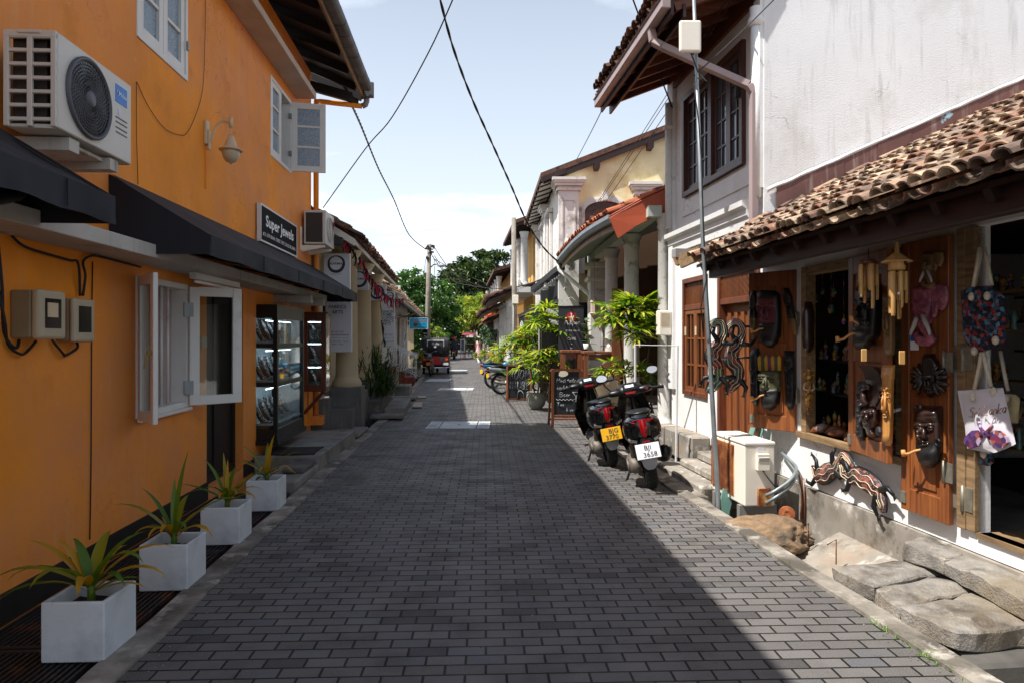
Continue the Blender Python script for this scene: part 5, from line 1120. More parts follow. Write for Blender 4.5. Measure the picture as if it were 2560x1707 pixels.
for z in (.52, 1.42): b.box(4.31, 4.37, .03, .036, z, z+.15); b.box(4.4, 4.47, .03, .036, z, z+.15); b.cyl((4.385, .04, z-.01), (4.385, .04, z+.16), .013, 8)
o = b.build('hinge', M['dull_steel'], bpy.data.objects['door_frame'])
b = MB(RF.M); b.bar((4.955, .0, 1.12), (4.955, .1, 1.1), .02, .02); b.lathe([(.001, 0), (.02, .01), (.02, .03), (.001, .04)], (4.955, .1, 1.1), 10, axis=(0, 1, 0)); one(b, 'leaf_hook', M['white_metal'], 'white hook holding the right window leaf against the wall', 'hook')
# stock inside: shelves and trinkets
def shelf_unit(d0, d1, n0, n1, zs, label, mats, seed):
    q = random.Random(seed); t = thing('shop_shelf', label, 'shelf', RF.p((d0+d1)/2, n0, .37)); b = MB(RF.M)
    for z in zs: b.box(d0, d1, n0, n1, z-.02, z)
    for d in (d0, d1, (d0+d1)/2): b.box(d-.012, d+.012, n1-.02, n1, .37, zs[-1]+.3)
    b.build('board', M['bust_black'] if seed < 3 else M['weathered_wood'], t)
    for mi, m in enumerate(mats):
        b = MB(RF.M)
        for z in zs:
            for k in range(int((d1-d0)/.07)):
                if (k+int(z*10)) % len(mats) != mi: continue
                d = d0+.04+k*.07+q.uniform(-.01, .01); n = q.uniform(n0+.05, n1-.05); h_ = q.uniform(.06, .2); r = q.uniform(.018, .036)
                b.lathe([(r, 0), (r*1.1, h_*.15), (r*.5, h_*.4), (r*.9, h_*.6), (r*.7, h_*.8), (.004, h_)], (d, n, z), 8)
        b.build('trinket', M[m], t)
shelf_unit(5.2, 6.7, -.5, -.2, (.75, 1.12, 1.42), 'black shelves of small carved trinkets seen through the shop window', ['trinkets', 'gold_paint', 'trinkets_grey'], 1)
shelf_unit(4.6, 6.9, -2.9, -2.6, (1.0, 1.5, 1.8, 2.05), 'back shelves of trinkets deep inside the shop', ['trinkets', 'gold_paint', 'shell'], 2)
shelf_unit(4.5, 6.3, -1.1, -.85, (.8, 1.05, 1.3, 1.68, 1.98), 'wooden shelves of painted figures behind the hanging bags', ['trinkets', 'gold_paint', 'teal_glass'], 5)
b = MB(RF.M)
for i in range(24): d = 5.1+rnd.uniform(0, 1.5); n = rnd.uniform(-.5, -.15); z = rnd.uniform(1.75, 2.1); b.cyl((d, n, 2.5), (d, n, z), .002, 4); b.ball((d, n, z), rnd.uniform(.015, .035), 8, sc_=(1, 1, 1.6))
one(b, 'hanging_charms', M['trinkets'], 'dim cluster of little charms hanging inside the shop window', 'charms')
b = MB(RF.M)
for k in range(5): b.tube([(5.75-.07*k+.03*math.sin(q*.9), -.2, 1.13+.055*q) for q in range(7)], [.012, .018, .016, .016, .014, .012, .006], 6, flat=(1, 1))
one(b, 'wavy_carvings', M['trinkets_grey'], 'wavy grey and red snake carvings standing on the black shelf', 'carving')
for i in range(9):
    d, n = 6.2-.13*i+rnd.uniform(-.02, .02), -.07-.06*(i % 2); b = MB(); c_ = RF.p(d, n, .80)
    b.lathe([(.006, -.09), (.03, -.06), (.048, -.01), (.045, .03), (.025, .07), (.004, .085)], c_, 12, axis=(rnd.uniform(.5, 1), rnd.uniform(-.9, .4), rnd.uniform(.1, .4)))
    one(b, 'shell_carving', M['shell'], 'one of the glossy brown shells lying along the shop window sill', 'shell', 'shells on the window sill')
b = MB(RF.M); b.box(5.1, 5.3, -.06, -.02, .80, .815); one(b, 'pink_tag', mat('pink_plastic', '#e02a8a', .4, .05), 'bright pink plastic strip among the shells on the sill', 'tag')
b = MB(RF.M); b.box(3.2, 3.9, -.9, -.35, .372, .39); one(b, 'door_mat', M['grating_iron'], 'dark ribbed door mat inside the shop doorway', 'mat')
b = MB(RF.M); b.box(3.75, 4.28, -1.15, -1.1, .4, 1.25); one(b, 'wooden_board', M['red_wood'], 'plain brown board standing inside the shop doorway', 'board')
# ---------- carvings on the leaves ----------
def prof(rows, y):
    for (a, l0, r0), (b_, l1, r1) in zip(rows, rows[1:]):
        if y <= b_: t_ = (y-a)/(b_-a); t_ = t_*t_*(3-2*t_); return l0+(l1-l0)*t_, r0+(r1-r0)*t_
    return rows[-1][1:]
class Zm:
    """photo detail window: zoomed pixel -> photo pixel"""
    def __init__(s, x0, y0, k): s.x0, s.y0, s.k = x0, y0, k
    def __call__(s, x_, y_): return s.x0+x_/s.k, s.y0+y_/s.k
def relief(Lf, Z, rows, D, bumps, zone, off=.03, nu=20, nv=44, m0=0, mb=None):
    """carved relief: side profile rows (y, left, right) in a detail window; bumps (x, y, sx, sy, height)"""
    b = mb or MB(Lf.M); y0, y1 = rows[0][0], rows[-1][0]; vs, fs, mi = [], [], []
    for j in range(nv+1):
        y = y0+(y1-y0)*j/nv; l, r = prof(rows, y)
        for i in range(nu+1):
            u = i/nu; xx = l+(r-l)*u; h_ = D*max(0, 1-(2*u-1)**4)**.5*min(1, max(0, math.sin(math.pi*min(1, max(0, (y-y0)/(y1-y0))))*3))**.5
            for bx, by, sx, sy, am in bumps: h_ += am*math.exp(-((xx-bx)/sx)**2-((y-by)/sy)**2)
            if i in (0, nu) or j in (0, nv): h_ = 0
            s_, z_ = Lf.at(*Z(xx, y), off+h_*.5); vs.append((s_, off-.012+h_, z_))
    n0 = len(b.f)
    for j in range(nv):
        for i in range(nu):
            a = j*(nu+1)+i; fs.append((a, a+1, a+nu+2, a+nu+1)); u = (i+.5)/nu; y = y0+(y1-y0)*(j+.5)/nv; l, r = prof(rows, y); mi.append(zone(l+(r-l)*u, y))
    b.add(vs, fs, 0, True); b.mi[n0:] = [q+m0 for q in mi]; return b
FB = []
def features(b, Lf, Z, f, off):
    """crisp carved lines over a relief: brows, lids, nose, lips"""
    cx_, ye, yn, ym, w_ = f; r = w_*.00011*(lambda p, q: (p-q).length/.011)(lpt(Lf, Z, cx_, ye, off), lpt(Lf, Z, cx_+10, ye, off)) if 0 else (lpt(Lf, Z, cx_, ye, off)-lpt(Lf, Z, cx_+w_*.035, ye, off)).length
    h_ = yn-ye; L3 = lambda pts, rr: b.tube([lpt(Lf, Z, a, y_, off+o_) for a, y_, o_ in pts], rr, 6)
    for sg in (-1, 1):
        X = lambda q: cx_+sg*w_*q
        L3([(X(.08), ye-h_*.22, .006), (X(.2), ye-h_*.42, .004), (X(.34), ye-h_*.38, -.004), (X(.42), ye-h_*.2, -.016)], [r*1.2, r*1.5, r*1.2, r*.5])
        L3([(X(.11), ye+h_*.10, 0), (X(.22), ye-h_*.10, .006), (X(.34), ye-h_*.04, -.002), (X(.39), ye+h_*.08, -.012)], [r*.6, r, r, r*.5])
        L3([(X(.11), ye+h_*.12, 0), (X(.22), ye+h_*.24, .004), (X(.34), ye+h_*.18, -.004), (X(.39), ye+h_*.1, -.012)], [r*.5, r*.8, r*.7, r*.4])
        L3([(X(.03), yn-h_*.02, .012), (X(.10), yn+h_*.02, .006), (X(.12), yn-h_*.12, -.002)], [r*1.1, r*1.2, r*.6])
        L3([(X(0), ym-(ym-yn)*.22, .008), (X(.09), ym-(ym-yn)*.26, .006), (X(.24), ym-(ym-yn)*.02, -.006)], [r*.9, r*1.1, r*.5]); L3([(X(0), ym+(ym-yn)*.2, .006), (X(.12), ym+(ym-yn)*.18, .003), (X(.22), ym, -.006)], [r*1.1, r, r*.5])
    L3([(cx_, ye-h_*.2, .0), (cx_, ye+h_*.4, .012), (cx_, yn-h_*.05, .022), (cx_, yn+h_*.08, .008)], [r*1., r*1.4, r*2.1, r*1.2])
def face_bumps(cx_, ye, yn, ym, w_, k=1.):
    FB[:] = [(cx_, ye, yn, ym, w_)]
    """brow, two eyes, nose, lips around a face centre"""
    return [(cx_, (ye+yn)/2, w_*.09, (yn-ye)*.5, .05*k), (cx_, yn, w_*.16, (yn-ye)*.16, .034*k), (cx_-w_*.25, ye-(yn-ye)*.28, w_*.16, (yn-ye)*.10, .03*k), (cx_+w_*.25, ye-(yn-ye)*.28, w_*.16, (yn-ye)*.10, .03*k),
            (cx_-w_*.24, ye+(yn-ye)*.1, w_*.13, (yn-ye)*.12, -.022*k), (cx_+w_*.24, ye+(yn-ye)*.1, w_*.13, (yn-ye)*.12, -.012*k), (cx_-w_*.24, ye+(yn-ye)*.1, w_*.09, (yn-ye)*.06, .012*k), (cx_+w_*.24, ye+(yn-ye)*.1, w_*.09, (yn-ye)*.06, .012*k),
            (cx_, ym-(ym-yn)*.16, w_*.2, (ym-yn)*.12, .014*k), (cx_, ym, w_*.2, (ym-yn)*.08, -.01*k), (cx_, ym+(ym-yn)*.18, w_*.17, (ym-yn)*.13, .014*k)]
def lpt(Lf, Z, x_, y_, off): s_, z_ = Lf.at(*Z(x_, y_), off); return V((s_, off, z_))
def pipe(Lf, Z, pts, parent, label=None):
    b = MB(Lf.M); P = [lpt(Lf, Z, *p) for p in pts]; k = len(P)
    b.tube(P, [.008+.003*i/k for i in range(k)], 8); b.tube([P[-1]+V((0, 0, -.012)), P[-1]+V((0, .006, .03))], [.017, .014], 10); return b.build('pipe', M['pipe_wood'], parent)
def carve(name, label, Lf, Z, rows, D, bumps, zone, mats, off=.03, group=None, cat='mask', **k):
    b = relief(Lf, Z, rows, D, bumps, zone, off, **k)
    if FB: n0 = len(b.f); f_ = FB.pop(); features(b, Lf, Z, f_, off+D*.9); b.mi[n0:] = [zone(f_[0], f_[1])]*(len(b.f)-n0)
    return one(b, name, [M[q] for q in mats], label, cat, group)
Z1 = Zm(1840, 660, 3.41); mg = 'carved masks hung on the shop leaves'
o = carve('carved_mask', 'plum faced mask with a black beard and a pipe, topmost on the left leaf', LA, Z1, [(225, 200, 330), (260, 168, 372), (340, 165, 380), (480, 180, 384), (520, 186, 384), (600, 190, 380), (670, 214, 350), (712, 268, 310)], .07,
    face_bumps(245, 385, 480, 540, 190, 1.3)+[(275, 620, 90, 70, .03), (250, 528, 80, 14, .02)], lambda x_, y_: 0 if y_ < 300 and x_ > 200 else (2 if y_ > 505 or x_ > 345 else 1), ('mask_black', 'mask_plum', 'mask_black'), group=mg)
pipe(LA, Z1, [(240, 548, .10), (200, 552, .13), (165, 572, .15), (135, 575, .16)], o)
o = carve('carved_mask', 'narrow black and tan mask at the upper free edge of the left leaf', LA, Z1, [(225, 125, 165), (320, 112, 172), (470, 108, 172), (560, 110, 165), (640, 130, 150)], .05, face_bumps(135, 390, 440, 500, 60, .8), lambda x_, y_: 1 if y_ > 465 else 0, ('mask_black', 'mask_tan'), group=mg)
carve('carved_mask', 'narrow dark mask with pale chin at the upper hinge side of the left leaf', LA, Z1, [(205, 395, 450), (300, 400, 478), (400, 425, 495), (520, 450, 524), (580, 480, 520), (614, 500, 515)], .045, face_bumps(455, 370, 430, 485, 70, .8), lambda x_, y_: 1 if y_ > 462 else 0, ('mask_black', 'mask_tan'), group=mg)
carve('carved_mask', 'narrow all black mask at the lower free edge of the left leaf', LA, Z1, [(715, 140, 190), (760, 118, 200), (900, 120, 192), (1000, 118, 195), (1120, 118, 196), (1205, 145, 180)], .05, face_bumps(150, 930, 1000, 1065, 75, 1.)+[(160, 800, 30, 60, .02)], lambda x_, y_: 0, ('mask_black',), group=mg)
carve('carved_mask', 'narrow all black mask at the lower hinge side of the left leaf', LA, Z1, [(738, 405, 495), (850, 402, 502), (1000, 415, 503), (1080, 418, 506), (1180, 420, 500), (1238, 440, 480)], .055, face_bumps(448, 920, 1020, 1075, 90, 1.)+[(450, 800, 60, 18, .015)], lambda x_, y_: 0, ('mask_black',), group=mg)
o = carve('carved_mask', 'green faced mask with feather crown, black beard and pipe, lower left leaf', LA, Z1, [(898, 196, 372), (940, 190, 382), (1060, 196, 380), (1100, 206, 376), (1180, 215, 366), (1225, 240, 330), (1248, 275, 300)], .07,
    face_bumps(255, 975, 1050, 1100, 180, 1.3)+[(280, 1170, 80, 60, .03), (262, 1082, 80, 12, .02)], lambda x_, y_: 1 if y_ > 1070 else 0, ('mask_green', 'mask_black'), group=mg)
pipe(LA, Z1, [(245, 1112, .10), (205, 1122, .12), (170, 1146, .14), (140, 1150, .15)], o)
for i in range(7):
    b = MB(LA.M); a, e = 182+28*i, 212+28*i; c_ = [lpt(LA, Z1, a+8, 905, .06), lpt(LA, Z1, e+2, 905, .06), lpt(LA, Z1, e+2, 800, .08), lpt(LA, Z1, (a+e)/2+2, 775-6*(i % 2), .08), lpt(LA, Z1, a, 800, .08)]
    b.prism(c_, (0, -.014, 0)); b.build('feather', M[['feather_gold', 'mask_green', 'feather_gold', 'feather_purple'][i % 4]], o)
b = MB(LA.M); p = lpt(LA, Z1, 362, 1010, .05); b.ball(p, .05, 10, sc_=(.5, .5, 1)); p = lpt(LA, Z1, 362, 1062, .06); b.tube([p+V((.02*math.cos(a), 0, .02*math.sin(a))) for a in [i*.52 for i in range(13)]], .007, 6, cap=False); b.build('ear', M['mask_green'], o)
Z2 = Zm(2060, 820, 4.126)
carve('carved_mask', 'long pale wooden mask with a block of curled hair, lower right leaf', LB, Z2, [(378, 585, 716), (512, 583, 714), (520, 592, 706), (700, 596, 702), (900, 604, 700), (1050, 602, 694), (1160, 598, 690), (1212, 620, 670)], .045, face_bumps(630, 680, 840, 905, 110, .7)+[(650, 395+24*i, 90, 6, .008) for i in range(5)], lambda x_, y_: 0, ('pale_carving',), group=mg)
o = carve('carved_mask', 'dark woman mask with a bird crest and round earring, lower right leaf', LB, Z2, [(812, 400, 545), (880, 392, 560), (950, 396, 560), (1015, 405, 545), (1040, 440, 520), (1100, 452, 545), (1125, 480, 545)], .07, face_bumps(440, 880, 930, 965, 150, 1.), lambda x_, y_: 0, ('mask_brown',), group=mg)
b = MB(LB.M); b.prism([lpt(LB, Z2, *q, .06) for q in ((345, 384), (430, 393), (500, 398), (560, 455), (590, 560), (600, 700), (600, 830), (545, 838), (505, 770), (440, 780), (470, 680), (430, 560), (402, 440))], (0, -.04, 0))
for i in range(7): b.tube([lpt(LB, Z2, 470+10*i, 800, .065), lpt(LB, Z2, 520+11*i, 720-10*i, .07), lpt(LB, Z2, 575+4*i, 660+20*i, .065)], .008, 6)
b.build('crest', M['mask_brown'], o, bevel=.01)
b = MB(LB.M); b.tube([lpt(LB, Z2, 470, 600, .08), lpt(LB, Z2, 420, 610, .09), lpt(LB, Z2, 385, 650, .09), lpt(LB, Z2, 410, 690, .09), lpt(LB, Z2, 400, 740, .09), lpt(LB, Z2, 440, 790, .08)], [.02, .022, .012, .022, .03, .02], 8); b.build('bird_head', M['mask_brown'], o)
b = MB(LB.M); b.lathe([(.001, .012), (.03, .012), (.036, 0), (.03, -.01)], lpt(LB, Z2, 566, 1060, .07), 16, axis=(0, 1, 0)); b.build('earring', M['mask_silver'], o)
carve('carved_mask', 'knobbly silver grey panel at the free edge of the lower right leaf', LB, Z2, [(545, 340, 435), (700, 332, 430), (900, 326, 400), (1050, 325, 410), (1120, 330, 412), (1158, 345, 400)], .045, [(365+20*math.sin(i*2.), 580+55*i, 22, 22, .022) for i in range(11)], lambda x_, y_: 0, ('mask_silver',), group=mg)
Z3 = Zm(2040, 580, 4.9)
carve('carved_mask', 'long brown mask behind the wind chime, upper right leaf', LB, Z3, [(722, 808, 890), (850, 815, 905), (1000, 822, 950), (1200, 824, 948), (1350, 828, 950), (1480, 832, 945), (1528, 850, 915)], .05, face_bumps(870, 1010, 1180, 1260, 110, .8), lambda x_, y_: 0, ('mask_tan',), group=mg)
o = carve('carved_mask', 'big black bearded mask with two pale pipes in the shade, upper right leaf', LB, Z3, [(640, 500, 780), (760, 480, 790), (1000, 500, 790), (1150, 490, 780), (1250, 480, 770), (1350, 470, 700), (1440, 480, 620)], .10, face_bumps(600, 900, 1060, 1120, 240, 1.4)+[(560, 1200, 90, 70, .05)], lambda x_, y_: 0, ('mask_black',), group=mg)
pipe(LB, Z3, [(520, 1130, .16), (470, 1095, .19), (440, 1075, .21)], o); pipe(LB, Z3, [(490, 1235, .15), (420, 1250, .19), (340, 1310, .23), (270, 1325, .26)], o)
Z4 = Zm(2060, 560, 2.064)
o = carve('carved_mask', 'big dark turbaned mask with a black beard and pipe, lowest on the door leaf', LD, Z4, [(935, 495, 606), (990, 465, 608), (1040, 462, 608), (1110, 472, 607), (1170, 474, 608), (1220, 490, 596), (1255, 520, 560)], .075, face_bumps(515, 1050, 1095, 1130, 130, 1.2)+[(545, 1190, 50, 36, .03), (540, 975, 60, 14, .025), (540, 1000, 60, 10, .02)], lambda x_, y_: 1 if y_ > 1122 else 0, ('mask_brown', 'mask_black'), group=mg)
pipe(LD, Z4, [(500, 1162, .1), (470, 1168, .12), (440, 1182, .14), (412, 1186, .15)], o)
b = MB(LD.M); b.prism([lpt(LD, Z4, *q, .06) for q in ((458, 928), (475, 945), (495, 925), (500, 985), (470, 1000), (460, 970))], (0, -.03, 0)); b.build('bird_knob', M['mask_brown'], o, bevel=.008)
b = MB(LD.M); p = lpt(LD, Z4, 594, 1125, .07); b.tube([p+V((.022*math.cos(a), .01, .022*math.sin(a))) for a in [i*.52 for i in range(13)]], .008, 6, cap=False); b.build('earring', M['mask_black'], o)
o = carve('carved_mask', 'small dark mask with feathered side fans, middle of the door leaf', LD, Z4, [(668, 505, 565), (730, 500, 588), (800, 500, 590), (860, 510, 575), (892, 530, 555)], .05, face_bumps(540, 800, 830, 858, 80, .8), lambda x_, y_: 0, ('mask_ebony',), group=mg)
for sgn in (-1, 1):
    b = MB(LD.M)
    for i in range(6): a = R(100-28*i); p = lpt(LD, Z4, 542+sgn*28, 800, .04); q = p+V((-sgn*.0+sgn*.13*math.sin(R(20+28*i)), .0, .11*math.cos(R(20+28*i)))); b.tube([p, p.lerp(q, .6)+V((0, .02, 0)), q], [.014, .017, .01], 6)
    b.build('feather', M['mask_ebony'], o)
def elephant(label, m, Z, s, ox, oy, ear, grp):
    """elephant head carving: coordinates relative to the pink one in the detail window"""
    f = lambda x_, y_: (ox+(x_-440)*s, oy+(y_-310)*s)
    rows = [(oy+(a-310)*s, ox+(l-440)*s, ox+(r-440)*s) for a, l, r in ((318, 470, 560), (350, 446, 575), (400, 446, 572), (440, 462, 565), (480, 470, 552), (520, 500, 548))]
    o = carve('elephant_carving', label, LD, Z, rows, .06*s, [(*f(520, 440), 24*s, 22*s, .02), (*f(540, 500), 20*s, 30*s, .01)], lambda x_, y_: 0, (m,), group=grp, cat='carving')
    b = MB(LD.M); P = [lpt(LD, Z, *f(*q), .06) for q in ((495, 400), (480, 450), (490, 500), (515, 540), (545, 575), (560, 590), (540, 605), (505, 605), (480, 590), (475, 560))]
    b.tube(P, [.04*s, .034*s, .03*s, .028*s, .03*s, .034*s, .036*s, .034*s, .03*s, .026*s], 12, flat=(1, .8)); b.build('trunk', M[m], o)
    b = MB(LD.M); b.prism([lpt(LD, Z, *f(*q), .065) for q in ((545, 325), (590, 310), (628, 318), (634, 370), (625, 420), (600, 452), (582, 430), (575, 470), (555, 490), (550, 430), (545, 380))], (0, -.025, 0))
    b.build('ear', M[m], o, bevel=.01)
    for q in (((508, 468), (525, 510), (540, 545), (546, 572)), ((478, 482), (466, 520), (452, 550), (446, 572))):
        b = MB(LD.M); b.tube([lpt(LD, Z, *f(*e), .09) for e in q], [.014*s, .016*s, .013*s, .008*s], 8); b.build('tusk', M['tusk'], o)
    return o
elephant('pink carved elephant head with long tusks on the door leaf', 'elephant_pink', Z4, 1., 440, 310, 1, mg); elephant('small brown carved elephant head, topmost on the door leaf', 'mask_tan', Z4, .62, 490, 138, 1, mg)
b = MB(LD.M); b.prism([lpt(LD, Z4, *q, .03) for q in ((445, 650), (487, 650), (487, 573), (445, 573))], (0, -.003, 0)); o = one(b, 'card_sticker', M['letter_white'], 'blue and white payment sticker on the door leaf under the pink elephant', 'sticker')
b = MB(LD.M); b.prism([lpt(LD, Z4, *q, .034) for q in ((446, 605), (486, 605), (486, 576), (446, 576))], (0, -.003, 0)); b.build('print', M['blue_badge'], o)
# gilded figure and carved post by the window
def gilded_figure():
    d, z0 = RF.at(2020, 1035, .08); c = RF.p(d, .08, 0); s = d/F; f = lambda px, py, o=0.: V(((px-CX)*s*1., c.y-o, H+(HOR-py)*s))
    t = thing('gilded_figure', 'small gilded dancer figure with a spiked crown beside the shop window', 'figurine', (c.x, c.y, z0))
    k = lambda zx, zy, o=0.: f(*Z1(zx, zy), o)
    b = MB(); b.tube([k(612, 1278), k(612, 1180, .01), k(612, 1100, .015), k(612, 1060, .015), k(612, 1010, .01), k(612, 990)], [.006, .024, .038, .028, .036, .014], 12, flat=(1, .7), up=(1, 0, 0)); b.build('body', M['gold_paint'], t)
    b = MB(); b.ball(k(614, 962, .01), .024, 12, sc_=(1, 1, 1.2)); b.lathe([(.03, 0), (.034, .01), (.022, .03), (.012, .045), (.008, .06), (.001, .075)], k(614, 940, .01), 12)
    for sg in (-1, 1): b.prism([k(614+sg*20, 950), k(614+sg*48, 950), k(614+sg*42, 890)], (0, -.008, 0))
    b.build('crown', M['gold_paint'], t)
    for sg in (-1, 1): b = MB(); b.tube([k(612+sg*32, 1012, .01), k(612+sg*46, 1060, .02), k(612+sg*14, 1072, .045)], [.01, .009, .008], 8); b.build('arm', M['cream_lamp'], t)
    b = MB(); b.lathe([(.001, .01), (.018, .008), (.02, 0)], k(612, 1100, .03), 12, axis=(0, -1, 0)); b.build('belt', M['lizard_teal'], t)
gilded_figure()
class Flat:
    n = V((0, -1, 0))
b = MB(); d, _ = RF.at(2020, 800, .06); P = [ray(*Z1(615, y_), d+.02) for y_ in (325, 400, 480, 560, 640, 700, 750)]
b.tube(P, [.03, .052, .058, .05, .055, .05, .025], 14, flat=(1, .7), up=(1, 0, 0)); o = one(b, 'carved_post', M['mask_brown'], 'dark reddish carved long figure above the gilded dancer', 'carving')
# wind chimes under the beam
def chime(px, py, n, label, hat, tubes, tagpx, m='bamboo'):
    d, z = RF.at(px, py, n); c = RF.p(d, n, z); s = (d+n*RF.ny)/F; t = thing('wind_chime', label, 'wind chime', c, 0, 'bamboo wind chimes under the beam'); zb = 2.226
    b = MB(); b.cyl((c.x, c.y, zb), (c.x, c.y, z-.02), .003, 5); b.build('string', M['rope_black'], t)
    if hat:
        b = MB(); b.lathe([(.012, .085), (.016, .02), (.03, .01), (.078, -.03), (.09, -.035), (.088, -.042), (.02, -.02)], c, 24); b.build('hat', M['bamboo'], t)
        b = MB(); b.lathe([(.05, -.02), (.05, -.085), (.047, -.09), (.001, -.09)], c, 20); b.build('house', M['bamboo'], t)
        b = MB(); b.lathe([(.001, 0), (.016, 0)], c+V((.028, -.047, -.05)), 12, axis=(.5, -.85, 0)); b.build('hole', M['dark_room'], t); z0 = z-.10
    else:
        b = MB(); b.lathe([(.001, .012), (.03, .01), (.055, -.008), (.06, -.022), (.001, -.02)], c, 20); b.build('cap', M['shell'], t); z0 = z-.025
    for i, (dx, dy, L_, r) in enumerate(tubes):
        b = MB(); p = V((c.x+dx, c.y+dy, z0)); b.lathe([(r*.75, 0), (r, -.001), (r, -L_*.55), (r*.6, -L_*.6)], p, 10); b.lathe([(r*.75, 0.), (r*.7, -L_*.5)], p, 10); b.lathe([(r, -L_*.5), (r, -L_*.93), (r*.8, -L_)], p, 10, a0=-2.5+.4*i, a1=.6+.4*i); b.build('bamboo_tube', M['bamboo'], t)
    tp = ray(*tagpx, d+n*RF.ny); b = MB(); b.cyl((c.x, c.y, z0-.02), (tp.x, tp.y, tp.z+.05), .0012, 4); b.build('string', M['rope_black'], t)
    b = MB(); b.box(tp.x-.02, tp.x+.02, tp.y-.004, tp.y+.004, tp.z-.045, tp.z+.04); b.build('clapper_tag', M['bamboo'], t, bevel=.006)
    b = MB(); b.ball((c.x-.01, c.y-.04, z0-.14), .009, 10); b.build('bead', M['letter_white'], t)
chime(2171, 652, .5, 'bamboo wind chime under a dark round cap, in front of the shop window', False, [(-.055, -.01, .22, .013), (-.005, -.045, .30, .022), (.05, -.01, .24, .014), (0, .05, .26, .013), (-.035, .04, .2, .012)], (2160, 887))
chime(2242, 640, .5, 'bamboo wind chime with a little thatched birdhouse on top', True, [(-.045, -.03, .28, .02), (0, -.045, .23, .015), (.045, -.02, .2, .013), (.03, .03, .3, .015), (-.02, .04, .26, .013)], (2255, 893))
# ---------- bags in the doorway ----------
def bag(label, outline, n, mats, print_pts, straps, knots, depth=.05, dn=0):
    f = lambda q: (lambda a: RF.p(a[0], n, a[1]))(RF.at(q[0], q[1], n)); P = [f(q) for q in outline]; c = sum(P, V())/len(P)
    t = thing('tote_bag', label, 'bag', c, 0, 'cloth bags hanging in the shop doorway'); b = MB(); e = V((RF.nx, RF.ny, 0))*depth; k = len(P)
    # puffed front and back from rings towards the middle
    for sg in (1, -1):
        prev = P
        for rr, hh in ((.85, .6), (.55, .95), (.25, 1.)):
            cur = [c+(p-c)*rr+e*sg*hh*.5+e*.22*math.sin(i*2.3+rr*5)*(rr < .9) for i, p in enumerate(P)]
            for i in range(k): j = (i+1) % k; b.add([prev[i], prev[j], cur[j], cur[i]], [(0, 1, 2, 3)], 0, True)
            prev = cur
        b.add(prev, [tuple(range(k))], 0, True)
    b.build('cloth', M[mats], t, weld=True)
    for i, q in enumerate(straps):
        b = MB(); S_ = [f(a)+V((RF.nx, RF.ny, 0))*(depth*.3*(1 if i % 2 else -1)) for a in q]; b.tube(S_, .011, 7); b.build('strap', M['rope'], t)
    b = MB()
    for q in knots: b.ball(f(q)+e*.5, .02, 8, sc_=(1, 1, 1.4))
    b.build('knot', M['rope'], t)
    return t, f, e, c
Z5 = Zm(2240, 900, 3.1375); z5 = lambda L_: [Z5(*q) for q in L_]; z4 = lambda L_: [Z4(*q) for q in L_]
t, f, e, c = bag('white canvas tote bag with brown script lettering and a purple elephant print', z5([(482, 238), (660, 228), (840, 215), (868, 330), (900, 480), (940, 655), (860, 695), (770, 725), (660, 712), (560, 690), (548, 560), (512, 390)]), .14, 'bag_white', None,
    [z4([(765, 855), (800, 740), (822, 662)]), z4([(788, 850), (812, 740), (826, 662)]), z4([(845, 840), (838, 740), (828, 662)]), z4([(875, 838), (850, 740), (832, 662)])], z5([(630, 285), (795, 245)]))
b = MB()
o_ = f(Z5(628, 448))+e*.62; r_ = (f(Z5(838, 420))-f(Z5(628, 448))).normalized()
chalk(b, 'Sri Lanka', o_+e*.25, r_, (0, 0, 1), .058, .0026, .2, .16); b.build('lettering', M['shell'], t)
b = MB()
for sg in (-1, 1):
    g_ = lambda a, h_: f(Z5(745+sg*a, h_))+e*.72
    b.prism([g_(15, 600), g_(60, 545), (g_(110, 550)), g_(165, 600), g_(175, 640), g_(130, 690), g_(60, 670)], e*-.3); b.tube([g_(30, 600), g_(10, 560), g_(40, 530), g_(48, 490)], [.014, .012, .009, .007], 7)
b.build('print', M['bag_print'], t)
bag('dark floral cloth bag hanging above the white tote', z4([(705, 350), (760, 325), (850, 318), (900, 345), (935, 380), (940, 600), (890, 640), (800, 662), (745, 630), (720, 590), (714, 480)]), .08, 'floral_cloth', None, [z4([(765, 325), (785, 220), (808, 122)]), z4([(782, 325), (800, 220), (812, 122)]), z4([(855, 318), (835, 220), (816, 122)])], z4([(780, 375), (862, 372), (795, 655), (905, 600)]))
bag('small cream cloth bag half hidden behind the white tote', z5([(860, 262), (940, 270), (972, 300), (968, 385), (958, 490), (890, 496), (870, 380)]), -.05, 'bag_cream', None, [z4([(935, 860), (915, 760), (895, 655)])], z5([(900, 300)]), .06)
t = bag('tiny red floral pouch dangling below the white tote', z5([(655, 725), (760, 735), (772, 800), (720, 828), (660, 815)]), .02, 'floral_cloth', None, [], z5([(710, 735)]), .04)
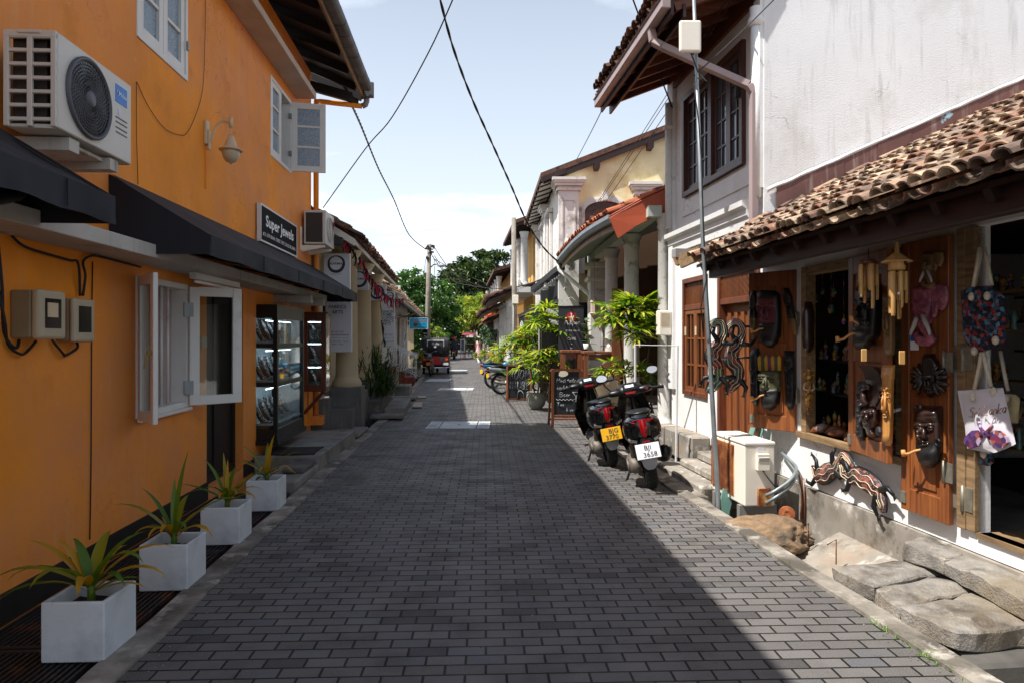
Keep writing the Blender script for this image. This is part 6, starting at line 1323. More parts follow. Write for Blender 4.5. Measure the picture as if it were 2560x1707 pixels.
# ---------- painted lizards ----------
def lizard(label, P, ws, nrm, m, legs, mats=None, flat=.35, splits=None):
    """flat carved lizard: spine points, half widths, wall normal, legs (index, side, length)"""
    nrm = V(nrm).normalized(); t = thing('carved_lizard', label, 'carving', P[len(P)//2], 0, 'painted wooden lizards'); n_ = len(P); sp = []
    for i in range((n_-1)*4+1):       # smooth spine
        u = i/4; k = min(int(u), n_-2); a = u-k; p0, p1, p2, p3 = P[max(k-1, 0)], P[k], P[k+1], P[min(k+2, n_-1)]
        sp.append((.5*((2*p1)+(p2-p0)*a+(2*p0-5*p1+4*p2-p3)*a*a+(3*p1-p0-3*p2+p3)*a**3), ws[k]+(ws[k+1]-ws[k])*a))
    parts = splits or [(0, len(sp)-1, m)]
    for a, e_, mm in parts:
        b = MB(); b.tube([q[0] for q in sp[a:e_+1]], [q[1] for q in sp[a:e_+1]], 12, flat=(flat, 1), up=nrm); b.build('body', M[mm], t)
        b = MB(); b.tube([q[0]-nrm*.008 for q in sp[a:e_+1]], [q[1]+.008 for q in sp[a:e_+1]], 12, flat=(flat*.8, 1), up=nrm); b.build('outline', M['mask_black'], t)
    b = MB(); e_ = len(sp)-1
    for o_, r_ in ((-.62, .0035), (.62, .0035), (0, .003)):
        b.tube([sp[i][0]+(sp[min(i+1, e_)][0]-sp[max(i-1, 0)][0]).normalized().cross(nrm)*sp[i][1]*(o_+.16*math.sin(i*1.1))+nrm*(sp[i][1]*flat*(1-(abs(o_)+.1)**2)**.5+.003) for i in range(2, e_-1)], r_, 5)
    b.build('painted_line', M['cloth_cream'], t)
    for u, sg, L_, bend in legs:
        i = int(u*(len(sp)-1)); p = sp[i][0]; tg = (sp[min(i+1, len(sp)-1)][0]-sp[max(i-1, 0)][0]).normalized(); sd = tg.cross(nrm)*sg; w_ = sp[i][1]
        a0 = p+sd*w_*.7; k1 = a0+sd*L_*.5+tg*L_*.25*bend; k2 = k1+tg*L_*.45*bend+sd*L_*.1+nrm*.01; b = MB()
        b.tube([p+sd*w_*.3, a0+nrm*.01, k1+nrm*.012, k2], [.026, .028, .022, .014], 8, flat=(.7, 1), up=nrm)
        for f_ in (-1, 0, 1): b.tube([k2, k2+tg*L_*.22*bend+sd*L_*.12*f_], [.008, .004], 5)
        b.build('leg', M['mask_black'], t)
    return t
Zl = Zm(1680, 600, 2.24)
lz = lambda L_, d: [ray(*Zl(*q), d) for q in L_]
lizard('green tailed painted lizard with a red body, hung on the steel pole', lz([(205, 545), (210, 490), (245, 458), (284, 470), (288, 520), (270, 570), (238, 615), (226, 655), (244, 700), (256, 745), (244, 790), (222, 825), (198, 850)], 6.56), [.012, .02, .026, .03, .034, .04, .062, .07, .06, .05, .06, .045, .018], (-.1, -1, 0), 'lizard_red',
    [(.42, 1, .15, -1), (.42, -1, .15, -1), (.8, 1, .15, 1), (.8, -1, .15, 1)], splits=[(0, 18, 'lizard_teal'), (18, 34, 'lizard_red'), (34, 48, 'lizard_teal')])
lizard('purple tailed painted lizard with a ringed brown body, hung beside the pole', lz([(310, 548), (312, 492), (345, 460), (384, 474), (394, 520), (374, 575), (338, 622), (330, 665), (360, 712), (372, 752), (350, 800), (322, 830), (302, 845)], 6.66), [.012, .02, .026, .03, .034, .04, .062, .07, .06, .05, .055, .04, .018], (-.1, -1, 0), 'lizard_purple',
    [(.42, 1, .15, -1), (.42, -1, .15, -1), (.8, 1, .15, 1), (.8, -1, .15, 1)], splits=[(0, 20, 'lizard_purple'), (20, 40, 'lizard_paint'), (40, 48, 'lizard_red')])
Zw = Zm(1960, 960, 4.61); wz = lambda L_, n: [(lambda a: RF.p(a[0], n, a[1]))(RF.at(*Zw(*q), n)) for q in L_]
lizard('painted lizard with a lilac head, left half of the pair on the white wall', wz([(340, 930), (350, 985), (400, 1050), (480, 1030), (560, 985), (620, 930), (640, 870), (690, 815), (745, 870), (800, 970)], .05), [.03, .045, .07, .085, .07, .05, .035, .03, .026, .018], (RF.nx, RF.ny, 0), 'lizard_paint', [(.22, 1, .15, -1), (.22, -1, .15, -1), (.5, 1, .13, 1), (.5, -1, .13, 1)], flat=.4)
lizard('painted lizard heading down to the right, right half of the pair on the white wall', wz([(655, 900), (668, 960), (690, 1030), (760, 1060), (850, 1060), (960, 1120), (1060, 1200), (1110, 1270), (1130, 1370), (1150, 1480)], .07), [.02, .026, .035, .06, .075, .085, .075, .05, .05, .02], (RF.nx, RF.ny, 0), 'lizard_paint', [(.36, 1, .13, -1), (.36, -1, .13, -1), (.76, 1, .16, 1), (.76, -1, .16, 1)], flat=.4)
# ---------- outdoor unit, pole, stones ----------
t = thing('air_conditioner', 'cream outdoor unit with a rusty fan grille standing over the drain', 'air conditioner', RF.p(6.6, .45, .08))
d0, d1, n0, n1, z0, z1 = 6.31, 7.06, .31, .60, .085, .675
b = MB(RF.M); b.box(d0, d1, n0, n1, z0, z1-.035); b.build('casing', M['ac_cream'], t, bevel=.012, seg=2)
b = MB(RF.M); b.box(d0-.006, d1+.006, n0-.006, n1+.006, z1-.034, z1); b.build('lid', M['ac_cream'], t, bevel=.012, seg=2)
b = MB(RF.M); b.box(d0+.22, d1-.02, n1, n1+.006, z0+.05, z1-.06); b.build('grille_plate', M['ac_rust'], t)
b = MB(); c_ = RF.p(6.78, n1+.008, .37); b.lathe([(.001, 0), (.215, 0)], c_, 32, axis=(RF.nx, RF.ny, 0)); b.build('fan', M['shell'], t)
b = MB(RF.M)
for i in range(27): z = z0+.07+i*.0175; b.box(d0+.23, d1-.03, n1+.014, n1+.018, z, z+.006)
for d in (d0+.24, 6.78, d1-.04): b.box(d, d+.008, n1+.018, n1+.022, z0+.06, z1-.07)
b.build('grille', M['rust'], t)
b = MB(RF.M); b.box(d0-.045, d0, n0+.07, n0+.185, .42, .57); b.box(d0-.05, d0-.044, n0+.075, n0+.18, .50, .54, 1); b.build('cable_cover', [M['ac_cream'], M['grey_plastic']], t, bevel=.008)
b = MB(RF.M); b.box(d0-.004, d0, n0+.1, n0+.17, .59, .625); b.build('label_plate', M['sign_grey'], t)
b = MB(RF.M); b.box(d0-.03, d0-.001, n0+.05, n0+.17, .09, .25); b.build('valve_plate', M['ac_rust'], t)
b = MB(RF.M); b.tube([(d0-.03, n0+.13, .42), (d0-.06, n0+.1, .36), (d0-.05, n0+.03, .28), (d0-.03, n0-.04, .27), (d0+.02, n0-.12, .3)], .006, 6)
b.build('cable', M['cable'], t)
b = MB(RF.M); b.box(d0+.06, d0+.12, n0-.05, n1+.02, -.1, z0-.003); b.box(d1-.12, d1-.06, n0-.05, n1+.02, -.1, z0-.003); b.box(d0-.05, d1, .03, n0+.1, -.35, -.1); b.build('stand', M['grey_concrete'], t)
b = MB(RF.M)
for k in (0, 1): b.tube(spl([(d0-.03, n0+.10, .12+.07*k), (d0-.09, n0+.05, .18+.06*k), (d0-.08, n0-.1, .28+.05*k), (d0-.02, .12, .36+.04*k), (d0+.12, .05, .38+.05*k), (d0+.4, .03, .5)]), .016, 9)
one(b, 'pipe_insulation', M['galvanised'], 'pair of wrapped grey coolant pipes running from the outdoor unit to the wall', 'pipes')
b = MB(RF.M); b.tube([(d0+.02, .06, .36), (d0+.0, .04, .2), (d0+.02, .05, -.2)], .012, 6); b.tube([(d0-.03, .05, .34), (d0-.05, .05, .1), (d0-.04, .05, -.2)], .008, 6); one(b, 'drain_hose', M['shell'], 'thin brown drain hoses hanging down the shop wall', 'hose')
b = MB(RF.M); b.prism([(7.2, .1, .3), (6.98, .03, 1.05), (6.9, .03, 1.03), (7.1, .12, .3)], (.0, .012, 0)); one(b, 'glass_sheet', M['teal_glass'], 'tall sheet of greenish glass leaning on the brown door', 'glass sheet', 'greenish glass sheets')
b = MB(RF.M); b.prism([(7.25, .2, .3), (7.12, .1, .86), (7.02, .1, .84), (7.12, .22, .3)], (.0, .012, 0)); one(b, 'glass_sheet', M['teal_glass'], 'shorter sheet of greenish glass in front of the tall one', 'glass sheet', 'greenish glass sheets')
b = MB(); p = gnd(1812, 1275); b.cbox((p.x+.06, 6.62, .03), (.11, .03, .26), rot=Matrix.Rotation(.25, 3, 'Y')); one(b, 'green_board', M['teal_glass'], 'short green board propped under the outdoor unit', 'board')
# steel pole with antenna box and arms
t = thing('steel_pole', 'thin grey steel pole carrying a cream antenna box, beside the outdoor unit', 'pole', gnd(1797, 1272))
pb, pm, pt = gnd(1797, 1272), ray(1757, 600, 6.5), ray(1729, -150, 6.5); b = MB(); b.tube([pb-Z_*.3, pb, pm, pt], [.024, .024, .02, .016], 12); b.build('pole', M['galvanised'], t)
b = MB(); b.cbox(ray(1725, 93, 6.42), (.205, .05, .30)); b.build('antenna_box', M['ac_cream'], t, bevel=.02, seg=3)
b = MB(); b.bar(ray(1725, 93, 6.47), ray(1738, 93, 6.5), .05, .05); b.build('clamp', M['iron'], t)
b = MB(); b.cyl(ray(1772, 815, 6.5), RF.p(6.9, .27, 1.74), .012, 8); b.cyl(ray(1778, 897, 6.5), RF.p(6.9, .27, 1.43), .012, 8); b.build('arm', M['galvanised'], t)
b = MB(); P = [ray(1728, 135, 6.45), ray(1745, 180, 6.44), ray(1768, 205, 6.44), ray(1742, 195, 6.44), ray(1735, 215, 6.44), ray(1746, 300, 6.44), ray(1754, 400, 6.46), ray(1758, 560, 6.46), ray(1766, 700, 6.46), ray(1752, 770, 6.4), ray(1758, 830, 6.46)]
b.tube(P, .007, 6); b.build('cable', M['cable'], t)
# stones
G = lambda x_, y_, z=0.: tuple(gnd(*Zm(1760, 1150, 2.815)(x_, y_), z)[:2])
sg_ = 'old stone slabs at the shop entrance'
def paved_slab(top, z0, z1, label, seed):
    o = rough_slab('stone_slab', top, z0, z1, M['slab_stone'], label, 'stone slab', sg_, .017, seed, 4, .010)
    # worn raised panel on top
    c = sum((V((*p, 0)) for p in top), V())/len(top); me = o.data
    for v in me.vertices:
        if v.co.z > z1-.03:
            q = min(((V((*top[i], 0))-V((v.co.x, v.co.y, 0))).cross((V((*top[(i+1) % len(top)], 0))-V((*top[i], 0))).normalized()).length for i in range(len(top))))
            if q < .055: v.co.z -= .014
    return o
paved_slab([G(895, 722, .115), G(1180, 872, .115), G(1700, 770, .115), G(1475, 682, .115)], .0, .115, 'smallest far stone slab with a square socket, spanning the drain', 31)
paved_slab([G(1188, 884, .115), G(1368, 1004, .115), G(1940, 885, .115), G(1704, 776, .115)], -.005, .11, 'middle stone slab spanning the drain between two others', 32)
paved_slab([G(1376, 1012, .115), G(1790, 1190, .115), G(2600, 1120, .115), G(1945, 892, .115)], -.01, .115, 'large near stone slab with a chipped corner, right edge of the photo', 33)
b = MB(RF.M); 
paved_slab([G(1400, 560, .255), G(1690, 668, .255), G(1955, 606, .255), G(1600, 500, .255)], .125, .255, 'far upper stone step against the shop wall', 34)
paved_slab([G(1696, 676, .245), G(2252, 960, .245), G(2700, 900, .245), G(1965, 614, .245)], .12, .245, 'near upper stone step below the door sill', 35)
b = MB(RF.M); b.box(3.5, 3.75, .25, .7, -.4, -.02); one(b, 'slab_support', M['dark_concrete'], 'dark concrete block under the near stone slab', 'block', bevel=.02)
bm = bmesh.new(); bmesh.ops.create_icosphere(bm, subdivisions=5, radius=1)
for v in bm.verts:
    p = v.co.copy(); k = 1+.34*mnoise.noise(p*1.3+V((3, 1, 0)))-.30*abs(mnoise.noise(p*2.3))+.08*mnoise.noise(p*5)+.035*mnoise.noise(p*13)
    v.co = V((p.x*.36*k, p.y*.24*k, max(-.35, p.z)*.16*k))
me = bpy.data.meshes.new('boulder'); bm.to_mesh(me); bm.free(); me.materials.append(M['boulder']); me.polygons.foreach_set('use_smooth', [True]*len(me.polygons))
o = bpy.data.objects.new('boulder', me); col.objects.link(o); o.location = (2.24, 5.86, -.08); o.rotation_euler = (0, .05, R(-18)); tag(o, 'rough brown boulder wedged in the drain below the outdoor unit', 'boulder')
bm = bmesh.new(); bmesh.ops.create_icosphere(bm, subdivisions=3, radius=.13)
for v in bm.verts: v.co *= 1+.3*mnoise.noise(v.co*7)
me = bpy.data.meshes.new('boulder'); bm.to_mesh(me); bm.free(); me.materials.append(M['slab_stone']); o = bpy.data.objects.new('boulder', me); col.objects.link(o); o.location = (1.93, 6.9, -.12); tag(o, 'small pale rock in the drain behind the steel pole', 'boulder')
b = MB(); c_ = ray(1968, 1284, 5.95); b.lathe([(.001, .012), (.03, .014), (.062, .004), (.07, -.012), (.055, -.02), (.001, -.02)], c_, 26, axis=(-.35, -1, .25), smooth=False)
for i in range(18): a = i*math.pi/9; q = V((0, 0, 1)).rotation_difference(V((-.35, -1, .25)).normalized()); b.tube([c_+q @ V((.02*math.cos(a), .02*math.sin(a), .014)), c_+q @ V((.07*math.cos(a), .07*math.sin(a), -.008))], .005, 5)
one(b, 'rusty_cap', M['rust'], 'round rusty fluted metal cap lying beside the boulder', 'scrap')
for px, py, h_ in ((1760+735/2.815, 1150+520/2.815, .09), (1760+930/2.815, 1150+640/2.815, .09)):
    p = gnd(px, py, .0); b = MB(); b.tube([p-Z_*.1, p+Z_*h_, p+V((-.07, .0, h_-.04))], .005, 6); one(b, 'rebar_stub', M['rust'], ('bent rusty iron bar in the drain nearest the boulder' if px < 2050 else 'bent rusty iron bar in the drain nearest the stone slab'), 'iron bar', 'rusty bars in the drain')
b = MB()
for i in range(260):
    k = rnd.random(); s_ = rnd.choice([(1.2, 4.2, 0), (2.0, 6, 0), (5.4, 6.2, 1), (3.3, 3.9, 2)]); y = rnd.uniform(s_[0], s_[1])
    xx = lerp_edge(ER, y)+rnd.gauss(0, .012) if s_[2] != 1 else RF.p(y-.9, .5, 0).x+rnd.gauss(0, .02)
    if s_[2] == 0 and mnoise.noise(V((y*2.3, 0, 0))) < .12: continue
    b.leaf((xx, y, 0 if s_[2] != 1 else -.2), (rnd.gauss(0, 1), rnd.gauss(0, 1), 1.2), rnd.uniform(.02, .06), .006, .5, seg=2)
tag(b.build('weeds', M['leaf_bright']), None, None, None, 'stuff')
b = MB()
for i in range(900):
    y = rnd.uniform(1.6, 14); e_ = rnd.random(); xx = lerp_edge(ER, min(y, 12.2))-abs(rnd.gauss(0, .07))-.004 if e_ < .45 else lerp_edge(EL, y)+abs(rnd.gauss(0, .09))+.004 if e_ < .8 else rnd.uniform(lerp_edge(EL, y), lerp_edge(ER, min(y, 12.2)))
    s_ = rnd.uniform(.0015, .006); b.ball((xx, y, s_*.5), s_, 4, sc_=(rnd.uniform(.8, 1.6), 1, .6))
tag(b.build('grit', M['kerb']), None, None, None, 'stuff')
# ---------- cafe house: veranda and yellow gable ----------
ch = thing('cafe_house', 'old yellow gabled house with white pilasters behind a tiled columned veranda', 'house', (2.6, 15, 0))
b = MB(); b.box(1.7, 6, 9.98, 16.8, .0, .28); b.build('floor', M['grey_concrete'], ch)
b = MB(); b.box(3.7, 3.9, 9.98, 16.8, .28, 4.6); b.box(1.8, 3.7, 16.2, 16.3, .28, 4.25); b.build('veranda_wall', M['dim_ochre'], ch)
b = MB(); b.box(3.66, 3.7, 11.5, 12.6, .28, 2.5); b.box(3.66, 3.7, 14, 15, .28, 2.5); b.build('door', M['red_oxide'], ch)
for d in (11.64, 13.56): column(d, .2, .135, .28, 3.38, ch, M['old_white'], fr=CF)
column(10.12, .02, .11, .28, 3.45, ch, M['old_white'], fr=CF)
b = MB(CF.M); b.box(15.4, 15.76, .0, .36, .28, 3.2); b.box(15.34, 15.82, -.06, .42, 2.9, 3.0); b.box(15.3, 15.86, -.1, .46, 3.2, 3.32); b.build('pier', M['old_white'], ch, bevel=.02)
b = MB(CF.M); b.box(9.98, 16.2, .1, .3, 3.40, 3.56); b.build('beam', M['greenish_white'], ch)
# veranda roof: eave line arches a little
ev = lambda y: V((1.556+(y-10.4)*-.0707, y, 3.36+.11*math.sin(math.pi*min(1, max(0, (y-10.2)/5.8)))))
top = lambda y: V((3.75, y, ev(y).z+.95))
ys = [10.2+i*.58 for i in range(11)]
b = MB()
for y0, y1 in zip(ys, ys[1:]):
    b.add([ev(y0), ev(y1), top(y1), top(y0)]+[p+V((0, 0, .05)) for p in (ev(y0), ev(y1), top(y1), top(y0))], [(0, 1, 2, 3), (4, 7, 6, 5), (0, 4, 5, 1), (1, 5, 6, 2), (2, 6, 7, 3), (3, 7, 4, 0)])
    for k in range(3): y = y0+.19*k+.06; b.bar(ev(y)+V((.02, 0, -.03)), top(y)+V((0, 0, -.03)), .05, .05)
vr = b.build('roof', M['greenish_white'], ch)
b = MB()
for y0, y1 in zip(ys, ys[1:]): tiles(b, ev(y0)+V((-.06, 0, .09)), ev(y1)+V((-.06, 0, .09)), top(y0)-ev(y0), 4, 9, .27, .072, n=5, seed=int(y0*10))
b.build('roof_tile', M['red_tile'], vr)
b = MB(); pr = [(-.02, 0), (-.10, -.01), (-.13, .05), (-.13, .11), (-.11, .11), (-.10, .03), (-.02, .03)]
for y0, y1 in zip(ys, ys[1:]):
    p, q = ev(y0), ev(y1); b.add([(p.x+a, y0, p.z+c) for a, c in pr]+[(q.x+a, y1, q.z+c) for a, c in pr], [(i, (i+1) % 7, 7+(i+1) % 7, 7+i) for i in range(7)]+[tuple(range(6, -1, -1)), tuple(range(7, 14))], 0, False)
b.build('gutter', M['galvanised'], ch)
b = MB()
for y0, y1 in zip(ys, ys[1:]): p, q = ev(y0), ev(y1); b.prism([(p.x, y0, p.z-.1), (q.x, y1, q.z-.1), (q.x, y1, q.z+.04), (p.x, y0, p.z+.04)], (.03, 0, 0))
b.build('fascia', M['ledge_paint'], vr)
p = ev(16); b = MB(); P = [p+V((-.07, 0, 0)), p+V((-.05, 0, -.14)), V((2.02, 15.3, 2.35)), V((2.04, 15.3, .3))]; b.tube(P, .05, 8); b.build('downpipe', M['old_white'], ch)
# red folded sheet on the near verge
b = MB(); pts = [ray(1523, 545, 10.15), ray(1545, 597, 10.15), ray(1590, 566, 10.12), ray(1650, 537, 10.1), ray(1688, 521, 10.08), ray(1677, 467, 10.08), ray(1610, 497, 10.1)]
b.prism(pts, (0, .025, 0)); up_ = [ray(1523, 543, 10.16), ray(1610, 495, 10.11), ray(1677, 465, 10.09)]
b.add(up_+[p+V((.06, .45, .05)) for p in up_]+[p+V((0, 0, .02)) for p in up_]+[p+V((.06, .45, .07)) for p in up_], [(0, 1, 4, 3), (1, 2, 5, 4), (6, 9, 10, 7), (7, 10, 11, 8), (0, 6, 7, 1), (1, 7, 8, 2)])
b.build('verge_flashing', M['red_sheet'], ch, bevel=.006)
b = MB(); P = [ray(1678, 480, 10.02), ray(1688, 470, 10.0)]; b.cyl(P[0], P[1]+V((.05, 0, .02)), .03, 10); b.build('mortar_lump', M['dark_concrete'], ch)
# upper house with gable facing the viewer
GY = 16.8; gxl = 1.14; gzt = lambda xx: 5.52+(xx-.70)*.385
b = MB(); b.prism([(gxl, GY, 2.5), (5.2, GY, 2.5), (5.2, GY, gzt(5.2)), (gxl, GY, gzt(gxl))], (0, .25, 0)); b.build('gable_wall', M['yellow_plaster'], ch)
XF = Fr(1.14+.033*GY, -.033, -1)
b = MB(XF.M); b.wall(GY+.26, 23.6, .0, 5.6, -.3, 0, [(18.4, 19.1, 3.3, 4.9), (20.6, 21.3, 3.3, 4.9)]); b.build('wall', M['stained_white'], ch)
b = MB(XF.M)
for d in (18.4, 20.6): b.box(d+.06, d+.64, -.16, -.1, 3.3, 4.86)
b.build('shutter', M['brown_wood'], ch)
b = MB(XF.M)
for d in (18.4, 20.6):
    b.box(d-.12, d, 0, .09, 3.2, 4.98); b.box(d+.7, d+.82, 0, .09, 3.2, 4.98); b.box(d-.2, d+.9, 0, .16, 4.99, 5.1); b.box(d-.2, d+.9, 0, .22, 2.98, 3.18, top=(.05, .0))
b.build('window_surround', M['stained_white'], ch, bevel=.02)
b = MB(XF.M)
def pier(b, x0, x1, y0, y1, z0, z1):
    b.box(x0, x1, y0, y1, z0, z1-.3); c_ = [(0.05, .06), (.02, .05), (.09, .07), (.13, .05), (.16, .07)]; z = z1-.3
    for e_, h_ in c_: b.box(x0-e_, x1+e_, y0-e_, y1+e_, z, z+h_-.002); z += h_
b = MB(); pier(b, 1.13, 1.62, 16.55, 17.1, 2.4, 5.5); pier(b, 3.02, 3.5, 16.68, 16.79, 2.9, 5.42)
b.box(1.2, 1.24, 16.53, 16.55, 3.6, 5.0); b.box(1.5, 1.54, 16.53, 16.55, 3.6, 5.0); b.box(1.24, 1.5, 16.53, 16.55, 4.96, 5.0); b.box(1.24, 1.5, 16.53, 16.55, 3.6, 3.64)
for z in (3.95, 3.5): b.lathe([(.001, .05), (.06, .04), (.09, .03), (.11, .0)], (1.37, 16.55, z), 8, axis=(0, -1, 0)); b.prism([(1.37, 16.55, z+.2), (1.49, 16.55, z), (1.37, 16.55, z-.2), (1.25, 16.55, z)], (0, -.02, 0))
b.build('pilaster', M['stained_white'], ch)
b = MB(XF.M); pier(b, 19.45, 19.95, -.02, .12, 2.6, 5.4); pier(b, 22.9, 23.4, -.02, .12, 2.6, 5.4); b.build('pilaster', M['stained_white'], ch)
# arched window in the gable
ax, az = ray(1512, 560, GY).x, 0; aw = .50; ztop = H+(HOR-505)*GY/F; zs = H+(HOR-530)*GY/F
arc = [(ax+aw*math.cos(a), zs+(ztop-zs)*math.sin(a)) for a in [math.pi*i/12 for i in range(13)]]
b = MB(); inner = [(ax-aw, 3.4)]+[]
for k, (e_, dep, zz_) in enumerate(((.14, .05, 0), (.08, .09, 0))):
    o_ = [(ax+(aw+e_)*math.cos(a), zs+(ztop-zs+e_)*math.sin(a)) for a in [math.pi*i/12 for i in range(13)]]
    for (x0, z0), (x1, z1), (X0, Z0), (X1, Z1) in zip(arc, arc[1:], o_, o_[1:]):
        b.prism([(x0, GY, z0), (X0, GY, Z0), (X1, GY, Z1), (x1, GY, z1)], (0, -dep, 0))
    b.box(ax-aw-e_, ax-aw, GY-dep, GY, 3.2, zs); b.box(ax+aw, ax+aw+e_, GY-dep, GY, 3.2, zs)
b.box(ax-.07, ax+.07, GY-.13, GY, ztop+.02, ztop+.22); b.build('window_surround', M['stained_white'], ch)
b = MB(); b.prism([(x_, GY-.004, z_) for x_, z_ in [(ax-aw, 3.2)]+arc[::-1]+[(ax+aw, 3.2)]], (0, -.03, 0)); win = b.build('window', M['brown_wood'], ch)
b = MB()
for i in range(26): a = math.pi*(i+.5)/26; b.bar((ax+aw*.55*math.cos(a), GY-.04, zs+(ztop-zs)*.35*math.sin(a)), (ax+aw*.95*math.cos(a+.1), GY-.04, zs+(ztop-zs)*.92*math.sin(a+.1)), .022, .02)
b.build('fanlight', M['dark_concrete'], win)
b = MB()
for i in range(9): b.box(ax-aw+.12, ax-.06, GY-.05, GY-.035, zs-.15-.07*i, zs-.11-.07*i); b.box(ax+.06, ax+aw-.12, GY-.05, GY-.035, zs-.15-.07*i, zs-.11-.07*i)
b.build('louvre', M['ledge_paint'], win)
# roof of the upper house
b = MB(); X0, X1, Y0, Y1 = .70, 6.6, 16.64, 23.2; k = 4.0
b.add([(X0, Y0, gzt(X0)), (X1, Y0, gzt(X1)), (X1-.2, Y1, gzt(X1)), (.42, Y1+.4, gzt(X0)), (X0, Y0, gzt(X0)+.13), (X1, Y0, gzt(X1)+.13), (X1-.2, Y1, gzt(X1)+.13), (.42, Y1+.4, gzt(X0)+.13)], [(3, 2, 1, 0), (4, 5, 6, 7), (0, 1, 5, 4), (1, 2, 6, 5), (2, 3, 7, 6), (3, 0, 4, 7)])
cr_ = b.build('roof', M['old_tile'], ch)
b = MB()
for i in range(11): y = 16.6+i*.62; x0 = .72-.038*(y-16.4); b.bar((x0, y, gzt(.72)-.06), (1.3, y, gzt(1.3)-.06), .08, .12)
b.bar((X0+.05, Y0+.04, gzt(X0)-.07), (X1, Y0+.04, gzt(X1)-.07), .06, .14); b.box(2.0, 2.12, 16.45, 16.8, gzt(2)-.3, gzt(2)-.12); b.box(3.3, 3.42, 16.45, 16.8, gzt(3.3)-.3, gzt(3.3)-.12)
b.build('rafter', M['dark_wood'], cr_)
b = MB(XF.M); b.add([(16.9, .05, gzt(1.14)-.12), (23.4, .05, gzt(1.14)-.12), (23.4, .42, gzt(.75)-.10), (16.9, .42, gzt(.75)-.10)], [(0, 1, 2, 3)]); b.build('soffit', M['soffit_white'], cr_)
# ---------- cafe front beyond the veranda: black gutter, awning arms, banner ----------
t = thing('folding_awning', 'folded black canvas awning with angled arms at the cafe front', 'awning', (1.0, 18, 2.5))
b = MB()
e0, e1 = ray(1404, 668, 16.1), ray(1333, 725, 20.5)
b.bar(e0, e1, .16, .14); b.build('gutter', M['iron'], t)
b = MB()
for P in (((1337, 770), (1375, 733), (1352, 790), (1316, 815)), ((1352, 735), (1420, 692), (1390, 752), (1352, 742))): b.prism([ray(*q, 17.2) for q in P], (.05, .6, -.1))
b.prism([ray(1352, 726, 17), ray(1382, 726, 17), ray(1376, 757, 17), ray(1353, 757, 17)], (0, .5, 0)); b.prism([ray(1390, 700, 16.8), ray(1425, 692, 16.8), ray(1408, 725, 16.8), ray(1383, 748, 16.8)], (0, .4, 0)); b.build('canvas', M['grey_canvas'], t)
b = MB(); b.bar(ray(1298, 792, 18.5), ray(1348, 769, 17.6), .07, .08); b.bar(ray(1345, 780, 17.5), ray(1398, 751, 16.6), .07, .08); b.build('arm', M['grey_canvas'], t)
b = MB(); b.box(.9, 3.6, 16.85, 16.95, .28, 2.9); b.box(.75, .9, 17.2, 20, .3, 2.3); one(b, 'cafe_screen', M['plastic_black'], 'black timber screen wall behind the cafe banner', 'screen')
b = MB(); b.box(.7, 1.0, 18.0, 18.1, 1.2, 2.6); b.box(.9, 1.6, 16.75, 16.83, 1.95, 2.35); one(b, 'white_sign', M['white_paint'], 'white board glimpsed behind the fan palms at the cafe', 'sign')
t = thing('bulb_string', 'string of little clear bulbs under the black gutter', 'lights', ray(1370, 710, 17.5)); b = MB(); c = MB()
for i in range(15):
    p = e0.lerp(e1, .05+.9*i/14)+V((0, 0, -.09)); b.cyl(p, p-Z_*.05, .014, 6); c.ball(p-Z_*.08, .03, 8, sc_=(1, 1, 1.3))
b.build('socket', M['cable'], t); c.build('bulb', M['lens_clear'], t)
b = MB(); p = ray(1413, 722, 15.6); b.cyl(p+Z_*.25, p+Z_*.04, .004, 5); b.ball(p, .035, 8, sc_=(1, 1, 1.3)); one(b, 'hanging_bulb', M['lens_clear'], 'single clear bulb hanging by the cafe awning', 'bulb')
d = 15.0; t = thing('cafe_banner', 'black hanging cafe banner with a red disc and white puppet lettering', 'banner', (x(1427, d), d, 1.2))
xa, xb, zt, zb = x(1396, d), x(1459, d), zz(766, d), 1.15; b = MB(); b.box(xa, xb, d, d+.02, zb, zt); b.build('cloth', M['sign_dark'], t)
b = MB(); b.cyl((xa-.02, d, zt), (xb+.02, d, zt), .012, 8); b.build('rod', M['iron'], t)
b = MB(); pk = ray(1427, 744, d); b.tube([(xa+.05, d, zt), pk+V((-.02, 0, 0)), pk+V((.02, 0, 0)), (xb-.05, d, zt)], .006, 5); b.cyl(pk, pk+Z_*1.2, .004, 4); b.build('cord', M['rope'], t)
cx_, cz_ = x(1429, d), zz(792, d); b = MB(); b.lathe([(.001, .003), (.108, .003)], (cx_, d, cz_), 28, axis=(0, -1, 0)); b.build('emblem', M['red_paint'], t)
b = MB(); b.prism([(cx_+a*.1, d-.005, cz_+c_*.1) for a, c_ in ((-.35, -1.1), (.35, -1.1), (.3, -.4), (.45, -.1), (.55, .25), (.42, .3), (.25, 0), (.1, .05), (.05, .4), (.1, .7), (-.1, .85), (-.28, .7), (-.15, .4), (-.12, .1), (-.3, 0), (-.5, -.1), (-.65, .05), (-.7, -.05), (-.4, -.35))], (0, -.002, 0)); b.build('puppet_figure', M['letter_white'], t)
text('Puppet', (cx_, d, zz(807, d)), X_, Z_, .13, M['letter_white'], t, shear=.25, off=.009, sx=.92); text('RESTAURANT', (cx_+.02, d, zz(827, d)), X_, Z_, .05, M['letter_white'], t); text('CAFE', (cx_, d, zz(847, d)), X_, Z_, .085, M['letter_white'], t); text('by', (cx_, d, zz(870, d)), X_, Z_, .06, M['letter_white'], t); text('-', (cx_, d, zz(859, d)), X_, Z_, .1, M['letter_white'], t)
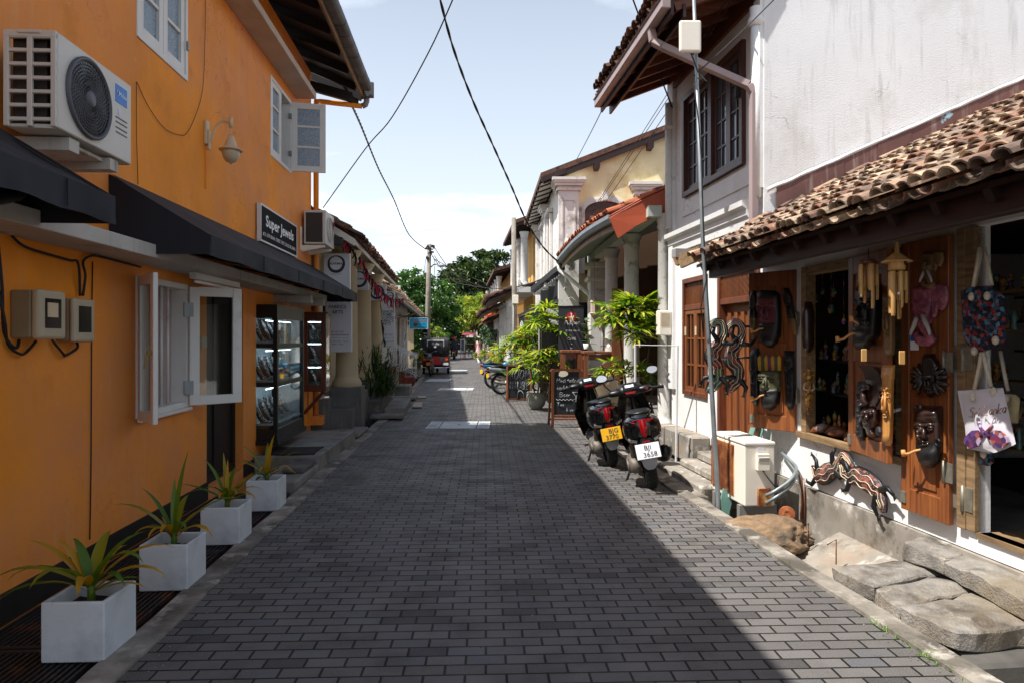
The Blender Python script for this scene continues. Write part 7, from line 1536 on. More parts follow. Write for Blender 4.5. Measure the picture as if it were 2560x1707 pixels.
b = MB(); p = ray(1486, 770, 14.6); b.lathe([(.02, .24), (.03, .2), (.09, .14), (.1, .12), (.085, .1), (.085, -.1), (.1, -.12), (.05, -.2), (.01, -.26)], p, 8, smooth=False); b.cyl(p, p+Z_*1.3, .006, 5); one(b, 'lantern', M['ledge_paint'], 'pale openwork lantern hanging in the dark veranda', 'lantern')
b = MB(); d = 12.9; b.box(x(1530, d), x(1572, d), d, d+.05, .9, zz(722, d)); one(b, 'notice_board', M['board_wood'], 'plain brown board on the veranda between the white columns', 'board')
# counters and stools
def bar_table(x0, x1, y0, y1, h, label):
    t = thing('bar_table', label, 'table', ((x0+x1)/2, (y0+y1)/2, .28), 0, 'wooden bar tables at the veranda edge')
    b = MB(); b.box(x0, x1, y0, y1, h-.05, h); b.build('tabletop', M['board_wood'], t, bevel=.006)
    for xx, yy in ((x0, y0), (x1-.09, y0), (x0, y1-.09), (x1-.09, y1-.09)): b = MB(); b.box(xx+.01, xx+.08, yy+.01, yy+.08, .0, h-.055); b.build('leg', M['board_wood'], t)
    b = MB(); b.box(x0+.1, x1-.1, y0+.03, y0+.06, h-.17, h-.06); b.box(x0+.03, x0+.06, y0+.1, y1-.1, h-.17, h-.06); b.build('apron', M['board_wood'], t)
    return t
bar_table(x(1404, 14), x(1454, 14), 14, 14.6, 1.38, 'dark wooden bar table under the black cafe banner'); bar_table(x(1456, 13.6), 2.12, 13.3, 13.95, 1.37, 'long wooden bar table with a potted rubber plant, beside the near column')
def stool(xx, yy, label):
    t = thing('bar_stool', label, 'stool', (xx, yy, 0), 0, 'wooden stools at the bar tables'); b = MB(); b.box(-.15, .15, -.15, .15, .86, .92); b.build('seat', M['board_wood'], t, local=True)
    for sx in (-1, 1):
        for sy in (-1, 1): b = MB(); b.bar((sx*.12, sy*.12, .86), (sx*.16, sy*.16, .0), .04, .04); b.build('leg', M['board_wood'], t, local=True)
    b = MB(); b.bar((-.14, -.14, .4), (.14, -.14, .4), .03, .03); b.bar((-.14, .14, .4), (.14, .14, .4), .03, .03); b.build('stretcher', M['board_wood'], t, local=True); return t
s_ = stool(x(1428, 14.2), 14.15, 'low wooden stool under the table below the banner'); again(s_, 'wooden stool under the long bar table', (x(1486, 13.6), 13.5, 0))
# black boards on the pavement
def board_frame(P, w_, h_, lean, label, name='sandwich_board'):
    """A-board: P = left foot, u along the face"""
    t = thing(name, label, 'chalkboard', P[0]); u = (P[1]-P[0]).normalized(); n_ = V((u.y, -u.x, 0)); up = (Z_*math.cos(lean)-n_*math.sin(lean)).normalized(); nn_ = u.cross(up)
    Mx = Matrix((( u.x, nn_.x, up.x, P[0].x), (u.y, nn_.y, up.y, P[0].y), (u.z, nn_.z, up.z, P[0].z), (0, 0, 0, 1))); return t, Mx, u, up, nn_
P = (gnd(1378, 1068), gnd(1453, 1068)); P[1].y = P[0].y-.02; wd = (P[1]-P[0]).length
t, Mx, u, up, n_ = board_frame(P, wd, 1.05, -.12, 'chalkboard offering mocktails, cocktails, beer, tea and coffee, behind the scooters')
b = MB(Mx); b.box(0, .05, -.02, .02, 0, 1.08); b.box(wd-.05, wd, -.02, .02, 0, 1.08); b.box(.05, wd-.05, -.02, .02, 1.03, 1.08); b.box(.05, wd-.05, -.02, .02, .19, .24); b.build('frame', M['board_wood'], t, bevel=.004)
b = MB(); b.bar(P[0]+up*1.05+V((.0, .06, 0)), P[0]+V((-.02, .5, 0)), .04, .04); b.bar(P[1]+up*1.05+V((0, .06, 0)), P[1]+V((.0, .5, 0)), .04, .04); b.bar(P[0]+V((-.02, .45, .1)), P[1]+V((0, .45, .1)), .03, .03); b.build('stand', M['board_wood'], t)
b = MB(Mx); b.box(.05, wd-.05, -.012, .008, .24, 1.03); b.build('board', M['chalk_board'], t)
b = MB(); o_ = P[0]-n_*.012 if n_.y > 0 else P[0]+n_*.012; sgn = 1
def write(s, a, z, size, **k): return chalk(b, s, P[0]+u*(a*wd)+up*z+u.cross(up)*.012, u, up, size, .0024, **k)
for s, a, z, sz_ in (('Mocktails', .17, .84, .072), ('cocktails', .18, .71, .072), ('Beer', .27, .575, .082), ('Tea', .18, .40, .066), ('& coffee', .48, .31, .056)): write(s, a, z, sz_, slant=.1, gap=.16)
q = lambda a, z: P[0]+u*(a*wd)+up*z+u.cross(up)*.014
b.tube([q(.16+.06*i, .52+.012*(-1)**i) for i in range(11)], .003, 4); b.tube([q(.70, .66), q(.93, .66), q(.815, .58), q(.70, .66)], .003, 4); b.tube([q(.815, .58), q(.815, .50), q(.74, .49), q(.89, .49)], .003, 4); b.tube([q(.36, .98), q(.5, .98), q(.43, .93), q(.36, .98)], .003, 4)
b.build('lettering', M['chalk'], t)
P = (gnd(1267, 1001), gnd(1330, 1001)); P[1].y = P[0].y-.05; wd = (P[1]-P[0]).length
t, Mx, u, up, n_ = board_frame(P, wd, .95, -.1, 'chalkboard announcing a room available, half hidden by fan palms')
b = MB(Mx); b.box(0, .045, -.02, .02, 0, .95); b.box(wd-.045, wd, -.02, .02, 0, .95); b.box(.045, wd-.045, -.02, .02, .905, .95); b.box(.045, wd-.045, -.02, .02, .02, .065); b.bar((.02, .3, .0), (.02, .03, .9), .04, .04); b.bar((wd-.02, .3, .0), (wd-.02, .03, .9), .04, .04); b.build('frame', M['board_wood'], t, bevel=.004)
b = MB(Mx); b.box(.045, wd-.045, -.012, .008, .065, .905); b.build('board', M['chalk_board'], t); b = MB()
write('ROOM', .14, .57, .24, slant=.12, gap=.25, sx=.55); write('AVAILABLE', .10, .31, .2, slant=.12, gap=.2, sx=.36)
b.tube([q(.42, .06), q(.42, .18), q(.48, .27), q(.58, .27), q(.66, .2), q(.68, .06)], .005, 4)
b.build('lettering', M['chalk'], t)
# white metal frame
b = MB(); a_, c_ = ray(1588, 862, 9.3), ray(1694, 864, 8.9); b.tube([V((a_.x, a_.y, 0)), a_, c_, V((c_.x-.02, c_.y, .0))], .016, 8, smooth=False); one(b, 'metal_frame', M['white_metal'], 'white rectangular tube frame standing before the palm pot', 'frame')
# ---------- palms and potted plants ----------
def fan_palm(label, base, heads, m, pot=None, seed=1, stems=True, rad=.38, nb=10, wd_=.046):
    q = random.Random(seed); t = thing('fan_palm', label, 'palm', base, 0, 'fan palms outside the cafe'); b = MB(); s_ = MB()
    for hx, hy, hz, sc_, cnt in heads:
        hd = V((hx, hy, hz)); s_.tube([V(base)+V((hx-base[0], hy-base[1], 0))*.25, V(base).lerp(hd, .5)+V(((hx-base[0])*.1, 0, 0)), hd], [.018, .016, .012], 6)
        for i in range(int(cnt*1.4)):
            az = q.uniform(0, 6.28); el = q.uniform(-.35, 1.1); dr = V((math.cos(az)*math.cos(el), math.sin(az)*math.cos(el), math.sin(el))); r = rad*sc_*q.uniform(.55, 1.)
            c_ = hd+dr*r*.8; s_.tube([hd, c_], [.006, .004], 4)
            sd = dr.cross(Z_).normalized(); u2 = sd.cross(dr); t0 = q.uniform(-.4, .4); L0 = rad*sc_*q.uniform(.8, 1.05)
            bv = (dr*.8-Z_*(.25+.5*q.random())).normalized() if el > -.1 else dr
            for k in range(nb):
                a = (k/(nb-1)-.5)*R(230); v_ = bv*math.cos(a)+(sd*math.cos(t0)+u2*math.sin(t0))*math.sin(a); b.leaf(c_, v_+V((0, 0, .05)), L0*.85*(1-.2*abs(a)/1.8), wd_*sc_, q.uniform(.15, .6), seg=3, fold=.35, shape=lambda e: (.35, 1., .9, .12)[int(round(e*3))])
    b.build('leaf', M[m], t); s_.build('stem', M['stem'], t); return t
bp = gnd(1341, 1022); b = MB(); b.lathe([(.11, 0), (.19, .1), (.225, .22), (.23, .34), (.215, .4), (.19, .4), (.19, .33), (.001, .33)], (bp.x, bp.y, 0), 28); one(b, 'bowl_pot', M['bowl_pot'], 'round weathered concrete bowl pot between the two chalkboards', 'pot')
pos = lambda px, py, d: tuple(ray(px, py, d))
fan_palm('big bright fan palm spreading over the scooters in front of the white column', (1.86, 10.4, .3), [(*pos(1590, 785, 10.3), 1., 18), (*pos(1545, 800, 10.4), 1., 16), (*pos(1635, 790, 10.5), .95, 15), (*pos(1590, 840, 10.2), .85, 13), (*pos(1530, 930, 10.2), .7, 13), (*pos(1590, 940, 10.3), .75, 13), (*pos(1645, 940, 10.4), .6, 7)], 'leaf_palm', seed=3, nb=10)
b = MB(); b.lathe([(.20, 0), (.27, .1), (.3, .3), (.31, .45), (.27, .45), (.26, .38), (.001, .38)], (1.86, 10.45, 0), 24); one(b, 'basket_pot', M['basket'], 'brown woven basket pot under the big bright palm', 'pot')
fan_palm('tall fan palm with drooping leaves in front of the cafe banner', (bp.x+.1, 15.6, .35), [(*pos(1372, 790, 15.5), 1.05, 8), (*pos(1350, 815, 15.4), 1., 9), (*pos(1400, 815, 15.4), 1.1, 10), (*pos(1425, 825, 15.6), .9, 7)], 'leaf_fan', seed=5, rad=.42, nb=10)
fan_palm('low fan palm growing from the concrete bowl pot', (bp.x, bp.y, .34), [(*pos(1355, 895, 15.4), 1.05, 12), (*pos(1325, 910, 15.3), .9, 9), (*pos(1385, 905, 15.4), .9, 8), (*pos(1350, 950, 15.3), .75, 7)], 'leaf_fan', seed=6, rad=.42, nb=10)
fan_palm('dense yellow green palm clump beside the concrete lamp pole', (.3, 20.5, 0), [(*pos(1290, 855, 20.5), 1.2, 13), (*pos(1320, 850, 20.2), 1.2, 13), (*pos(1345, 865, 20), 1., 9), (*pos(1275, 885, 20.5), 1., 9), (*pos(1310, 895, 20), 1.1, 9)], 'leaf_palm', seed=8, rad=.42, nb=8, wd_=.05)
fan_palm('fan palm clump farther along the right pavement', (-.5, 33, 0), [(*pos(1250, 872, 33), 1.1, 9), (*pos(1243, 892, 34), 1.0, 9), (*pos(1258, 862, 34), 1.0, 7)], 'leaf_fan', seed=9, rad=.5, nb=8, wd_=.06)
b = MB(); q_ = random.Random(4)
for i in range(46): az = q_.uniform(0, 6.3); el = q_.uniform(.7, 1.35); b.leaf((.25+q_.gauss(0, .13), 18.9+q_.gauss(0, .15), .25), (math.cos(az)*math.cos(el), math.sin(az)*math.cos(el), math.sin(el)), q_.uniform(.55, .95), q_.uniform(.07, .11), q_.uniform(.1, .5), seg=4)
t = thing('broad_leaf_plant', 'clump of broad upright bright leaves behind the room chalkboard', 'plant', (.25, 18.9, 0)); b.build('leaf', M['leaf_bright'], t); b = MB(); b.lathe([(.16, 0), (.2, .3), (.17, .3), (.001, .26)], (.25, 18.9, 0), 16); b.build('pot', M['bowl_pot'], t)
def rubber_plant(label, px, py, d, h_, n_, seed):
    q = random.Random(seed); p0 = ray(px, py, d); t = thing('rubber_plant', label, 'plant', p0, 0, 'rubber plants on the bar tables'); b = MB(); b.tube([p0, p0+V((.02, 0, h_*.5)), p0+V((-.02, 0, h_))], [.01, .008, .005], 6); b.build('stem', M['stem'], t); b = MB()
    for i in range(n_): az = i*2.4; el = q.uniform(-.1, .9); b.leaf(p0+V((0, 0, h_*(.15+.85*i/n_))), (math.cos(az)*math.cos(el), math.sin(az)*math.cos(el), math.sin(el)), q.uniform(.16, .26), .11, q.uniform(.1, .5), seg=4, fold=.15)
    b.build('leaf', M['leaf_rubber'], t); b = MB(); b.lathe([(.05, -.01), (.07, .1), (.06, .1), (.001, .09)], p0, 14); b.build('pot', M['white_paint'], t)
rubber_plant('rubber plant with big dull leaves in front of the banner', 1466, 871, 14.1, .62, 12, 1); rubber_plant('small rubber plant beside the white veranda column', 1524, 874, 13.5, .3, 7, 2)
b = MB(); b.add([(lerp_edge(ER, 8.7)+.14, 8.7, -.001), (2.5, 8.7, -.001), (2.5, 12.3, -.001), (lerp_edge(ER, 12.2)+.14, 12.3, -.001)], [(0, 1, 2, 3)]); struct(b, 'pavement', M['paving'])
# ---------- scooters ----------
def loft(b, secs, n=20, m=0, e=.75):
    """closed body through sections (y, half width, z0, z1, x offset)"""
    vs, fs = [], []
    for y, hw, z0, z1, *xo in secs:
        for j in range(n):
            a = 2*math.pi*j/n; c, s_ = math.cos(a), math.sin(a); sg = lambda q: (abs(q)**e)*(1 if q >= 0 else -1)
            vs.append(((xo[0] if xo else 0)+hw*sg(c), y, (z0+z1)/2+(z1-z0)/2*sg(s_)))
    k = len(secs)
    for i in range(k-1):
        for j in range(n): q = (j+1) % n; fs.append((i*n+j, (i+1)*n+j, (i+1)*n+q, i*n+q))
    fs += [tuple(range(n)), tuple(range(k*n-1, (k-1)*n-1, -1))]
    return b.add(vs, fs, m, True)
def wheel(t, y, r, w_, rim='silver', spokes=5, disc=True):
    o = MB(); pr = []
    for i in range(11): a = math.pi*i/10; pr.append((r-w_*.42+math.sin(a)*w_*.42, -math.cos(a)*w_*.5))
    o.lathe([(r-w_*.55, -w_*.42)]+pr+[(r-w_*.55, w_*.42)], (0, y, r), 36, axis=(1, 0, 0))
    for i in range(30):   # tread blocks
        a = 2*math.pi*i/30; c, s_ = math.cos(a), math.sin(a); o.bar((-w_*.3, y+c*(r-.004), r+s_*(r-.004)), (w_*.3, y+math.cos(a+.12)*(r-.004), r+math.sin(a+.12)*(r-.004)), .012, .012)
    wh_ = o.build('wheel', M['rubber'], t, local=True)
    o = MB(); o.lathe([(r-w_*.55, -w_*.3), (r-w_*.8, -w_*.2), (r-w_*.8, w_*.2), (r-w_*.55, w_*.3)], (0, y, r), 30, axis=(1, 0, 0)); o.lathe([(.001, -.05), (.045, -.045), (.05, .045), (.001, .05)], (0, y, r), 14, axis=(1, 0, 0))
    for i in range(spokes): a = 2*math.pi*i/spokes; o.bar((0, y+.03*math.cos(a), r+.03*math.sin(a)), (0, y+(r-w_*.75)*math.cos(a), r+(r-w_*.75)*math.sin(a)), .02 if spokes < 9 else .005, .03 if spokes < 9 else .005, up=(1, 0, 0))
    o.build('rim', M[rim], wh_, local=True); return wh_
def mirror(t, sx, base, head, face_m, rz=0.):
    o = MB(); o.tube([base, V(base).lerp(V(head), .5)+V((sx*.02, 0, 0)), V(head)], .008, 6); mo = o.build('mirror', M['plastic_black'], t, local=True)
    o = MB(); h_ = V(head); o.ball(h_+V((0, .012, .02)), .07, 14, sc_=(1.05, .28, .66)); o.build('shell', M['plastic_black'], mo, local=True)
    o = MB(); q = Matrix.Rotation(rz, 3, 'Z')
    o.poly([h_+V((0, -.012, .02))+q @ V((.066*math.cos(a)*(1+.12*sx*math.sin(a)), 0, .041*math.sin(a))) for a in [2*math.pi*i/20 for i in range(20)]]); o.build('mirror_glass', M[face_m], mo, local=True)
def plate(t, y, z, w_, h_, m, lines, tilt=.2):
    o = MB(); q = Matrix.Rotation(-tilt, 3, 'X'); o.cbox((0, y, z), (w_, .006, h_), rot=q); pl = o.build('number_plate', M[m], t, local=True, bevel=.002)
    o = MB(); o.cbox((0, y+.007, z), (w_+.014, .006, h_+.014), rot=q); o.build('plate_holder', M['plastic_black'], t, local=True)
    for i, (s, dx, sz) in enumerate(lines): text(s, V((dx, y-.004, z))+q @ V((0, 0, h_*(.22-.46*i))), X_, q @ Z_, sz, M['ink'], pl, local=True, sx=1.05)
def scooter(label, loc, rz, lean, plate_m, lines, mglass, cloth=False):
    t = thing('scooter', label, 'scooter', loc, 0, 'scooters parked on the right kerb'); t.rotation_euler = (0, lean, rz)
    wheel(t, 0, .275, .132); wheel(t, 1.25, .275, .09)
    b = MB(); loft(b, [(-.405, .06, .68, .78), (-.385, .135, .62, .805), (-.30, .19, .55, .83), (-.15, .205, .50, .84), (.05, .20, .48, .825), (.3, .18, .46, .79), (.46, .15, .44, .74), (.52, .10, .46, .68)]); b.build('body', M['gloss_black'], t, local=True)
    b = MB(); loft(b, [(-.22, .08, .815, .85), (-.12, .12, .81, .868), (.1, .135, .80, .862), (.35, .13, .775, .83), (.52, .10, .74, .79)], e=.7); b.build('seat', M['plastic_black'], t, local=True)
    b = MB(); b.tube([(-.11, .02, .83), (-.115, -.2, .855), (-.07, -.34, .86), (.07, -.34, .86), (.115, -.2, .855), (.11, .02, .83)], .013, 8); b.build('grab_rail', M['plastic_black'], t, local=True)
    b = MB(); b.grid(lambda u, v: ((u-.5)*2*(.06*(1-v)+.022*v)*(1 if v < .9 else .7), -.412+.02*abs(u-.5)*2+.045*(1-v)*0-.012*math.sin(v*3.1), .80-.19*v), 8, 8)
    b.prism([(-.125, -.385, .785), (-.075, -.40, .80), (.075, -.40, .80), (.125, -.385, .785), (.07, -.4, .765), (-.07, -.4, .765)], (0, .02, 0)); b.build('tail_light', M['tail_red'], t, local=True)
    b = MB()
    for sx in (-1, 1):
        b.prism([(sx*.06, -.405, .735), (sx*.165, -.355, .72), (sx*.16, -.35, .62), (sx*.07, -.39, .585)], (0, .03, 0))
        for k in range(5): b.bar((sx*.075, -.407, .705-.02*k), (sx*.15, -.37, .705-.02*k), .006, .008)
    b.build('rear_vent', M['plastic_black'], t, local=True)
    b = MB()
    for sx in (-1, 1): b.prism([(sx*.085, -.365, .585), (sx*.175, -.335, .612), (sx*.17, -.33, .585), (sx*.095, -.36, .555)], (0, .03, 0))
    b.build('turn_signal', M['lens_clear'], t, local=True)
    b = MB()
    for sx in (-1, 1): b.prism([(sx*.135, -.352, .592), (sx*.165, -.343, .600), (sx*.16, -.338, .585), (sx*.135, -.349, .578)], (0, -.004, 0))
    b.build('turn_bulb', M['amber'], t, local=True)
    b = MB(); loft(b, [(-.41, .05, .54, .58), (-.36, .09, .46, .62), (-.2, .1, .46, .64), (.1, .1, .42, .60)]); b.box(-.055, .055, -.415, -.37, .545, .60, 0); b.build('rear_mudguard', M['plastic_black'], t, local=True)
    b = MB(); b.prism([(-.04, -.418, .56), (.04, -.418, .56), (.036, -.418, .58), (-.036, -.418, .58)], (0, .01, 0)); b.build('reflector', M['tail_red'], t, local=True)
    plate(t, -.435, .475, .245, .155, plate_m, lines)
    b = MB(); b.prism([(-.085, -.40, .385), (-.05, -.405, .40), (.05, -.405, .40), (.085, -.40, .385), (.07, -.385, .31), (.035, -.37, .265), (-.035, -.37, .265), (-.07, -.385, .31)], (0, .05, 0)); b.build('mudflap', M['silver'], t, local=True, bevel=.012, seg=2)
    b = MB(); loft(b, [(-.12, .055, .20, .34, -.14), (.02, .075, .18, .37, -.15), (.25, .07, .18, .36, -.15), (.42, .05, .2, .34, -.14)], n=14); b.cyl((-.225, .0, .27), (-.2, .0, .27), .08, 18); b.build('engine', M['engine_grey'], t, local=True)
    b = MB(); b.tube([(.19, -.28, .42), (.195, -.1, .37), (.19, .15, .30), (.15, .35, .24)], [.055, .09, .08, .03], 14, flat=(1, .8)); b.build('muffler', M['plastic_black'], t, local=True)
    b = MB(); b.tube([(.255, -.2, .42), (.27, -.05, .38), (.255, .1, .335)], [.03, .045, .035], 10, flat=(1, .35)); b.build('heat_shield', M['silver'], t, local=True)
    b = MB(); b.tube([(.13, -.05, .62), (.14, -.03, .45), (.14, -.01, .30)], .028, 10); b.tube([(-.13, -.05, .62), (-.14, -.03, .45), (-.14, -.01, .30)], .028, 10); b.build('shock', M['engine_grey'], t, local=True)
    b = MB(); b.bar((-.14, .4, .25), (-.27, .34, .02), .02, .02); b.bar((-.28, .33, .012), (-.24, .36, .012), .05, .012); b.build('side_stand', M['iron'], t, local=True)
    b = MB(); b.bar((-.16, .3, .27), (-.27, .27, .28), .025, .02); b.bar((.16, .3, .27), (.29, .26, .31), .025, .02); b.build('foot_peg', M['iron'], t, local=True)
    b = MB(); loft(b, [(.44, .13, .24, .36), (.6, .17, .24, .33), (.85, .17, .24, .33), (.98, .12, .26, .36)]); b.build('floorboard', M['plastic_black'], t, local=True)
    b = MB(); b.grid(lambda u, v: (lambda hw: ((u-.5)*2*hw, .86+.16*(1-(2*u-1)**2)+.10*(1-v)-.06*v, .28+.68*v))(.13+.10*math.sin(math.pi*min(1, .15+.8*v))), 12, 12); b.grid(lambda u, v: (lambda hw: ((u-.5)*2*hw, .90+.2*(1-(2*u-1)**2)+.10*(1-v)-.06*v, .28+.68*v))(.13+.10*math.sin(math.pi*min(1, .15+.8*v))), 12, 12); b.build('leg_shield', M['gloss_black'], t, local=True)
    b = MB()
    for sx in (-1, 1): b.tube([(sx*.225, .93, .82), (sx*.235, .98, .6), (sx*.19, 1.03, .40)], [.012, .016, .01], 8, flat=(1, .5))
    b.build('side_trim', M['plastic_black'], t, local=True)
    b = MB(); loft(b, [(1.0, .06, .45, .60), (1.12, .075, .46, .575), (1.28, .07, .48, .57), (1.45, .06, .38, .48), (1.52, .04, .30, .38)]); b.tube([(-.075, 1.25, .275), (-.075, 1.1, .72)], .022, 8); b.tube([(.075, 1.25, .275), (.075, 1.1, .72)], .022, 8); b.build('front_fender', M['gloss_black'], t, local=True)
    b = MB(); loft(b, [(.78, .11, .955, 1.04), (.84, .155, .93, 1.085), (.92, .16, .92, 1.10), (1.02, .12, .90, 1.06), (1.08, .06, .92, 1.0)], e=.7)
    for sx in (-1, 1): loft(b, [(.80, .08, .97, 1.03, sx*.17), (.86, .095, .96, 1.045, sx*.18), (.93, .06, .97, 1.03, sx*.17)], n=12)
    b.build('handlebar_cover', M['plastic_black'], t, local=True)
    b = MB(); q = Matrix.Rotation(R(-50), 3, 'X'); b.cbox((0, .797, 1.055), (.165, .09, .012), rot=Matrix.Rotation(R(42), 3, 'X')); cl = b.build('instrument_panel', M['dark_window'], t, local=True, bevel=.004)
    b = MB(); b.cbox((0, .793, 1.066), (.105, .045, .006), rot=Matrix.Rotation(R(42), 3, 'X')); b.build('screen', M['sign_grey'], cl, local=True)
    b = MB(); b.prism([(-.07, .765, 1.0), (.07, .765, 1.0), (.05, .765, .975), (-.05, .765, .975)], (0, .02, 0)); b.box(.19, .215, .785, .80, .995, 1.015); b.build('red_trim', M['scooter_red'], t, local=True)
    for sx in (-1, 1):
        b = MB(); b.tube([(sx*.20, .86, 1.0), (sx*.27, .84, 1.0), (sx*.385, .80, .992)], [.015, .018, .018], 10); b.lathe([(.022, 0), (.022, .02), (.001, .022)], (sx*.385, .80, .992), 10, axis=(sx, -.3, 0)); b.build('grip', M['rubber'], t, local=True)
        b = MB(); b.tube([(sx*.22, .9, 1.0), (sx*.30, .915, 1.0), (sx*.37, .88, .985)], [.008, .007, .007], 6); b.build('brake_lever', M['silver'], t, local=True)
        mirror(t, sx, (sx*.22, .87, 1.03), (sx*.31, .86, 1.19), mglass[0 if sx < 0 else 1], sx*.2)
    b = MB(); b.lathe([(.001, .02), (.022, .02), (.03, .0)], (.13, .845, .70), 14, axis=(0, -1, 0)); b.build('ignition', M['silver'], t, local=True)
    return t
mat('pale_reflection', '#cfc9ae', .12, .05, 3, 0); mat('brown_reflection', '#7a5138', .3, .1, 4, 0); mat('sky_reflection', '#dfe8f2', .1, .05, 3, 0)  # reflections painted as plain colours on the mirror faces
r1 = gnd(1531, 1163); r2 = gnd(1632, 1217)
scooter('black scooter with a yellow number plate, the farther of the two at the kerb', (r1.x+.0, r1.y, 0), R(2), R(-11), 'yellow_plate', [('BJG', .03, .075), ('3770', .0, .075)], ('pale_reflection', 'brown_reflection'))
scooter('black scooter with a white number plate, the nearer of the two at the kerb', (r2.x+.0, r2.y, 0), R(-6), R(-11), 'letter_white', [('BJI', .0, .07), ('3658', .015, .07)], ('sky_reflection', 'sky_reflection'))
b = MB(); p = V((r1.x+.02, r1.y+.72, .82))
b.grid(lambda u, v: p+V(((u-.5)*.30+.10*v, .04*math.sin(u*5)-.10*(1-v)+.12, .17-.28*v-.05*math.cos(u*3.1)+.015*math.sin(u*9+v*4))), 14, 10); b.grid(lambda u, v: p+V(((u-.5)*.32+.12*v, .07+.04*math.sin(u*5)+.02*v+.12, .16-.30*v-.05*math.cos(u*3.1))), 14, 10)
one(b, 'cloth_bag', M['cloth_cream'], 'crumpled cream cloth bag hung behind the handlebar of the yellow plated scooter', 'bag')
# ---------- motorcycles ----------
def motorcycle(label, loc, rz, lean, body, group='motorcycles along the street', plate_m='yellow_plate', parts=True):
    t = thing('motorcycle', label, 'motorcycle', loc, 0, group); t.rotation_euler = (0, lean, rz)
    wheel(t, 0, .30, .10, 'silver', 14); wheel(t, 1.28, .30, .08, 'silver', 14)
    b = MB(); loft(b, [(-.38, .04, .74, .80), (-.3, .09, .68, .80), (-.05, .13, .62, .78), (.2, .12, .58, .74)]); loft(b, [(.38, .08, .66, .80), (.55, .14, .64, .88), (.78, .14, .68, .90), (.92, .08, .72, .86)]); b.build('body', M[body], t, local=True)
    b = MB(); loft(b, [(-.3, .08, .79, .84), (0, .12, .775, .85), (.3, .12, .74, .81), (.42, .08, .74, .79)]); b.build('seat', M['plastic_black'], t, local=True)
    b = MB(); loft(b, [(.25, .11, .26, .52), (.5, .13, .24, .58), (.72, .1, .28, .56)], n=12); b.tube([(.13, .6, .3), (.15, .2, .26), (.16, -.25, .36)], [.025, .035, .045], 10); b.build('engine', M['engine_grey'], t, local=True)
    b = MB(); loft(b, [(-.36, .05, .44, .48), (-.28, .07, .52, .58), (-.1, .07, .58, .63), (.1, .06, .56, .6)], n=12); loft(b, [(1.0, .04, .50, .55), (1.2, .06, .61, .65), (1.45, .05, .54, .58), (1.55, .03, .44, .48)], n=12); b.build('mudguard', M['plastic_black'], t, local=True)
    b = MB(); b.prism([(-.06, -.39, .78), (.06, -.39, .78), (.045, -.39, .70), (-.045, -.39, .70)], (0, .03, 0)); b.build('tail_light', M['tail_red'], t, local=True)
    b = MB(); b.box(-.09, .09, -.395, -.385, .50, .62); b.build('number_plate', M[plate_m], t, local=True)
    b = MB()
    for sx in (-1, 1): b.tube([(sx*.09, 1.27, .3), (sx*.09, 1.05, .86)], .022, 8)
    b.tube([(-.36, .86, 1.02), (-.2, .98, 1.02), (0, 1.0, .95), (.2, .98, 1.02), (.36, .86, 1.02)], .014, 8); b.ball((0, 1.14, .86), .1, 12); b.build('fork', M['silver'], t, local=True)
    for sx in (-1, 1): mirror(t, sx, (sx*.24, .94, 1.03), (sx*.30, .9, 1.2), 'sky_reflection')
    return t
mat('bike_blue', '#1b6288', .3, .1, 5, 0, coat=.5); mat('bike_grey', '#83878e', .35, .1, 5, 0, coat=.4)
motorcycle('blue and black motorcycle parked beyond the room chalkboard', (-.62, 22.3, 0), R(-60), R(-8), 'bike_blue'); motorcycle('silver grey motorcycle with a spoked wheel just behind the room chalkboard', (-.32, 19.9, 0), R(-66), R(-8), 'bike_grey')
motorcycle('dark red motorcycle parked among plants on the far right pavement', (-1.0, 38.5, 0), R(10), R(-8), 'scooter_red'); motorcycle('black motorcycle with an orange plate parked behind the three wheeler', (x(1077, 29.4), 29.4, 0), R(3), R(-8), 'gloss_black', plate_m='amber')
mb_ = motorcycle('dark motorcycle ridden away past the three wheeler by a helmeted rider', (x(1134, 53), 53, 0), R(0), 0, 'gloss_black')
def person(label, loc, rz, joints, links, mats, hair=None, name='person', scale=1.):
    """one continuous skinned body; mats by height band come from child clothing meshes"""
    t = thing(name, label, 'person', loc, rz); t.scale = (scale,)*3
    me = bpy.data.meshes.new('body'); ks = list(joints); me.from_pydata([joints[k][0] for k in ks], [(ks.index(a), ks.index(c)) for a, c in links], []); me.materials.append(M[mats])
    o = bpy.data.objects.new('body', me); col.objects.link(o); o.parent = t
    md = o.modifiers.new('skin', 'SKIN'); sv = me.skin_vertices[0].data if me.skin_vertices else None
    for i, k in enumerate(ks): r = joints[k][1]; sv[i].radius = (r, r) if not hasattr(r, '__len__') else r; sv[i].use_root = (i == 0)
    s_ = o.modifiers.new('sub', 'SUBSURF'); s_.levels = s_.render_levels = 2; return t
def skin_ready(): pass
# ---------- people ----------
def skinned(t, name, joints, links, m):
    me = bpy.data.meshes.new(name); ks = list(joints)
    me.from_pydata([joints[k][0] for k in ks], [(ks.index(a), ks.index(c)) for a, c in links], [])
    o = bpy.data.objects.new(name, me); col.objects.link(o); o.parent = t; me.materials.append(M[m])
    bm = bmesh.new(); bm.from_mesh(me); ly = bm.verts.layers.skin.verify(); bm.verts.ensure_lookup_table()
    for i, k in enumerate(ks):
        r = joints[k][1]; bm.verts[i][ly].radius = r if hasattr(r, '__len__') else (r, r); bm.verts[i][ly].use_root = (i == 0)
    bm.to_mesh(me); bm.free(); o.modifiers.new('skin', 'SKIN').use_smooth_shade = True
    s_ = o.modifiers.new('sub', 'SUBSURF'); s_.levels = s_.render_levels = 2
    return o
t = thing('person', 'motorcycle rider in a dark jacket and red helmet, seen from behind', 'person', (x(1134, 53), 53, 0))
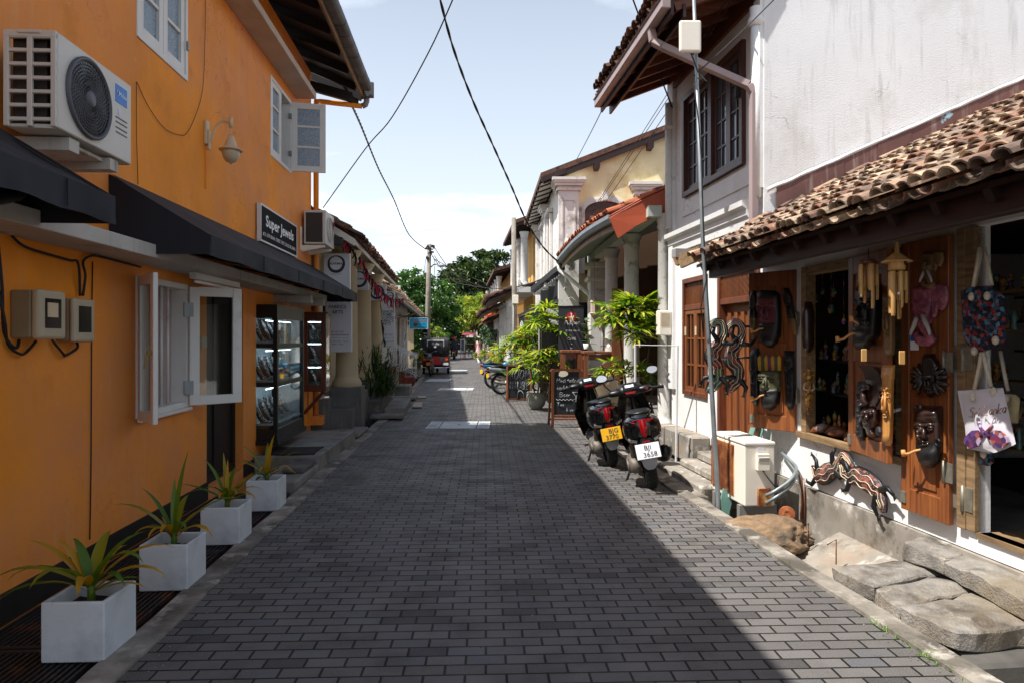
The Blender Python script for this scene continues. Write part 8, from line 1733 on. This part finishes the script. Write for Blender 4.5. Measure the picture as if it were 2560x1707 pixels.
J = dict(pel=((0, .12, .86), (.17, .14)), wa=((0, .14, 1.02), (.15, .12)), ch=((0, .2, 1.25), (.19, .13)), nk=((0, .24, 1.42), .06), hd=((0, .27, 1.56), (.09, .1)),
 ls=((-.18, .22, 1.33), .07), le=((-.33, .45, 1.12), .05), lh=((-.33, .82, 1.04), .04), rs=((.18, .22, 1.33), .07), re=((.33, .45, 1.12), .05), rh=((.33, .82, 1.04), .04),
 lp=((-.13, .14, .82), .1), lk=((-.24, .55, .68), .075), la=((-.2, .42, .30), .05), lt=((-.2, .56, .25), .045), rp=((.13, .14, .82), .1), rk=((.24, .55, .68), .075), ra=((.2, .42, .30), .05), rt=((.2, .56, .25), .045))
LK = [('pel', 'wa'), ('wa', 'ch'), ('ch', 'nk'), ('nk', 'hd'), ('ch', 'ls'), ('ls', 'le'), ('le', 'lh'), ('ch', 'rs'), ('rs', 're'), ('re', 'rh'), ('pel', 'lp'), ('lp', 'lk'), ('lk', 'la'), ('la', 'lt'), ('pel', 'rp'), ('rp', 'rk'), ('rk', 'ra'), ('ra', 'rt')]
skinned(t, 'body', J, LK, 'denim')
b = MB(); b.ball((0, .27, 1.60), .145, 18, sc_=(.95, 1.1, 1.05)); b.build('helmet', M['helmet_red'], t, local=True)
d = 48.; t = thing('person', 'person in a pale pink dress and wide hat standing on the far right pavement', 'person', (x(1197, d), d, 0))
J = dict(pel=((0, 0, .95), (.16, .13)), wa=((0, 0, 1.1), (.13, .1)), ch=((0, .01, 1.32), (.17, .11)), nk=((0, .01, 1.47), .05), hd=((0, -.01, 1.6), (.085, .1)), ls=((-.17, 0, 1.4), .055), le=((-.24, .0, 1.14), .042), lh=((-.2, -.08, .92), .035), rs=((.17, 0, 1.4), .055), re=((.24, 0, 1.14), .042), rh=((.2, -.1, .95), .035),
 lp=((-.09, 0, .88), .09), lk=((-.1, -.02, .48), .06), la=((-.1, .02, .08), .04), lt=((-.11, -.12, .03), .035), rp=((.09, 0, .88), .09), rk=((.1, -.02, .48), .06), ra=((.1, .02, .08), .04), rt=((.11, -.12, .03), .035))
skinned(t, 'body', J, LK, 'skin')
b = MB(); b.lathe([(.15, 1.44), (.185, 1.38), (.175, 1.2), (.15, 1.08), (.19, .92), (.24, .6), (.29, .22), (.285, .2)], (0, 0, 0), 20); b.build('dress', M['pink_cloth'], t, local=True)
b = MB(); b.lathe([(.001, 1.78), (.09, 1.76), (.105, 1.68), (.22, 1.65), (.21, 1.64), (.1, 1.65)], (0, 0, 0), 20); b.build('hat', M['cloth_cream'], t, local=True); b = MB(); b.ball((0, .03, 1.6), .1, 10); b.build('hair', M['hair'], t, local=True)
# ---------- three wheeler ----------
d = 31.; t = thing('three_wheeler', 'dark red three wheeled taxi with a black canvas hood, rear towards the viewer', 'auto rickshaw', (x(1089, d), d, 0), R(4))
b = MB(); loft(b, [(0, .55, .36, .80), (.05, .63, .32, .86), (.7, .65, .30, .84), (1.1, .64, .28, .60), (1.7, .55, .28, .60), (2.2, .40, .30, .92), (2.45, .28, .34, .96)], e=.45, n=24); b.build('body', M['tuk_red'], t, local=True)
b = MB(); loft(b, [(-.02, .60, .80, 1.54), (.03, .635, .80, 1.60), (.4, .64, .82, 1.65)], e=.27, n=28); loft(b, [(.4, .63, 1.46, 1.64), (1.4, .6, 1.5, 1.66), (2.0, .54, 1.46, 1.58)], e=.5, n=24); b.build('hood', M['tuk_canvas'], t, local=True)
b = MB(); b.box(-.33, .30, -.035, -.015, .95, 1.18); b.build('rear_window', M['dark_window'], t, local=True)
b = MB(); b.box(-.36, .36, -.03, -.01, 1.50, 1.565); b.box(-.38, -.36, -.03, -.01, 1.25, 1.56); b.box(.36, .38, -.03, -.01, 1.25, 1.56); b.build('banner', M['letter_white'], t, local=True)
text('Kanda Gedara Mal', (0, -.035, 1.53), X_, Z_, .075, M['ink'], t, local=True, sx=.9); text('Galle', (0, -.02, 1.375), X_, Z_, .16, M['letter_white'], t, local=True, off=.02)
b = MB()
for sx in (-1, 1): b.box(sx*.5-.07, sx*.5+.07, -.02, .03, .60, .80)
b.build('tail_light', M['tail_red'], t, local=True); b = MB()
for sx in (-1, 1): b.box(sx*.5-.055, sx*.5+.055, -.028, -.02, .64, .72)
b.build('indicator', M['amber'], t, local=True)
b = MB(); b.box(.33, .58, -.035, -.015, .42, .53); b.build('number_plate', M['letter_white'], t, local=True); b = MB(); b.box(-.2, .22, -.03, .0, .45, .82); b.build('engine_panel', M['scooter_red'], t, local=True)
b = MB(); b.tube([(-.6, -.06, .33), (-.3, -.1, .31), (.3, -.1, .31), (.6, -.06, .33)], .025, 8); b.build('bumper', M['chrome'], t, local=True)
for sx in (-.56, .56):
    w_ = MB(); w_.lathe([(.12, -.05), (.19, -.055), (.215, -.03), (.215, .03), (.19, .055), (.12, .05), (.001, .04)], (sx, .45, .215), 24, axis=(1, 0, 0)); w_.build('wheel', M['rubber'], t, local=True)
w_ = MB(); w_.lathe([(.12, -.05), (.19, -.055), (.215, -.03), (.215, .03), (.19, .055), (.12, .05), (.001, .04)], (0, 2.15, .215), 24, axis=(1, 0, 0)); w_.build('wheel', M['rubber'], t, local=True)
# ---------- manhole covers ----------
def cover(px0, px1, py0, py1, label, cuts):
    a, c_ = gnd(px0, py1), gnd(px1, py0); t = thing('manhole_cover', label, 'manhole cover', ((a.x+c_.x)/2, (a.y+c_.y)/2, 0), 0, 'pale drain covers across the street')
    xs = [a.x]+[a.x+(c_.x-a.x)*q for q in cuts]+[c_.x]
    for x0, x1 in zip(xs, xs[1:]): b = MB(); b.box(x0+.01, x1-.01, a.y, c_.y, .002, .012); b.build('cover_plate', M['planter_grey'], t, bevel=.003)
    b = MB()
    for i in (0, len(xs)-2):
        for k in range(4): y = a.y+(c_.y-a.y)*(k+1)/5; b.box(xs[i]+.04, xs[i+1]-.04, y-.012, y+.012, .0125, .0135)
    b.box((a.x+c_.x)/2-.03, (a.x+c_.x)/2+.03, (a.y+c_.y)/2-.03, (a.y+c_.y)/2+.03, .0125, .0135); b.build('slot', M['grating_slot'], t)
cover(1061, 1228, 1054, 1071, 'nearest pale concrete drain cover in three pieces across the street', (.21, .79)); cover(1093, 1186, 970, 975, 'second pale drain cover across the street, in front of the three wheeler', (.2, .8)); cover(1062, 1130, 947, 953, 'wide pale drain strip beside the three wheeler', ()); cover(1120, 1170, 924, 926.5, 'farthest pale drain strip across the sunlit street', ())
# ---------- poles, lamp ----------
def conc_pole(label, base, top_, r0, r1):
    t = thing('utility_pole', label, 'pole', base, 0, 'utility poles along the street'); b = MB(); b.tube([V(base)-Z_*.2, V(base), V(base).lerp(V(top_), .5), V(top_)], [r0, r0, (r0+r1)/2, r1], 10); b.build('pole', M['pole_concrete'], t); return t
d = 36.; p = ray(1067, 846, d); p.z = 0; pt_ = ray(1073, 611, d); t = conc_pole('tall concrete utility pole with a street lamp behind the three wheeler', p, pt_, .16, .11)
b = MB(); b.tube([ray(1078, 668, d-.1), ray(1084, 662, d-.4), ray(1094, 661, d-.8)], .03, 8); b.build('lamp_arm', M['iron'], t); b = MB(); b.ball(ray(1104, 665, d-.9), .25, 12, sc_=(1, .5, .28)); b.build('lamp_head', M['grey_plastic'], t)
b = MB()
for i in range(14): b.cbox(pt_+V((rnd.uniform(-.15, .28), rnd.uniform(-.2, .05), rnd.uniform(-.75, -.1))), (rnd.uniform(.06, .2), .1, rnd.uniform(.06, .2)), rot=Matrix.Rotation(rnd.uniform(-1, 1), 3, 'Y'))
b.build('cable_bracket', M['iron'], t)
d = 24.; p = ray(1288, 846, d); p.z = 0; pm_ = ray(1284, 545, d); t = conc_pole('weathered concrete pole rising from the palm clump, right of the street', p, pm_, .095, .08)
b = MB(); b.cbox(ray(1288.5, 749, d-.15), (.21, .14, .30)); b.build('meter_box', M['ac_cream'], t, bevel=.01); b = MB(); b.cyl(ray(1283.5, 760, d-.12), V((p.x-.07, d-.12, 0)), .022, 8); b.build('conduit', M['grey_plastic'], t)
conc_pole('leaning wooden pole on the far right pavement beside the tiled eaves', (-2.1, 50.7, 0), ray(1218, 728, 50), .15, .11); conc_pole('slim brown pole in front of the far white columned house', (x(1250, 36), 36, 0), (x(1249, 36), 36, 4.2), .07, .06); conc_pole('thin far pole near the end of the street', (x(1163, 80), 80, 0), (x(1162, 80), 80, 6), .13, .1)
# ---------- far houses on the right ----------
FH = Fr(2.8, -.075, -1)
def far_house(label, d0, d1, n0, h_, mt, rm, roof_h, cols=(), inset=0, cm='old_white', low_eave=None, wins=(), depth=6, balcony=None, low_tile='old_tile'):
    """street house: wall, roof slab with eave, optional columns and lower tiled eave"""
    t = thing('house', label, 'house', FH.p((d0+d1)/2, n0-1, 0), 0, 'houses along the right side'); b = MB(FH.M)
    b.box(d0+inset, d1, n0-depth, n0, -.3, h_); b.build('wall', M[mt], t); e_ = .9
    b = MB(FH.M); b.add([(d0-.3, n0+e_, h_-.15), (d1+.3, n0+e_, h_-.15), (d1+.3, n0-depth/2, h_+roof_h), (d0-.3, n0-depth/2, h_+roof_h), (d0-.3, n0+e_, h_-.02), (d1+.3, n0+e_, h_-.02), (d1+.3, n0-depth/2, h_+roof_h+.13), (d0-.3, n0-depth/2, h_+roof_h+.13), (d0-.3, n0-depth, h_-.1), (d1+.3, n0-depth, h_-.1)],
        [(3, 2, 1, 0), (4, 5, 6, 7), (0, 1, 5, 4), (1, 2, 6, 5), (3, 0, 4, 7), (7, 6, 9, 8)]); b.prism([(d0+.01, n0, h_-.1), (d0+.01, n0-depth/2, h_+roof_h-.02), (d0+.01, n0-depth, h_-.1)], (.2, 0, 0)); rf_ = b.build('roof', M[rm], t)
    b = MB(FH.M)
    for i in range(int((d1-d0)/.6)+1): d = d0-.2+i*.6; b.bar((d, n0+e_-.03, h_-.19), (d, n0-.1, h_+.06), .07, .09)
    b.build('rafter', M['dark_wood'], rf_)
    for d, n, z0, z1, r in cols: column(d, n, r, z0, z1, t, M[cm], fr=FH)
    if low_eave:
        zl, ex = low_eave; b = MB(FH.M); b.add([(d0, n0+ex, zl), (d1, n0+ex, zl), (d1, n0, zl+.7), (d0, n0, zl+.7), (d0, n0+ex, zl+.08), (d1, n0+ex, zl+.08), (d1, n0, zl+.78), (d0, n0, zl+.78)], [(3, 2, 1, 0), (4, 5, 6, 7), (0, 1, 5, 4), (1, 2, 6, 5), (2, 3, 7, 6), (3, 0, 4, 7)]); le = b.build('lower_roof', M['dark_wood'], t)
        b = MB(); tiles(b, FH.p(d0, n0+ex+.05, zl+.12), FH.p(d1, n0+ex+.05, zl+.12), FH.p(0, -ex, .7)-FH.p(0, 0, 0), int((d1-d0)/.2), 3, .33, .09, n=4, seed=int(d0)); b.build('roof_tile', M[low_tile], le)
    for (a, c_, z0, z1, wm) in wins:
        b = MB(FH.M); b.frame(a, c_, z0, z1, n0, n0+.07, .09); w_ = b.build('window', M['white_paint'], t); b = MB(FH.M); b.box(a+.09, c_-.09, n0+.004, n0+.03, z0+.09, z1-.09); b.build('shutter', M[wm], w_)
    return t
far_house('far white two storey house with a columned upper balcony and dark eave', 25, 30.5, .0, 5.9, 'ochre_plaster', 'old_tile', 1.2, [(d_, .45, 3.55, 5.55, .14) for d_ in (25.3, 27.2, 29.2, 30.4)]+[(d_, .95, 0, 3.0, .16) for d_ in (25.4, 27.0, 28.6, 30.2)], 1.5, 'stained_white', (2.95, 1.75), [(25.8, 26.6, .2, 2.4, 'dark_wood'), (28, 28.9, .2, 2.4, 'dark_wood')])
o = bpy.data.objects['house']; b = MB(FH.M); b.box(25, 30.5, .01, .75, 3.3, 3.5); b.box(25, 30.5, .6, .7, 3.5, 3.75); b.build('balcony', M['stained_white'], o)
far_house('far ochre house with small white balcony columns and a shallow tiled eave', 32.5, 41, .35, 4.9, 'ochre_plaster', 'old_tile', 1.0, [(d_, .95, 3.2, 4.6, .12) for d_ in (33, 35, 37, 39, 40.8)], 0, 'old_white', (2.75, 1.4), [(33.5, 34.5, .3, 2.4, 'white_paint'), (36, 37, .3, 2.4, 'white_paint'), (38.6, 39.6, .3, 2.4, 'brown_wood')])
far_house('far low white shop with a red tiled eave near the leaning pole', 42, 52, .3, 3.0, 'white_plaster', 'red_tile', 1.3, (), 0, 'old_white', None, [(43, 45, .2, 2.2, 'dark_wood'), (46.5, 48, .2, 2.3, 'red_oxide'), (49.5, 51, .2, 2.2, 'dark_wood')])
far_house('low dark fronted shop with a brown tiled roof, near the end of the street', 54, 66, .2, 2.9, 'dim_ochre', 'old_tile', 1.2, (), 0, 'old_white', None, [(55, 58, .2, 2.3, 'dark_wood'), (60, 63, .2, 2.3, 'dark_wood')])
far_house('pale house at the far right end of the street behind the umbrella', 68, 86, -.2, 3.2, 'cream_plaster', 'old_tile', 1.2, (), 0, 'old_white', None, [(70, 73, .2, 2.3, 'brown_wood'), (76, 79, .2, 2.3, 'brown_wood')])
t = thing('house', 'long low house with a mossy tiled roof closing the end of the street', 'house', (-8, 97, 0)); b = MB(); b.box(-22, 3, 97, 103, -.3, 1.9); b.build('wall', M['dark_wood'], t); b = MB(); b.add([(-22, 95.6, 1.75), (3, 95.6, 1.75), (3, 100, 3.1), (-22, 100, 3.1), (-22, 104, 1.7), (3, 104, 1.7)], [(0, 1, 2, 3), (3, 2, 5, 4)]); b.build('roof', M['slab_stone'], t)
b = MB(); b.box(-21, 2, 96.7, 96.78, .8, .88); b.box(-21, 2, 96.7, 96.78, 1.45, 1.5); [b.box(x_, x_+.08, 96.7, 96.78, 0, 1.5) for x_ in range(-21, 2, 2)]; b.build('railing', M['ledge_paint'], t)
t = thing('house', 'pale house glimpsed behind the concrete pole on the left', 'house', (-9, 60, 0)); b = MB(); b.box(-14, -7.2, 50, 66, -.3, 2.6); b.build('wall', M['cream_plaster'], t); b = MB(); b.add([(-6.6, 49.6, 2.5), (-6.6, 66.4, 2.5), (-10.5, 66.4, 4.), (-10.5, 49.6, 4.), (-14.5, 49.6, 2.5), (-14.5, 66.4, 2.5)], [(0, 1, 2, 3), (3, 2, 5, 4)]); b.build('roof', M['old_tile'], t)
# street clutter far away
d = 52.; t = thing('hanging_sign', 'plain brown hanging sign board on the far right shops', 'sign', (x(1231, d), d, 2.3)); b = MB(); b.box(x(1218, d), x(1243, d), d, d+.08, zz(799, d), zz(781, d)); b.build('board', M['brown_wood'], t); b = MB(); b.bar((x(1215, d), d, zz(779, d)), (x(1250, d), d, zz(779, d)), .05, .05); b.build('bracket', M['iron'], t)
b = MB(); d = 50.; b.grid(lambda u, v: (x(1213+18*u, d), d+.08*math.sin(u*6), zz(776+30*v-4*u, d)), 6, 6); one(b, 'orange_flag', M['orange_cloth'], 'small orange flag hanging by the leaning pole', 'flag')
d = 24.5; t = thing('hanging_sign', 'grey vertical hanging sign with a white oval in front of the far white house', 'sign', (x(1304, d), d, 2)); b = MB(); b.box(x(1297, d), x(1311, d), d, d+.04, zz(832, d), zz(791, d)); b.build('board', M['grey_canvas'], t); b = MB(); c_ = V((x(1304, d), d-.004, zz(814, d))); b.poly([c_+V((.062*math.cos(a), 0, .17*math.sin(a))) for a in [2*math.pi*i/24 for i in range(24)]]); b.build('emblem', M['letter_white'], t)
d = 62.; t = thing('street_umbrella', 'red and dark blue street umbrella over a stall near the end of the street', 'umbrella', (x(1172, d), d, 0)); c_ = V((x(1172, d), d, 0)); b = MB(); b.lathe([(.02, 2.2), (.3, 2.13), (.55, 2.02), (.68, 1.93)], c_, 16); b.build('canopy', M['umbrella_red'], t); b = MB(); b.lathe([(.02, 2.215), (.3, 2.145), (.42, 2.092)], c_, 16); b.build('canopy_panel', M['umbrella_blue'], t); b = MB(); b.cyl(c_, c_+Z_*2.2, .03, 8); b.build('pole', M['iron'], t)
d = 56.; t = thing('poster_stand', 'white framed poster stand on the far right edge of the street', 'sign', (x(1156, d), d, 0)); b = MB(); b.box(x(1151, d), x(1162, d), d, d+.05, .5, zz(848, d)); b.build('panel', M['letter_white'], t); b = MB(); b.box(x(1153, d), x(1160, d), d-.01, d, .62, zz(850, d)); b.build('print', M['trinkets_grey'], t); b = MB(); b.bar((x(1152, d), d, 0), (x(1152, d), d, .5), .04, .04); b.bar((x(1161, d), d, 0), (x(1161, d), d, .5), .04, .04); b.build('leg', M['iron'], t)
d = 54.; t = thing('red_stool', 'small red plastic stool beside the poster stand', 'stool', (x(1160, d), d, 0)); b = MB(); b.box(x(1157, d), x(1164, d), d, d+.25, .42, .48); b.build('seat', M['red_paint'], t, bevel=.01); b = MB(); [b.bar((x(1157, d)+a, d+c_, .42), (x(1157, d)+a, d+c_, 0), .03, .03) for a, c_ in ((.02, .02), (.2, .02), (.02, .23), (.2, .23))]; b.build('frame', M['red_paint'], t)
# ---------- trees and far plants ----------
def leafy(b, c_, rad, n, size, q, flatz=1.):
    for i in range(n):
        v_ = V((q.gauss(0, 1), q.gauss(0, 1), q.gauss(0, 1))).normalized()*rad*(q.random()**.45); v_.z *= flatz; p = V(c_)+v_; a = V((q.gauss(0, 1), q.gauss(0, 1), q.gauss(.0, .8))).normalized(); s_ = a.cross(V((q.gauss(0, 1), q.gauss(0, 1), q.gauss(0, 1)))).normalized(); L_ = size*q.uniform(.7, 1.3); w_ = L_*.2
        b.add([p, p+a*L_*.5+s_*w_+Z_*.02, p+a*L_-Z_*L_*.25, p+a*L_*.5-s_*w_+Z_*.02], [(0, 1, 2, 3)])
def tree(label, base, trunk_h, blobs, n, size, m, seed, r=.25, bloss=0, name='tree'):
    q = random.Random(seed); t = thing(name, label, 'tree', base); b = MB(); B_ = V(base); b.tube([B_-Z_*.2, B_+Z_*trunk_h*.5+V((.1, 0, 0)), B_+Z_*trunk_h], [r*1.3, r, r*.8], 8)
    for c_, rad in blobs: b.tube([B_+Z_*trunk_h*.8, (B_+Z_*trunk_h).lerp(V(c_), .5)+V((q.gauss(0, .2), 0, .2)), V(c_)], [r*.6, r*.35, r*.12], 6)
    b.build('trunk', M['bark'], t); b = MB(); f = MB(); tot = sum(rad**2 for _, rad in blobs)
    for c_, rad in blobs:
        k = int(n*rad**2/tot/60)+1
        for _ in range(k):
            v_ = V((q.gauss(0, 1), q.gauss(0, 1), q.gauss(0, 1))).normalized(); cc = V(c_)+v_*rad*(.55+.45*q.random()**.5); leafy(b, cc, rad*q.uniform(.16, .32), 60, size, q, .75)
            if bloss:
                for _ in range(bloss): f.ball(cc+V((q.gauss(0, .25), -.2+q.gauss(0, .2), q.gauss(.1, .2)))*1., size*q.uniform(.10, .2), 5, sc_=(1, 1, .7))
    b.build('crown', M[m], t)
    if bloss: f.build('blossom', M['blossom'], t)
    return t
pp = lambda px, py, d: ray(px, py, d)
tree('large round dark mango tree at the end of the street', (x(1200, 84), 84, 0), 4., [(pp(1190, 720, 84), 3.6), (pp(1235, 715, 86), 3.4), (pp(1150, 760, 83), 3.0), (pp(1265, 730, 88), 3.2), (pp(1200, 770, 84), 3.2), (pp(1140, 800, 84), 2.2), (pp(1165, 690, 86), 2.4), (pp(1225, 670, 86), 2.0), (pp(1145, 700, 87), 2.6), (pp(1190, 675, 88), 2.6), (pp(1255, 680, 88), 2.6), (pp(1215, 740, 85), 3.4)], 30000, .62, 'leaf_mango', 1, .4)
tree('tall green frangipani tree with white blossom behind the left roofs', (x(1035, 52), 52, 0), 3., [(pp(1010, 745, 52), 1.7), (pp(1045, 735, 53), 1.7), (pp(1085, 745, 54), 1.6), (pp(1060, 790, 52), 1.7), (pp(1100, 800, 55), 1.5), (pp(1020, 800, 54), 1.5), (pp(1030, 715, 52), 1.3), (pp(1075, 850, 50), 1.2), (pp(1115, 770, 56), 1.2)], 15000, .36, 'leaf_frangipani', 2, .16, 2)
tree('dark tree filling the gap behind the concrete pole', (x(1090, 74), 74, 0), 3., [(pp(1090, 800, 74), 2.5), (pp(1055, 790, 76), 2.4), (pp(1110, 830, 72), 1.6), (pp(1130, 770, 78), 2.)], 11000, .5, 'leaf_mango', 3, .25)
tree('pale lime green small tree over the far right roofs', (x(1185, 66), 66, 0), 2.5, [(pp(1180, 775, 66), 1.6), (pp(1205, 770, 67), 1.4), (pp(1165, 800, 66), 1.1), (pp(1195, 800, 66), 1.2)], 3500, .34, 'leaf_lime', 4, .14)
tree('bushy yellow green plant spilling from the far ochre balcony', (x(1240, 37), 37, 3.2), .2, [(pp(1238, 752, 37), .55), (pp(1250, 748, 37), .5), (pp(1230, 765, 37), .4)], 1400, .2, 'leaf_lime', 5, .03, name='balcony_plant')
tree('small yellow green shrub behind the three wheeler', (x(1086, 44), 44, 0), .5, [(pp(1086, 832, 44), .6), (pp(1092, 845, 44), .5)], 900, .17, 'leaf_lime', 6, .04, name='shrub')
tree('leafy grey green pot plant at the foot of the leaning pole', (x(1225, 47), 47, 0), .4, [(pp(1222, 845, 47), .8), (pp(1232, 835, 47), .7), (pp(1240, 850, 46), .6)], 1800, .2, 'leaf_rubber', 7, .04, name='shrub')
tree('small pale flowering pot plant before the leaning pole', (x(1200, 45), 45, 0), .2, [(pp(1199, 885, 45), .4), (pp(1203, 880, 45), .3)], 700, .13, 'leaf_lime', 8, .03, 1, name='shrub')
tree('low green bushes under the far white columns', (x(1262, 27), 27, 0), .2, [(pp(1256, 905, 27), .4), (pp(1270, 900, 26), .45), (pp(1262, 920, 26), .35)], 1600, .13, 'leaf_green', 9, .03, name='shrub')
tree('small dark pot plants in front of the far low shops', (x(1178, 58), 58, 0), .3, [(pp(1175, 862, 58), .5), (pp(1184, 868, 57), .45)], 900, .16, 'leaf_mango', 10, .03, name='shrub')
tree('green pot plant on the white house step by the railing', (x(1040, 29), 29, 0), .2, [(pp(1042, 885, 29), .28), (pp(1048, 905, 29.5), .3)], 700, .12, 'leaf_green', 11, .02, name='shrub')
for i, (px, d, l_) in enumerate(((1200, 45.5, 'white pot under the pale flowering plant'), (1046, 29.3, 'grey pot by the white railing'))):
    b = MB(); b.lathe([(.14, 0), (.2, .3), (.17, .3), (.001, .25)], (x(px, d), d, 0), 16); one(b, 'plant_pot', M['white_paint' if not i else 'bowl_pot'], l_, 'pot')
tree('distant line of dark trees behind the end of the street', (-30, 120, 0), 3., [((-40+9*i, 118+6*(i % 2), 4+1.5*(i % 3)), 4.5) for i in range(9)], 6000, .8, 'leaf_mango', 12, .3)
# ---------- overhead cables ----------
def wire(label, pts, r, twist=False, name='overhead_cable'):
    S_ = spl([ray(*q) for q in pts], 6)
    b = MB()
    if twist:
        L_ = 0; W_ = [[], []]; m_ = 4
        for i in range(len(S_)-1):
            for j in range(m_):
                p = S_[i].lerp(S_[i+1], j/m_); L_ += (S_[i+1]-S_[i]).length/m_
                for k in (0, 1): W_[k].append(p+V((math.cos(L_*8+k*3.14), 0, math.sin(L_*8+k*3.14)))*r*.5)
        for k in (0, 1): b.tube(W_[k], r*.75, 5)
    else: b.tube(S_, r, 5)
    return one(b, name, M['cable'], label, 'cable', 'overhead cables')
wire('thick twisted black cable sweeping down from the top to the cafe gutter', [(1093, -30, 9), (1132, 118, 10), (1181, 250, 11), (1230, 359, 12), (1279, 468, 13.2), (1317, 555, 14.3), (1361, 622, 15.3), (1410, 668, 16)], .017, True)
wire('thin cable slanting down left from the top to the small air conditioner', [(1145, -30, 7), (1072, 131, 8), (980, 294, 9.2), (914, 372, 10), (808, 520, 10.9)], .008)
wire('twisted black cable from the left eave down to the utility pole', [(770, -20, 9.5), (868, 235, 12), (903, 316, 15), (947, 424, 20), (985, 500, 25), (1023, 588, 31), (1066, 625, 36)], .022, True)
wire('black cable dropping from the top to the corner of the white house', [(1575, -20, 8.5), (1597, 40, 8.8), (1632, 140, 9.2), (1662, 222, 9.6), (1686, 282, 9.85)], .011)
for i, (a, c_, l_) in enumerate((((1512, 262, 10), (1436, 410, 18), 'thin wire from the white house eave corner'), ((1830, -20, 7.0), (1395, 660, 17), 'upper wire of the bundle crossing the yellow gable'), ((1838, -10, 7.0), (1376, 690, 18), 'middle wire of the bundle crossing the yellow gable'), ((1680, 262, 9.9), (1385, 690, 18), 'lower wire of the bundle crossing the yellow gable'), ((1945, -10, 6.4), (1735, 190, 6.5), 'thin wire from the gable to the steel pole'))):
    m_ = tuple((p+q)/2 for p, q in zip(a, c_)); wire(l_, [a, (m_[0]-2, m_[1]+6, m_[2]), c_], .006 if i else .008)
for i, (P, l_) in enumerate((([(1405, 660, 16), (1360, 695, 19), (1300, 716, 24), (1240, 722, 30), (1180, 715, 33), (1130, 700, 35), (1086, 640, 36)], 'long cable from the cafe gutter to the utility pole'), ([(1083, 614, 36), (1110, 655, 36), (1140, 690, 40), (1215, 722, 50)], 'cable from the pole top to the leaning pole'), ([(1080, 640, 36), (1120, 690, 40), (1160, 705, 45), (1216, 735, 50)], 'second cable from the pole to the leaning pole'), ([(1085, 648, 36), (1130, 672, 40), (1180, 695, 46), (1240, 718, 40)], 'slack cable from the pole towards the ochre house'), ([(1066, 640, 36), (1062, 670, 36.2), (1064, 700, 36)], 'loose cable loop on the left side of the pole'), ([(1085, 690, 36), (1087, 660, 36), (1082, 640, 36)], 'loose cable hanging under the street lamp'), ([(1245, 803, 36), (1290, 790, 25), (1330, 770, 19)], 'low black cable between the far house and the cafe'))):
    wire(l_, P, .02 if i < 4 else .015)
